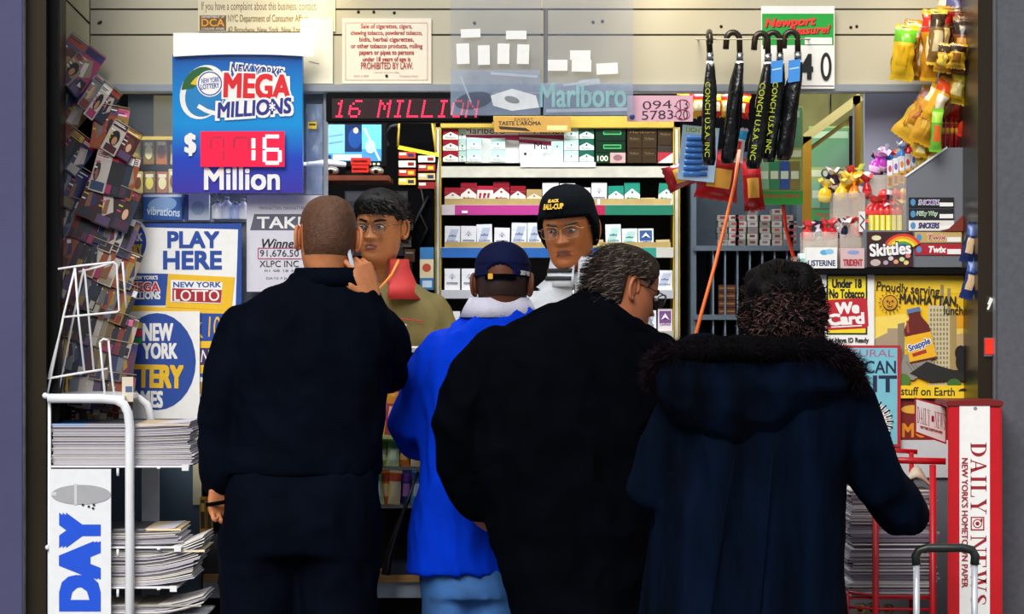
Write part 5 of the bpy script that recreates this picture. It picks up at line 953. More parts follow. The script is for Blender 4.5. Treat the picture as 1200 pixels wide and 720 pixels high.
for k, (x, y, c) in enumerate(((1081, 162, '#d8a81c'), (1090, 176, '#e8d030'), (1080, 180, '#f0d838'))): put(pouch_mesh(.045, .06, .02, [c, '#b8801c', '#f8e8a0'], 'yellow_packet', seed=k+20), 'yellow_packet', P(x, y, .24 + .02*k), f'small yellow packet above the slanted metal edge, {("upper left","right","lower left")[k]} of three', 'snack', 'small yellow packets above the slanted edge', (0, 10 - 12*k, 0))
for k, (y0, c) in enumerate(((262, '#1c2a5a'), (305, '#1f2f6a'))):
    put(pouch_mesh(.04, .12, .02, [c, '#3a5aa0', '#d8b890'], 'navy_packet', seed=30+k), 'navy_packet', P(1143, y0, -.02), f'{("upper","lower")[k]} navy packet hanging beside the right jamb', 'snack', 'navy packets by the right jamb', (0, 14, 0))
f = Flat(.19); f.poly([(1112,268),(1146,236),(1146,271),(1100,271)], pm('#7a2a18')); f.poly([(1112,268),(1146,236),(1146,271),(1100,271)][::-1], pm('#7a2a18'), l=.1); flat_thing(f, 'brown_wrapper', 'dark red brown wrapper leaning behind the bar labels', 'wrapper')

# ------------------------------------------------------------------ red newspaper dispenser at right
def serif(f, s, x0, y0, x1, y1, m, turn=0):
    T, t, sh = .19, .065, .05
    def st(x, wd, y0_=0, y1_=1): return [(x, y0_), (x+wd, y0_), (x+wd, y1_), (x, y1_)]
    def fe(x, y, w_): return [(x, y), (x+w_, y), (x+w_, y+sh), (x, y+sh)]
    def dg(xa, xb, wd): return [(xa, 0), (xa+wd, 0), (xb+wd, 1), (xb, 1)]
    def G(c):
        if c == 'D':
            ps = [st(.1, T), fe(0, 0, .45), fe(0, 1-sh, .45)]; n = 12
            for i in range(n):
                a, b_ = R(-90+180*i/n), R(-90+180*(i+1)/n); ps.append([(.35+.5*math.cos(a), .5+.5*math.sin(a)), (.35+.5*math.cos(b_), .5+.5*math.sin(b_)), (.35+.29*math.cos(b_), .5+.45*math.sin(b_)), (.35+.29*math.cos(a), .5+.45*math.sin(a))])
            return ps, .9
        if c == 'A': return [dg(.08, .40, t), [(.62, 0), (.84, 0), (.50, 1), (.38, 1)], [(.2, .3), (.66, .3), (.66, .36), (.2, .36)], fe(0, 0, .26), fe(.54, 0, .38)], .95
        if c == 'I': return [st(.12, T), fe(0, 0, .43), fe(0, 1-sh, .43)], .46
        if c == 'L': return [st(.1, T), fe(0, 1-sh, .4), fe(0, 0, .75), [(.68, 0), (.75, 0), (.75, .28), (.70, .2)]], .78
        if c == 'Y': return [st(.36, T, 0, .45), [(.36, .45), (.55, .45), (.28, 1), (.05, 1)], [(.5, .42), (.55, .45), (.84, 1), (.76, 1)], fe(.25, 0, .42), fe(0, 1-sh, .36), fe(.66, 1-sh, .28)], .95
        if c == 'N': return [st(.1, t), st(.78, t), [(.1, 1), (.3, 1), (.845, 0), (.70, 0)], fe(0, 0, .26), fe(.66, 1-sh, .3), fe(0, 1-sh, .24)], .96
        if c == 'E': return [st(.1, T), fe(0, 0, .72), fe(0, 1-sh, .7), [(.2, .48), (.5, .48), (.5, .54), (.2, .54)], st(.5, .05, .38, .64), [(.66, 0), (.73, 0), (.73, .28), (.68, .2)], [(.64, .8), (.7, .72), (.7, 1), (.64, 1)]], .78
        if c == 'W': return [[(.05, 1), (.25, 1), (.46, 0), (.36, 0)], [(.36, 0), (.43, 0), (.66, .9), (.6, 1)], [(.5, 1), (.7, 1), (.92, 0), (.82, 0)], [(.83, 0), (.9, 0), (1.13, 1), (1.07, 1)], fe(0, 1-sh, .34), fe(.44, 1-sh, .34), fe(.96, 1-sh, .26)], 1.22
        if c == 'S':
            pts = [(.6,.74,.03),(.56,.9,.04),(.38,.975,.04),(.18,.9,.09),(.14,.74,.11),(.3,.57,.12),(.5,.43,.12),(.58,.25,.11),(.5,.08,.08),(.32,.025,.04),(.14,.1,.04),(.09,.28,.03)]; ps = []
            for (a, b_, w1), (c_, d, w2) in zip(pts, pts[1:]):
                L = math.hypot(c_-a, d-b_); nx, ny = -(d-b_)/L, (c_-a)/L; ps.append([(a+nx*w1*.75, b_+ny*w1*.75), (c_+nx*w2*.75, d+ny*w2*.75), (c_-nx*w2*.75, d-ny*w2*.75), (a-nx*w1*.75, b_-ny*w1*.75)])
            return ps, .72
        return [], .5
    tot = sum(G(c)[1] + .08 for c in s) - .08; x = 0; f.l += .25; l = f.l
    for c in s:
        ps, w_ = G(c)
        for p in ps:
            q = []
            for a, b_ in p:
                u = (x + a) / tot
                q.append((x0 + b_*(x1-x0), y0 + u*(y1-y0)) if turn == -1 else (x0 + u*(x1-x0), y1 - b_*(y1-y0)))
            f.poly(q, m, l)
        x += w_ + .08
YD = -.36
o = thing('newspaper_dispenser', 'red newspaper dispenser with tall white lettered front by the right jamb', 'newspaper dispenser', P(1142, 905, YD))
b = MB(); b.add([P(x, y, Y) for Y in (YD, YD + .22) for x, y in ((1111,474),(1174,477),(1175,920),(1110,920))], [(3,2,1,0),(4,5,6,7),(0,1,5,4),(1,2,6,5),(2,3,7,6),(3,0,4,7)], m_red); b.build('cabinet', o, .004)
b = MB(); b.pbox(1109, 470, 1176, 477, YD - .004, YD + .23, mat('dark red paint', '#7a1414', .4)); b.build('top_lip', o, .003)
f = Flat(YD - .002); f.board(1124.5, 475, 1160, 915, .002, WHT); f.l = 1; dk = pm('#a01828'); f.ell(1143, 479, 2.2, 2.2, pm('#8a8a90'))
serif(f, 'DAILY', 1137.5, 519, 1156, 603, dk, -1); serif(f, 'NEWS', 1137.5, 628, 1156, 711, dk, -1)
f.rect(1137.5, 606, 1153.5, 622, dk); f.rect(1139, 607.5, 1152, 620.5, WHT); f.rim(1145.5, 614, 5.5, 5.5, 1.3, dk); f.ell(1145.5, 614, 2.4, 2.4, dk); f.rect(1149, 608, 1151.5, 612, dk)
f.text("NEW YORK'S HOMETOWN PAPER", 1127, 537, 1134.5, 689, dk, .03, turn=-1); f.build('front_panel', o)
mps = lambda x, y, l: P(x, y, -.30 + (x - 1072) * .002) + Vector((.0004*l, -.0005*l, 0))
f = Flat(0, mps); pts = [(1072,466),(1109,476),(1109,521),(1072,508)]
f.add([mps(x, y, 0) for x, y in pts] + [mps(x, y, 0) + Vector((0, .006, 0)) for x, y in pts], [(3,2,1,0),(4,5,6,7),(0,1,5,4),(1,2,6,5),(2,3,7,6),(3,0,4,7)], pm('#b82030')); f.l = 1
f.poly([(1073.5,468.5),(1107.5,478),(1107.5,518.5),(1073.5,506)], WHT); g0 = len(f.v)
f.mp = lambda x, y, l: mps(x, y + (x - 1072) * .27, l); serif(f, 'DAILY', 1074.5, 476, 1090, 495, dk); serif(f, 'NEWS', 1095, 476, 1107.5, 495, dk); f.rect(1091.2, 482, 1094.2, 489, dk); f.text("NEW YORK'S HOMETOWN PAPER", 1078, 497, 1104, 500.5, dk, .04)
tag(f.build('newspaper_sign'), 'small white sign with dark red lettering angled left of the red dispenser', 'sign')
o = thing('newspaper_cage', 'red tubular newspaper cage left of the red dispenser', 'rack', P(1050, 905, -.2))
Yc = -.33
for pts, r_ in (([P(1093, 545, Yc), P(1093, 905, Yc)], .012), ([P(1026, 545, Yc), P(1026, 905, Yc)], .012), ([P(1108, 541, Yc), P(1020, 539, Yc)], .0125), ([P(1075, 530, -.1), P(1020, 526, -.1)], .009), ([P(1068, 530, -.1), P(1068, 900, -.1)], .009)):
    b = MB(); b.tube(pts, r_, m_red, 4); b.build('rail', o)
for y in (697, 712):
    b = MB(); b.tube([P(994, y - (3 if y < 700 else 0), Yc + .02), P(1026, y + 2, Yc), P(1093, y + 3, Yc)], .004, m_red, 6); b.tube([P(994, y - 3, Yc + .02), P(992, 905, Yc + .02)], .004, m_red, 6); b.build('basket_wire', o)
b = MB(); b.pbox(994, 701, 1095, 703, Yc + .02, -.08, m_red); b.build('basket_floor', o)
N = 22
for i in range(N):
    yb = 700 - i * 5.7; x1 = 1097 + random.uniform(-4, 3)
    newspaper(997 + random.uniform(-3, 3), x1, yb - 5.5, yb, Yc + .03, -.09, f'folded newspaper in the red cage, {ORD[i] if i < 20 else ("twenty-first","twenty-second")[i-20]} from the bottom', 'newspapers in the red cage', 100 + i, 0, None, -.0, edge=random.choice(['#8a7f92', '#a59aa8', '#6f6678', '#bdb4bc']))
b = MB(); vs = []
for i in range(9):
    for j in range(4): vs.append(P(1052 + i*5.5, 572 - 26*math.sin(i/8*math.pi)**2*(.5+.17*j) , Yc + .04 + j*.06))
b.add(vs, [(i*4+j, (i+1)*4+j, (i+1)*4+j+1, i*4+j+1) for i in range(8) for j in range(3)], pm('#e4d6bc', .8), True); b.add([v - Vector((0, 0, .003)) for v in vs], [(i*4+j, i*4+j+1, (i+1)*4+j+1, (i+1)*4+j) for i in range(8) for j in range(3)], pm('#e4d6bc', .8), True); tag(b.build('curled_newspaper'), 'single curled newspaper page lying on the stack in the red cage', 'newspaper')
for k, (x, r_, c) in enumerate(((1008, 7, '#b89a6a'), (1022, 8, '#8a8a6a'), (1040, 6, '#7a5a3a'))):
    b = MB(); b.tube([P(x, 714, Yc + .05), P(x + 2, 714, -.12)], S(r_, Yc), pm(c, .8), 12); b.tube([P(x, 714, Yc + .049), P(x, 714, Yc + .0495)], S(r_*.5, Yc), pm('#2a221a'), 10); tag(b.build('rolled_newspaper'), f'rolled paper in the bottom of the red cage, {ORD[k]} from the left', 'newspaper', 'rolled papers at the cage bottom')
# wheeled suitcase, its pull handle in view
YU = -.62
o = thing('suitcase', 'wheeled suitcase with its black and silver pull handle raised, at the lower right', 'suitcase', P(1108, 1000, YU))
m_gr = mat('dark green grey grip', '#1d2622', .35, var=.2)
b = MB(); b.tube([P(1074, 662, YU), P(1073, 652, YU), P(1077, 645, YU), P(1087, 642.5, YU), P(1128, 642.5, YU), P(1139, 645, YU), P(1143, 652, YU), P(1142, 662, YU)], [(.013, .012)]*8, m_gr, 12); b.build('grip', o)
for x in (1074, 1142): b = MB(); b.tube([P(x, 660, YU), P(x, 800, YU)], .0095, mat('brushed aluminium', '#c9cdd6', .3, .4), 10); b.build('handle_tube', o)
a, c = P(1040, 965, YU), P(1176, 770, YU); b = MB(); b.box((a.x, YU - .02, .06), (c.x, YU + .2, c.z), mat('black suitcase fabric', '#101114', .7, bump=.3)); b.build('body', o, .03)
for x in (1052, 1164): p = P(x, 965, YU + .17); b = MB(); b.lathe([(.012, -.012), (.035, -.012), (.035, .012), (.012, .012)], (p.x, YU + .17, .035), m_black, 18, Matrix.Rotation(R(90), 3, 'Y')); b.build('wheel', o)
# ------------------------------------------------------------------ people
HT = [(-.26,.085,.060,.075),(-.22,.066,.050,.066),(-.19,.0585,.046,.062),(-.16,.056,.044,.060),(-.138,.056,.048,.060),(-.124,.054,.066,.060),(-.115,.050,.082,.060),(-.105,.052,.091,.061),(-.085,.0600,.0945,.064),(-.065,.0655,.0945,.070),(-.045,.0695,.0935,.079),(-.025,.0725,.0925,.089),(0,.0748,.0915,.096),(.025,.0757,.0955,.099),(.05,.0737,.094,.099),(.075,.0667,.086,.093),(.095,.0537,.069,.078),(.108,.0345,.044,.050),(.1135,.018,.022,.026),(.115,.0005,.0005,.0005)]
def hprof(z):
    z = max(HT[0][0], min(HT[-1][0], z))
    for i in range(len(HT) - 1):
        if HT[i][0] <= z <= HT[i+1][0]: break
    p0, p1, p2, p3 = HT[max(0, i-1)], HT[i], HT[i+1], HT[min(len(HT)-1, i+2)]; t = (z - p1[0]) / (p2[0] - p1[0]); out = []
    for k in (1, 2, 3):
        m1 = (p2[k] - p0[k]) / (p2[0] - p0[0]) * (p2[0] - p1[0]); m2 = (p3[k] - p1[k]) / (p3[0] - p1[0]) * (p2[0] - p1[0])
        out.append(max(.0003, (2*t**3-3*t**2+1)*p1[k] + (t**3-2*t**2+t)*m1 + (-2*t**3+3*t**2)*p2[k] + (t**3-t**2)*m2))
    return out
def gs(x, s): return math.exp(-(x/s)**2 / 2)
def hpt(th, z, feat=True):
    rx, f, b = hprof(z); c, s = math.cos(th), math.sin(th)
    x = rx * s; y = -f * c if c > 0 else -b * c
    if feat and c > 0:
        if z < .03 and z > -.115: x *= 1 + .04 * gs(th, .9)
        g = 0
        nz = max(0, min(1, (.018 - z) / .05)) if z > -.034 else max(0, 1 - (-.034 - z) / .012)
        g += .021 * nz ** 1.2 * gs(x, .0075 + .004 * nz) + .006 * gs(abs(x) - .013, .005) * gs(z + .035, .006)
        g += .0045 * gs(z - .021, .008) * gs(abs(x) - .028, .022) - .009 * gs(abs(x) - .030, .012) * gs(z - .004, .009)
        g += .005 * gs(x, .017) * gs(z + .058, .006) + .0055 * gs(x, .015) * gs(z + .070, .006) - .004 * gs(x, .02) * gs(z + .0635, .0022) - .003 * gs(x, .02) * gs(z + .080, .005) + .005 * gs(x, .016) * gs(z + .100, .011)
        g += .004 * gs(abs(x) - .042, .014) * gs(z + .022, .016) - .003 * gs(abs(x) - .028, .006) * gs(z + .048, .014)
        y -= g
    return Vector((x, y, z))
ZL = [-.26 + .375 * (i / 92) ** .92 for i in range(93)]; ZL[-1] = .115
NT = 96
def head_mat(c, yaw, pitch=0, roll=0, s=1.): return Matrix.Translation(c) @ Matrix.Rotation(R(yaw), 4, 'Z') @ Matrix.Rotation(R(roll), 4, 'Y') @ Matrix.Rotation(R(pitch), 4, 'X') @ Matrix.Scale(s, 4)
def head(mb, M, skin, lips=None, stub=None):
    vs = [M @ hpt(2*math.pi*j/NT - math.pi, z) for z in ZL for j in range(NT)]
    o = len(mb.v); mb.v += vs
    for i in range(len(ZL)-1):
        z = (ZL[i]+ZL[i+1])/2
        for j in range(NT):
            th = 2*math.pi*(j+.5)/NT - math.pi; p = hpt(th, z); m = skin
            if math.cos(th) > 0:
                if lips and (p.x/.024)**2 + ((z+.0645)/.0105)**2 < 1: m = lips
                elif stub and ((z < -.078 and z > -.135 and abs(p.x) < .062) or (abs(p.x) < .026 and -.054 < z < -.047) or (abs(p.x) > .026 and abs(p.x) < .034 and -.09 < z < -.048)): m = stub
            mb.f.append((o+i*NT+j, o+i*NT+(j+1) % NT, o+(i+1)*NT+(j+1) % NT, o+(i+1)*NT+j)); mb.m.append(mb.mi(m)); mb.sm.append(True)
    for sd in (-1, 1):
        E = Matrix.Translation(Vector((sd*.0775, .012, -.004))) @ Matrix.Rotation(sd*R(-22), 4, 'Z') @ Matrix.Rotation(R(-8), 4, 'X')
        mb.ball(Vector((0,0,0)), (.006, .017, .029), skin, 12, 8, None); n = 13*0
        k = 12*9
        for q in range(len(mb.v) - 12*9, len(mb.v)): mb.v[q] = M @ (E @ mb.v[q])
        pts = [M @ (E @ Vector((sd*.005, .018*math.cos(R(a)) + .002, .031*math.sin(R(a)) + .001))) for a in range(200, -110, -20)]
        mb.tube(pts, [.0035] + [.0052]*(len(pts)-2) + [.0065], skin, 8)
        mb.ball(M @ (E @ Vector((sd*.003, .004, -.027))), .0075, skin, 8, 6)
def shell(mb, M, tf, m, namp=0., nfreq=60, seed=0, feat=False, mats=None):
    """hair or knitted cap: the head surface pushed out by tf(th, z); only where it is above the skin"""
    g = []; T = []
    for z in ZL:
        for j in range(NT):
            th = 2*math.pi*j/NT - math.pi; p = hpt(th, z, feat); t = tf(th, z); n = (p - Vector((0, .004, min(.03, z*.6)))).normalized()
            if namp and t > 0: t += namp * noise.noise(p * nfreq + Vector((seed, 0, 0))) * min(1, t/.004)
            g.append(M @ (p + n * max(t, -.006))); T.append(t)
    o = len(mb.v); mb.v += g; mi = mb.mi(m)
    for i in range(len(ZL)-1):
        for j in range(NT):
            q = (i*NT+j, i*NT+(j+1) % NT, (i+1)*NT+(j+1) % NT, (i+1)*NT+j)
            if max(T[a] for a in q) > -.003: mb.f.append(tuple(a+o for a in q)); mb.m.append(mi); mb.sm.append(True)
def strands(mb, M, tf, n, ln, dirf, wd, mats, seed=1, s=1.):
    rnd = random.Random(seed); k = 0
    while k < n:
        th = rnd.uniform(-math.pi, math.pi); z = rnd.uniform(-.12, .1149); t = tf(th, z)
        k += 1
        if t < .001: continue
        p = hpt(th, z, False); nn = (p - Vector((0, .004, min(.03, z*.6)))).normalized(); d = dirf(th, z, nn, rnd).normalized(); a = p + nn*t*.7; m = rnd.choice(mats); L = ln*rnd.uniform(.5, 1.2); pts = [a + d*L*u + nn*(.012*s*u*(1-u)*2) + Vector((rnd.uniform(-1,1), rnd.uniform(-1,1), rnd.uniform(-1,1)))*L*.18*u for u in (0, .4, .75, 1)]
        sd = d.cross(nn).normalized(); vs = []
        for i, q in enumerate(pts): w_ = wd*(1, .9, .6, .08)[i]; vs += [M @ (q - sd*w_), M @ (q + sd*w_)]
        mb.add(vs, [(2*i, 2*i+1, 2*i+3, 2*i+2) for i in range(3)], m, True)
def hand(mb, wrist, fd, pn, skin, s=1., curl=(18, 28, 20), mir=1, spread=4, voxel=.0028):
    """palm, four unequal bent fingers and a thumb from the side of the palm"""
    X = Vector(fd).normalized(); Z = -(Vector(pn) - X*Vector(pn).dot(X)).normalized(); Yv = Z.cross(X)
    M = Matrix((( X.x, Yv.x*mir, Z.x, wrist.x), (X.y, Yv.y*mir, Z.y, wrist.y), (X.z, Yv.z*mir, Z.z, wrist.z), (0, 0, 0, 1)))
    b = MB(); T = lambda x, y, z: M @ Vector((x*s, y*s, z*s))
    vs = []; prof = [(-.05, .024, .019), (-.01, .026, .018), (.02, .035, .017), (.05, .041, .015), (.075, .042, .0135), (.092, .039, .0115)]; n = 16
    for x, a, c in prof:
        for j in range(n): t = 2*math.pi*j/n; vs.append(T(x, math.copysign(abs(math.cos(t))**.7, math.cos(t))*a, math.copysign(abs(math.sin(t))**.8, math.sin(t))*c))
    k = len(prof); b.add(vs, [(i*n+j, i*n+(j+1) % n, (i+1)*n+(j+1) % n, (i+1)*n+j) for i in range(k-1) for j in range(n)] + [tuple(range(n))[::-1], tuple((k-1)*n+j for j in range(n))], skin)
    for i, (y, L, r_) in enumerate(((.0305, .074, .0088), (.0105, .083, .0091), (-.0105, .077, .0087), (-.0305, .060, .0078))):
        p = Vector((.083, y, 0)); a = 0; sp = R(spread*(1.5 - i)); pts = [(p, r_*1.05)]
        for q, (fr, cu) in enumerate(zip((.46, .30, .24), curl)):
            a += R(cu + 3*i); p = p + Vector((math.cos(a)*math.cos(sp), math.sin(sp), -math.sin(a)))*L*fr; pts.append((p, r_*(.97, .9, .78)[q]))
        b.limb([(T(*p_), r2*s) for p_, r2 in pts], skin, 10)
    b.limb([(T(.018, .026, -.004), .0135*s), (T(.045, .050, -.012), .0115*s), (T(.068, .060, -.022), .0098*s), (T(.088, .060, -.034), .0078*s)], skin, 10)
    v, f = remeshed(b, voxel, 3); mb.add(v, f, skin, True)
def rows(Y, rr, grow=0.):
    out = []
    for r_ in rr:
        py, xa, xb, ry = r_[:4]; dy = r_[4] if len(r_) > 4 else 0; d = Y + dy
        a, c = P(xa, py, d), P(xb, py, d); out.append(((a.x+c.x)/2, d, a.z, max(.01, (c.x-a.x)/2+grow), max(.01, ry+grow), 2.3))
    return out
def arm(pts, grow=0.): return [(P(x, y, Y), r_+grow) for x, y, Y, r_ in pts]
def foot_py(Y): return 360 + CAMZ*FPX/(Y-CAMY)
def shoe(cx, Y, toe, m, parent):
    b = MB(); b.loft([(cx, Y+toe*.05, .0, .042, .125, 2.6), (cx, Y+toe*.05, .025, .045, .13, 2.6), (cx, Y+toe*.05, .028, .040, .122, 2.4), (cx, Y+toe*.045, .06, .040, .105, 2.2), (cx, Y, .10, .042, .06, 2), (cx, Y, .13, .042, .05, 2)], m); return b.build('shoe', parent)
def person(label, cx, Y, skin, torso, arms, legx, legr, hands, M, head_kw, zfloor=0., group=None):
    b = MB(); b.loft(rows(Y, torso, -.022), skin)
    base = Vector((P(cx, 360, Y).x, Y, zfloor))
    for a in arms: b.limb(arm(a, -.020), skin)
    hip = P(0, torso[0][0], Y).z
    for lx in legx:
        x = P(lx, 360, Y).x; b.limb([((x, Y, min(hip + .05, .95)), .072), ((x, Y, zfloor + .48), .058), ((x, Y + .01, zfloor + .30), .055), ((x, Y, zfloor + .09), .040)], skin); b.limb([((x, Y - .02, zfloor + .05), .036), ((x, Y + (.12 if head_kw.get('away') else -.12), zfloor + .032), .030)], skin)
    b.loft([(P(sum(legx)/2, 360, Y).x, Y, min(hip, .9) + dz, .095, .065, 2.2) for dz in (-.08, .0, .12, .25)], skin)
    # neck root under the collar joins the head to the trunk
    b.limb([(M @ Vector((0, .01, -.20)), .055), (M @ Vector((0, .01, -.30)), .07)], skin)
    v, f = remeshed(b, .009, 4); B = MB(); B.add(v, f, skin, True)
    for h in hands: hand(B, *h[0], skin, **h[1])
    head(B, M, skin, head_kw.get('lips'), head_kw.get('stub'))
    o = B.build('person', base=base); return tag(o, label, 'person', group)
def garment(parent, name, m, torso=None, arms=(), Y=0, extra=None, voxel=.010, fold=.010, ffreq=(9, 9, 4), seed=0, smooth=5):
    b = MB()
    if torso: b.loft(rows(Y, torso), m)
    for a in arms: b.limb(arm(a), m, 18)
    if extra: extra(b)
    return cloth(b, m, voxel, smooth, fold, ffreq, seed).build(name, parent)
def trousers(parent, m, Y, waist, legx, legr, zfloor=0, seed=3, fold=.012):
    def ex(b):
        for lx, r_ in zip(legx, legr):
            x = P(lx, 360, Y).x; b.limb([((x, Y, P(0, waist[-1][0], Y).z + .02), r_), ((x, Y, zfloor + .55), r_*.95), ((x, Y, zfloor + .12), r_*.85)], m, 20)
    return garment(parent, 'trousers', m, waist, (), Y, ex, .012, fold, (8, 8, 5), seed)
def collar(parent, name, m, rings, a0, a1, th=.008, n=40, M=None):
    """band of cloth around the neck; rings (centre, rx, ry); angle 0 faces the street"""
    b = MB(); vs = []; k = len(rings)
    for off in (0, th):
        for c, rx, ry in rings:
            for j in range(n + 1): a = R(a0 + (a1-a0)*j/n); vs.append(c + Vector(((rx-off)*math.sin(a), -(ry-off)*math.cos(a), 0)))
    N = n + 1; f = []
    for i in range(k-1):
        for j in range(n): f.append((i*N+j, i*N+j+1, (i+1)*N+j+1, (i+1)*N+j)); q = k*N; f.append((q+(i+1)*N+j, q+(i+1)*N+j+1, q+i*N+j+1, q+i*N+j))
    q = k*N
    for j in range(n): f += [((k-1)*N+j, (k-1)*N+j+1, q+(k-1)*N+j+1, q+(k-1)*N+j), (j+1, j, q+j, q+j+1)]
    for i in range(k-1): f += [(i*N, (i+1)*N, q+(i+1)*N, q+i*N), ((i+1)*N+n, i*N+n, q+i*N+n, q+(i+1)*N+n)]
    b.add(vs, f, m, True); return b.build(name, parent)
def glasses(parent, M, m_fr, m_lens, rx=.026, rz=.019, zc=.004, sq=3.0, r_=.0016):
    b = MB(); L = MB()
    for sd in (-1, 1):
        pts = []
        for i in range(25):
            a = 2*math.pi*i/24; x = sd*.033 + rx*math.copysign(abs(math.cos(a))**(2/sq), math.cos(a)); z = zc + rz*math.copysign(abs(math.sin(a))**(2/sq), math.sin(a)); pts.append(M @ Vector((x, -.107 + .10*max(0, abs(x) - .02)**1.3, z)))
        b.tube(pts, r_, m_fr, 6, False); L.add(pts[:-1], [tuple(range(24))], m_lens)
        b.tube([M @ Vector((sd*.058, -.103, zc+.008)), M @ Vector((sd*.073, -.09, zc+.010)), M @ Vector((sd*.079, -.02, zc+.012)), M @ Vector((sd*.079, .015, zc+.010)), M @ Vector((sd*.077, .026, zc-.012))], r_, m_fr, 6)
    b.tube([M @ Vector((x, -.108 - .006*(1-(x/.009)**2), zc + .006)) for x in (-.009, -.005, 0, .005, .009)], r_, m_fr, 6)
    o = b.build('eyeglasses', parent); L.build('lens', o); return o
def eyes(parent, M, look=0, lid=.0062):
    for sd in (-1, 1):
        c = Vector((sd*.031, -.0885, .003)); b = MB(); b.ball(M @ c, (.0125, .0075, lid), pm('#8a8076', .3), 14, 8, M.to_3x3().normalized()); b.ball(M @ (c + Vector((look, -.0058, .0005))), (.0060, .0028, .0056), pm('#120a08', .1), 10, 6, M.to_3x3().normalized()); b.build('eye', parent)
def brows(parent, M, m, lift=0, frown=0):
    for sd in (-1, 1):
        b = MB(); pts = []; 
        for i in range(6): t = i/5; x = sd*(.013 + .036*t); z = .022 + lift + .006*math.sin(t*2.4) - frown*(1-t); th = math.asin(max(-1, min(1, x/hprof(z)[0]))); p = hpt(th, z); pts.append(M @ (p + Vector((0, -.0015, 0))))
        b.tube(pts, [(.003, .0035), (.004, .004), (.004, .004), (.0036, .0035), (.0028, .003), (.001, .001)], m, 6); b.build('eyebrow', parent)
skin = lambda n, h: mat('skin ' + n, h, .5, spec=.3, var=.10, scale=35, bump=.06, bscale=160)
navy_cloth = mat('black navy cloth', '#030712', .8, var=.4, scale=6, bump=.15, bscale=220, spec=.04)
black_cloth = mat('black wool', '#030409', .85, var=.4, scale=6, bump=.2, bscale=200, spec=.03)
navy_wool = mat('navy wool', '#020a1a', .88, var=.7, scale=4, bump=.2, bscale=180, spec=.05, stretch=(3, 3, .5))
blue_cloth = mat('royal blue jersey', '#0032c0', .85, var=.2, scale=5, bump=.15, bscale=150, spec=.06)
jean = mat('faded denim', '#2f5f9c', .8, var=.35, scale=9, bump=.2, bscale=200)
khaki = mat('khaki cloth', '#5c4f1e', .75, var=.12, scale=8, bump=.15, bscale=150)
grey_fleece = mat('grey fleece', '#a2a4a8', .85, var=.08, scale=10, bump=.2, bscale=120)
dk_shoe = mat('black leather', '#0a0a0b', .35, bump=.1)

# bald man on the phone, dark navy work jacket
Y = -.2
M = head_mat(P(384, 279, Y), 188, 4, -2, 1.05); sk = skin('fair brown', '#c07a50')
T1 = [(556,264,448,.13),(540,266,450,.135),(500,272,452,.14),(460,274,456,.14),(420,270,462,.14),(392,268,466,.135),(372,274,462,.125),(352,290,450,.105),(338,312,443,.085),(328,336,438,.072),(318,345,434,.064)]
A1 = [[(284,382,Y,.064),(266,430,Y-.01,.066),(258,490,Y-.01,.064),(257,530,Y,.061),(257,562,Y+.01,.060)], [(450,385,Y,.066),(459,415,Y+.05,.058),(458,445,Y+.12,.058),(450,405,Y+.09,.056),(441,364,Y-.005,.038)]]
me_ = person('bald heavyset person in dark navy work jacket, back turned, phone held to the ear', 345, Y, sk, T1, A1, (305, 392), (.1, .1), [((P(435, 349, Y-.035), Vector((-.32, .02, 1)), Vector((-.75, .65, -.1))), dict(s=1.08, curl=(34, 50, 30), mir=1, spread=2)), ((P(257, 566, Y-.01), Vector((.03, .08, -1)), Vector((.6, -.8, 0))), dict(s=.95, curl=(25, 45, 35), mir=-1))], M, dict(away=1))
garment(me_, 'jacket', navy_cloth, T1, A1, Y, None, .009, .012, (7, 7, 5), 1.3)
trousers(me_, navy_cloth, Y, [(545,272,444,.125),(575,264,446,.14),(610,257,447,.148),(650,254,446,.145)], (303, 396), (.118, .122))
collar(me_, 'collar', navy_cloth, [(P(390, 335, Y), .125, .085), (P(390, 326, Y), .118, .082), (P(390, 314, Y-.005), .107, .078)], -155, 155, .010)
def t_buzz(th, z):
    c = math.cos(th); hl = -.052 if c < -.3 else (-.052 + (c+.3)*.17 if c < .45 else .075 + (c-.45)*.03)
    if abs(abs(th) - math.pi/2) < .35 and z < .032: return -.006
    return max(-.006, min(.0022, (z - hl)*.15)) - (.0006 if z > .07 else 0)
b = MB(); shell(b, M, t_buzz, mat('cropped brown hair', '#5a3822', .5, var=.4, scale=90, bump=.5, bscale=300), .0006, 300); b.build('hair', me_)
for lx in (305, 392): shoe(P(lx, 0, Y).x, Y, 1, dk_shoe, me_)
b = MB(); p = P(257.5, 589, Y-.008); b.tube([p + Vector((.036*math.cos(a), .034*math.sin(a), .006*math.cos(a))) for a in [R(q) for q in range(0, 361, 24)]], (.006), black_cloth, 8); b.build('hand_strap', me_)
o = thing('mobile_phone', 'slim grey mobile phone held between the bald man\'s hand and ear', 'phone', P(408, 332, Y+.03))
Mp = Matrix.Translation(P(412, 304, Y-.035)) @ Matrix.Rotation(R(-14), 4, 'Y') @ Matrix.Rotation(R(-12), 4, 'X')
b = MB(); b.box((-.006, -.024, -.058), (.004, .024, .058), mat('phone grey', '#6f7884', .3, .3), Mp); b.build('body', o, .003); b = MB(); b.box((-.0072, -.020, -.030), (-.006, .020, .045), mat('phone screen', '#1a2440', .1), Mp); b.build('screen', o)

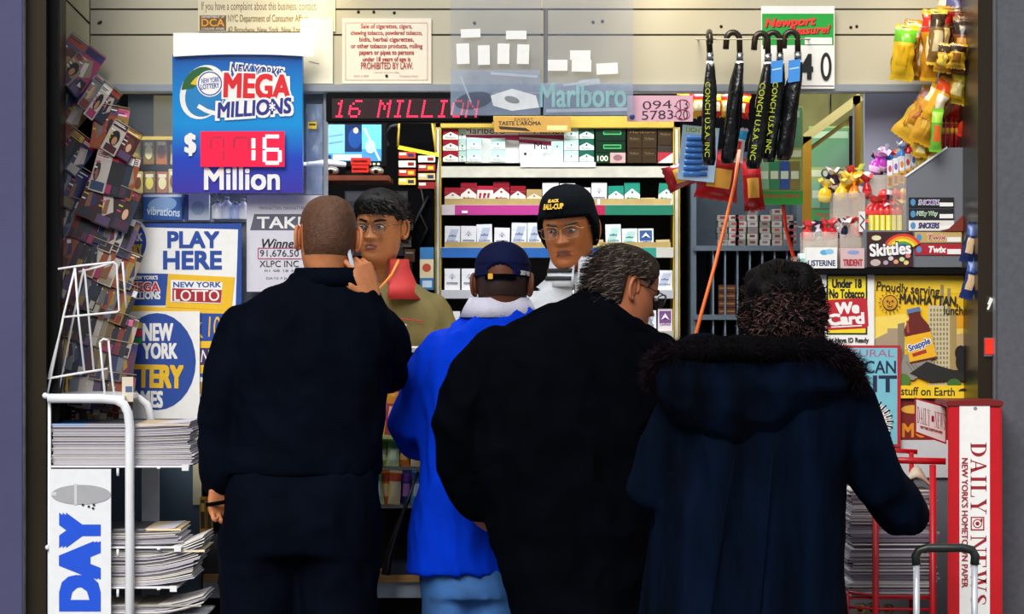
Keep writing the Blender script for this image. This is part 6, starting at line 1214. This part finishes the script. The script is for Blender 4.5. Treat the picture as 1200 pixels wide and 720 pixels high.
# person in the royal blue jacket and navy cap
Y = .05
M = head_mat(P(589, 333, Y), 176, 6, 0, 1.0); sk = skin('deep brown', '#5e3420')
T2 = [(672,473,604,.13),(640,477,606,.135),(600,484,610,.14),(560,490,614,.14),(520,490,622,.14),(480,490,634,.14),(450,490,642,.14),(420,496,648,.135),(400,508,650,.125),(386,522,646,.11),(374,540,640,.09),(364,552,626,.075),(354,557,618,.062)]
A2 = [[(518,410,Y,.064),(496,450,Y,.066),(480,500,Y+.02,.064),(488,520,Y+.08,.058),(503,516,Y+.13,.050)], [(635,410,Y,.064),(655,460,Y,.064),(660,505,Y+.05,.060),(640,513,Y+.13,.05)]]
me_ = person('person in royal blue jacket, jeans and navy cap, back turned at the counter', 555, Y, sk, T2, A2, (520, 585), (.09, .09), [((P(506, 514, Y+.14), Vector((.2, .5, .8)), Vector((0, 1, 0))), dict(s=.95, mir=1, voxel=.004)), ((P(636, 511, Y+.14), Vector((-.2, .5, .8)), Vector((0, 1, 0))), dict(s=.95, mir=-1, voxel=.004))], M, dict(away=1))
garment(me_, 'jacket', blue_cloth, T2, A2, Y, None, .009, .018, (11, 11, 3.2), 4.1, 5)
trousers(me_, jean, Y, [(640,486,600,.11),(680,492,606,.115),(700,494,610,.115)], (527, 582), (.088, .085), fold=.008)
collar(me_, 'collar', mat('pale lavender knit', '#b9b8c9', .8, bump=.2, bscale=150), [(P(585, 372, Y), .118, .092), (P(585, 360, Y), .104, .080), (P(585, 349, Y-.004), .088, .072)], -160, 160, .010)
def t_cap(th, z):
    back = abs(abs(th) - math.pi)
    t = .0075 + (.003 if z > .05 else 0); lim = .014
    if z < lim: return -.006
    if back < .52 and z < .047 - (back/.52)**2 * .018 and z > .019: return -.006
    return min(t, (z - lim)*2 + .003)
capm = mat('navy cap cotton', '#0c1236', .8, spec=.1, var=.12, scale=20, bump=.2, bscale=150)
b = MB(); shell(b, M, t_cap, capm); b.ball(M @ Vector((0, 0, .124)), .006, capm, 10, 6)
cp = b.build('cap', me_)
b = MB(); vs = []
for i in range(13):
    a = R(-48 + 8*i)
    for k in range(5): q = .086 + .018*k; vs.append(M @ Vector((math.sin(a)*q*.9, -math.cos(a)*(q + .012), .016 - .012*(k/4)**2 - .01*abs(math.sin(a)))))
b.add(vs, [(i*5+j, i*5+j+1, (i+1)*5+j+1, (i+1)*5+j) for i in range(12) for j in range(4)], capm, True); b.add([v + Vector((0, 0, -.004)) for v in vs], [(i*5+j, (i+1)*5+j, (i+1)*5+j+1, i*5+j+1) for i in range(12) for j in range(4)], capm, True); b.build('cap_visor', cp)
b = MB(); rng = [R(180 + q) for q in range(-34, 35, 4)]
vs = []
for a in rng:
    for z in (.002, .018): p = hpt(((a + math.pi) % (2*math.pi)) - math.pi, z, False); n_ = Vector((p.x, p.y, 0)).normalized(); vs.append(M @ (p + n_*.009))
b.add(vs, [(2*i, 2*i+1, 2*i+3, 2*i+2) for i in range(len(rng)-1)], black_cloth, True); b.build('cap_strap', cp)
b = MB(); pc = hpt(R(180-22) , .010, False)
b.box((pc.x*-1*-1 - .007, pc.y + .007, .003), (pc.x + .007, pc.y + .014, .019), mat('brass buckle', '#c9962a', .3, .8), M); b.build('cap_buckle', cp)
b = MB(); v, f = text_geo('NEW YORK', .03)
def on_head(u, w_, th0, th1, z0, z1, off):
    th = R(th0 + (th1-th0)*u); z = z0 + (z1-z0)*w_; th = ((th + math.pi) % (2*math.pi)) - math.pi; p = hpt(th, z, False); n_ = (p - Vector((0, .004, .02))).normalized(); return M @ (p + n_*off)
b.add([on_head(x, y, 250, 222, .018, .030, .012) for x, y in v], f, WHT); b.build('cap_lettering', cp)
def t_nape(th, z): return .0015 if (math.cos(th) < -.2 and -.045 < z < .02) else -.006
b = MB(); shell(b, M, t_nape, mat('cropped black hair', '#2a1810', .6, var=.4, scale=120), .0006, 300); b.build('hair', me_)
for lx in (525, 585): shoe(P(lx, 0, Y).x, Y, 1, dk_shoe, me_)

# grey haired person in a black coat, leaning over
Y = -.28
Mh = head_mat(P(730, 341, Y+.06), 118, 20, 4, 1.03); M = Mh; sk = skin('ruddy', '#b26c4a')
T3 = [(668,582,766,.15),(640,577,766,.155),(600,568,767,.16),(560,558,770,.165),(520,552,774,.165),(480,548,780,.165),(450,548,785,.165,.01),(425,556,788,.16,.02),(402,570,784,.15,.03),(386,590,772,.135,.04),(372,614,758,.12,.05),(360,640,744,.10,.06),(350,664,730,.085,.06),(342,682,720,.07,.06)]
A3 = [[(586,410,Y,.074),(556,445,Y-.02,.080),(537,495,Y-.03,.074),(539,545,Y,.064),(550,575,Y+.03,.056),(560,592,Y+.05,.050)], [(770,415,Y,.072),(790,470,Y+.05,.07),(790,530,Y+.12,.062),(765,550,Y+.24,.052)]]
me_ = person('grey haired person with eyeglasses in a long black coat, leaning forward, head turned right', 680, Y, sk, T3, A3, (640, 715), (.1, .1), [((P(558, 601, Y+.05), Vector((.75, .5, -.5)), Vector((.3, .8, .3))), dict(s=.9, mir=1)), ((P(760, 552, Y+.27), Vector((-.3, 1, 0)), Vector((0, 0, -1))), dict(s=.95, mir=-1, voxel=.004))], M, dict(away=1, lips=skin('lip', '#8a4a3a')))
def tail(b): b.loft(rows(Y, [(840,604,764,.16),(720,602,765,.16),(668,586,766,.155),(640,580,766,.155),(620,572,767,.16)]), black_cloth)
garment(me_, 'coat', black_cloth, T3, A3, Y, tail, .010, .024, (6, 6, 4), 8.2)
trousers(me_, black_cloth, Y, [(640,592,760,.12),(690,600,762,.125)], (648, 720), (.105, .105))
b = MB(); cc_ = P(726, 380, Y+.05); pts = [cc_ + Vector((.105*math.cos(a), .095*math.sin(a), -.080*math.cos(a) - .012*math.sin(a))) for a in [R(q) for q in range(0, 361, 15)]]; b.tube(pts, [(.030, .020)]*len(pts), black_cloth, 12); b.build('collar', me_)
def t_gh(th, z):
    c = math.cos(th); hl = -.055 if c < -.2 else (-.055 + (c+.2)*.12 if c < .5 else .045 + (c-.5)*.06)
    if abs(abs(th) - math.pi/2) < .38 and z < .03: return -.006
    return max(-.006, min(.014, (z - hl)*.5))
gm = [mat('grey brown hair', '#2b211b', .6, var=.3, scale=60, spec=.2), mat('greyer hair', '#7a6e66', .6, var=.3, scale=60, spec=.2), mat('dark hair', '#120d0a', .6, spec=.2)]
b = MB(); shell(b, M, t_gh, gm[0], .004, 45, 3); strands(b, M, t_gh, 5200, .036, lambda th, z, n, r_: Vector((n.x*.3, .8 + n.y*.2, -.5)) + Vector((r_.uniform(-.15,.15), 0, r_.uniform(-.12,.12))), .0009, [gm[0], gm[0], gm[1], gm[2]], 5); b.build('hair', me_)
glasses(me_, M, mat('brown spectacle frame', '#2a1c14', .3), mat('spectacle lens', '#8a9098', .05, alpha=.07)); eyes(me_, M); brows(me_, M, gm[0])
for lx in (640, 715): shoe(P(lx, 0, Y).x, Y, 1, dk_shoe, me_)

# person in the navy coat with fur edged hood, reaching to the newspapers
Y = -.78
M = head_mat(P(918, 376, Y+.03), 186, 14, -3, 1.0); sk = skin('light', '#b98a70')
T4 = [(880,738,1000,.22),(800,744,996,.21),(720,751,993,.20),(680,755,990,.195),(640,761,988,.19),(600,768,988,.185),(560,777,990,.18),(520,785,1000,.18),(485,789,1006,.175),(455,794,1004,.165),(430,806,996,.15),(410,836,978,.12),(394,872,962,.085)]
A4 = [[(806,462,Y,.070),(782,525,Y-.02,.072),(766,575,Y-.01,.070),(770,598,Y+.10,.058),(778,596,Y+.16,.052)], [(994,470,Y,.078),(1012,520,Y,.080),(1034,570,Y+.04,.076),(1054,597,Y+.12,.068),(1062,606,Y+.17,.060)]]
me_ = person('short curly haired person in long navy coat with fur edged hood, reaching toward the newspapers', 880, Y, sk, T4, A4, (840, 920), (.1, .1), [((P(780, 596, Y+.20), Vector((.3, 1, 0)), Vector((0, 0, -1))), dict(s=.85, mir=1, voxel=.004)), ((P(1056, 600, Y+.19), Vector((-.05, 1, .15)), Vector((0, 0, -1))), dict(s=.85, mir=-1, voxel=.004, curl=(30, 40, 30)))], M, dict(away=1))
garment(me_, 'coat', navy_wool, T4, A4, Y, None, .010, .022, (7, 7, 1.2), 12.5)
for k, pts in enumerate(([(862,530),(850,600),(838,680),(830,760)], [(905,530),(900,600),(893,680),(888,760)])):
    b = MB(); b.tube([P(x, y, Y - .205 + .00*k) for x, y in pts], .003, navy_wool, 6); b.build('coat_seam', me_)
def hood_(b):
    c = P(884, 452, Y - .10); prof = [(-.175, .04, .03), (-.15, .11, .06), (-.11, .175, .085), (-.06, .225, .10), (0, .255, .105), (.05, .262, .10), (.09, .25, .09), (.12, .21, .07), (.135, .16, .05)]
    b.loft([(c.x + (-.02 if z < 0 else -.01), c.y - .02*(1 - abs(z)/.18), c.z + z, rx, ry, 2.1) for z, rx, ry in prof], navy_wool, 32)
hd = garment(me_, 'hood', navy_wool, None, (), Y, hood_, .010, .02, (5, 5, 6), 2.2)
b = MB(); rnd = random.Random(9); fm = [mat('black fur', '#050406', .8, spec=.05), mat('purple brown fur', '#2a1a24', .8, spec=.05), mat('dark brown fur', '#120c10', .8, spec=.05)]
path = [P(x, y, Y + dy) for x, y, dy in ((770,450,-.08),(766,434,-.09),(776,421,-.12),(800,413,-.16),(836,410,-.19),(880,410,-.20),(928,410,-.19),(966,413,-.16),(992,424,-.12),(1004,440,-.09),(1003,456,-.08))]
b.tube(path, [.014,.024,.030,.034,.036,.036,.036,.034,.030,.024,.014], fm[0], 10)
for k in range(9000):
    i = rnd.randrange(len(path)-1); t = rnd.random(); c = path[i].lerp(path[i+1], t); tr = .020 + .014*math.sin(math.pi*(i+t)/(len(path)-1)); ax = (path[i+1]-path[i]).normalized(); d = Vector((rnd.gauss(0,1), rnd.gauss(0,1), rnd.gauss(0,1))); d = (d - ax*d.dot(ax)).normalized(); L = rnd.uniform(.016, .036); s_ = ax.cross(d)*.0012; a = c + d*tr*.9; e = a + d*L + ax*rnd.uniform(-.012, .012) + Vector((0, 0, -L*.25)); b.add([a - s_, a + s_, e], [(0, 1, 2)], rnd.choice(fm) if rnd.random() < .6 else fm[0], True)
b.build('fur_trim', hd)
def t_cur(th, z):
    c = math.cos(th); hl = -.10 if c < 0.1 else -.10 + (c-.1)*.2
    return max(-.006, min(.034 + .012*max(0, z)/.1, (z - hl)*.6))
hm = [mat('dark curls', '#080606', .6, var=.3, spec=.1), mat('brown curls', '#33201c', .6, var=.3, spec=.15), mat('reddish curls', '#5c403e', .6, var=.3, spec=.15)]
b = MB(); shell(b, M, t_cur, hm[0], .022, 28, 7)
def curl_dir(th, z, n, r_): return n*.5 + Vector((r_.uniform(-1,1), r_.uniform(-1,1), r_.uniform(-1,.6)))
strands(b, M, lambda th, z: t_cur(th, z) if z > .02 else 0, 3500, .030, curl_dir, .0016, [hm[0], hm[0], hm[0], hm[1]], 15)
strands(b, M, lambda th, z: t_cur(th, z) + .006 if z < .035 and z > -.075 else 0, 6500, .026, curl_dir, .0016, [hm[1], hm[0], hm[2], hm[1]], 16); b.build('hair', me_)
for lx in (840, 920): shoe(P(lx, 0, Y).x, Y, 1, dk_shoe, me_)

# young shopkeeper, khaki jacket with red collar
Y = 1.0; zf_ = .17
M = head_mat(P(446, 267, Y), -18, 2, 2, .96); sk = skin('warm brown', '#a5653a')
T5 = [(640,398,524,.13),(560,396,528,.13),(470,394,530,.13),(420,392,532,.13),(395,392,530,.13),(372,395,526,.12),(357,400,518,.11),(346,410,506,.10),(337,422,494,.085),(330,432,482,.07)]
A5 = [[(508,368,Y,.066),(520,402,Y,.068),(525,445,Y,.062),(518,490,Y-.02,.055)], [(405,370,Y,.066),(396,405,Y,.068),(394,450,Y,.062),(402,490,Y-.02,.055)]]
me_ = person('young shopkeeper with black hair and thin eyeglasses in khaki jacket with red collar', 460, Y, sk, T5, A5, (440, 485), (.1, .1), [((P(516, 498, Y-.03), Vector((0, -.2, -1)), Vector((-1, 0, 0))), dict(s=.95, mir=1, voxel=.004)), ((P(404, 498, Y-.03), Vector((0, -.2, -1)), Vector((1, 0, 0))), dict(s=.95, mir=-1, voxel=.004))], M, dict(lips=skin('lips pale', '#7c4434')), zf_)
jk = garment(me_, 'jacket', khaki, T5, A5, Y, None, .009, .010, (9, 9, 5), 5.5)
trousers(me_, navy_cloth, Y, [(600,402,520,.12),(660,400,522,.125)], (436, 486), (.09, .09), zf_)
redc = mat('red collar cloth', '#a3140f', .7, var=.1, scale=15, bump=.15, bscale=140)
collar(jk, 'collar', redc, [(P(455, 351, Y-.012), .128, .140), (P(455, 334, Y), .094, .104), (P(456, 314, Y+.01), .068, .074), (P(456, 304, Y+.015), .064, .068)], 2, 315, .012)
b = MB(); b.tube([P(467, 305, Y-.062), P(459, 322, Y-.095), P(448, 335, Y-.115), P(437, 346, Y-.125)], [(.0045, .003)]*4, mat('orange shirt edge', '#d8862a', .7), 8); b.build('shirt_edge', me_)
b = MB(); b.tube([P(x, y, Y - .135) for x, y in ((446, 372), (470, 374), (486, 376))], .002, redc, 6); b.tube([P(x, y, Y - .125) for x, y in ((486, 376), (497, 377))], .002, redc, 6); b.build('piping', jk)
f = Flat(Y - .142); f.ell(469, 380, 4, 1.8, pm('#d8d4c0')); f.ell(474, 381, 3, 1.5, pm('#a8a490')); f.build('chest_emblem', jk)
def t_bl(th, z):
    c = math.cos(th); hl = -.05 if c < -.2 else (-.05 + (c+.2)*.13 if c < .5 else .042 + (c-.5)*.01)
    if abs(abs(th) - math.pi/2) < .30 and z < .028: return -.006
    return max(-.006, min(.016 + (.006 if c > .2 and z > .06 else 0), (z - hl)*.6))
bh = [mat('black hair', '#0a0706', .6, var=.3, scale=40, spec=.15), mat('brown black hair', '#21140c', .6, spec=.2)]
b = MB(); shell(b, M, t_bl, bh[0], .003, 50, 2); strands(b, M, t_bl, 2600, .030, lambda th, z, n, r_: Vector((.6 + n.x*.3, -.35*math.cos(th), -.25)) + Vector((0, r_.uniform(-.3,.3), r_.uniform(-.3,.3))), .0013, [bh[0], bh[0], bh[1]], 25); b.build('hair', me_)
glasses(me_, M, mat('thin metal rim', '#6a5a48', .25, .8), mat('spectacle lens', '#8a9098', .05, alpha=.07), .024, .0155, .002, 2.6, .0012); eyes(me_, M, -.001); brows(me_, M, bh[0])
b = MB(); b.tube([M @ (hpt(x/.066, -.0635) + Vector((0, -.0005, 0))) for x in (-.011, -.005, .001, .007, .011)], [(.0008, .0008)] + [(.0016, .001)]*3 + [(.0008, .0008)], pm('#b8a898'), 6); b.build('teeth', me_)
for lx in (440, 485):
    q = shoe(P(lx, 0, Y).x, Y, -1, dk_shoe, me_); q.location.z += zf_

# older shopkeeper with black knitted hat
Y = 1.02
M = head_mat(P(667, 270, Y), -16, 5, -4, 1.07); sk = skin('russet brown', '#93552e')
T6 = [(640,612,744,.14),(560,606,750,.14),(470,602,754,.14),(420,602,754,.14),(392,606,748,.135),(370,610,742,.125),(352,616,734,.115),(340,624,724,.10),(328,640,708,.085),(318,648,698,.07)]
A6 = [[(620,362,Y,.066),(608,400,Y,.068),(604,450,Y,.062),(612,492,Y-.02,.055)], [(736,362,Y,.066),(748,400,Y,.068),(752,450,Y,.062),(744,492,Y-.02,.055)]]
me_ = person('older shopkeeper with eyeglasses, black knitted hat and grey zipped fleece, frowning', 675, Y, sk, T6, A6, (650, 705), (.1, .1), [((P(613, 500, Y-.03), Vector((0, -.2, -1)), Vector((1, 0, 0))), dict(s=.95, mir=-1, voxel=.004)), ((P(743, 500, Y-.03), Vector((0, -.2, -1)), Vector((-1, 0, 0))), dict(s=.95, mir=1, voxel=.004))], M, dict(lips=skin('lips brown', '#6e3824')), zf_)
jk = garment(me_, 'fleece', grey_fleece, T6, A6, Y, None, .009, .009, (9, 9, 6), 6.6)
trousers(me_, navy_cloth, Y, [(600,612,740,.12),(660,614,742,.125)], (648, 708), (.09, .09), zf_)
cA = [(P(673, 336, Y-.012), .098, .108), (P(674, 324, Y-.004), .092, .095), (P(675, 308, Y+.006), .086, .086), (P(675, 301, Y+.008), .082, .082)]
collar(jk, 'collar', mat('pale grey knit', '#b4b6bc', .8, bump=.2, bscale=150), cA, 4, 356, .010)
for k, (z0, z1) in enumerate(((.25, .42), (.58, .75))):
    lerp = lambda u: tuple(cA[0][q].lerp(cA[2][q], u) if q == 0 else cA[0][q] + (cA[2][q] - cA[0][q])*u + .0025 for q in range(3))
    collar(jk, 'collar_stripe', mat('black knit stripe', '#121316', .8), [lerp(z0), lerp(z1)], 8, 352, .002)
b = MB(); b.tube([P(673, 334, Y - .124), P(672, 350, Y - .146), P(671, 380, Y - .155), P(671, 410, Y - .155)], .0035, mat('dark zip', '#3a3c42', .4, .4), 6); b.tube([P(672, 338, Y-.130), P(672, 347, Y-.149)], .005, m_chrome, 6); b.build('zip', jk)
def t_bean(th, z):
    c = math.cos(th); lim = .040 if c > .45 else max(-.05, .040 + (c - .45)*.16)
    if z < lim: return -.006
    return min(.011, .006 + (z - lim)*.5) + .010*gs(abs(th) - 1.45, .35)*gs(z, .045) + .0012*math.cos(th*30) + .016*max(0, (z - .06)/.055)
km_ = mat('black knit', '#05080c', .9, spec=.08, var=.3, scale=60, bump=.5, bscale=140)
b = MB(); shell(b, M, t_bean, km_); hat = b.build('knitted_hat', me_)
yb = mat('yellow embroidery', '#d8a81c', .6)
b = MB()
for s_, th0, th1, z0, z1 in (('BALL-CUP', -36, 12, .062, .076), ('BLACK', -26, 2, .079, .087)):
    v, f = text_geo(s_, .04); b.add([on_head(x, y, th0, th1, z0, z1, .0225) for x, y in v], f, yb)
b.build('hat_lettering', hat)
glasses(me_, M, mat('gold spectacle frame', '#8a6c42', .3, .7), mat('spectacle lens', '#8a9098', .05, alpha=.07), .028, .0185, -.001, 2.6, .0012); eyes(me_, M, -.001, .0046); brows(me_, M, mat('dark brow', '#20130d', .6), -.001, .004)
b = MB(); b.tube([M @ (hpt(x/.066, z) + Vector((0, .0005, 0))) for x, z in ((-.024, -.073), (-.012, -.067), (0, -.0655), (.012, -.067), (.024, -.073))], .0016, pm('#2a100a'), 6); b.build('mouth_line', me_)
for lx in (650, 705):
    q = shoe(P(lx, 0, Y).x, Y, -1, dk_shoe, me_); q.location.z += zf_
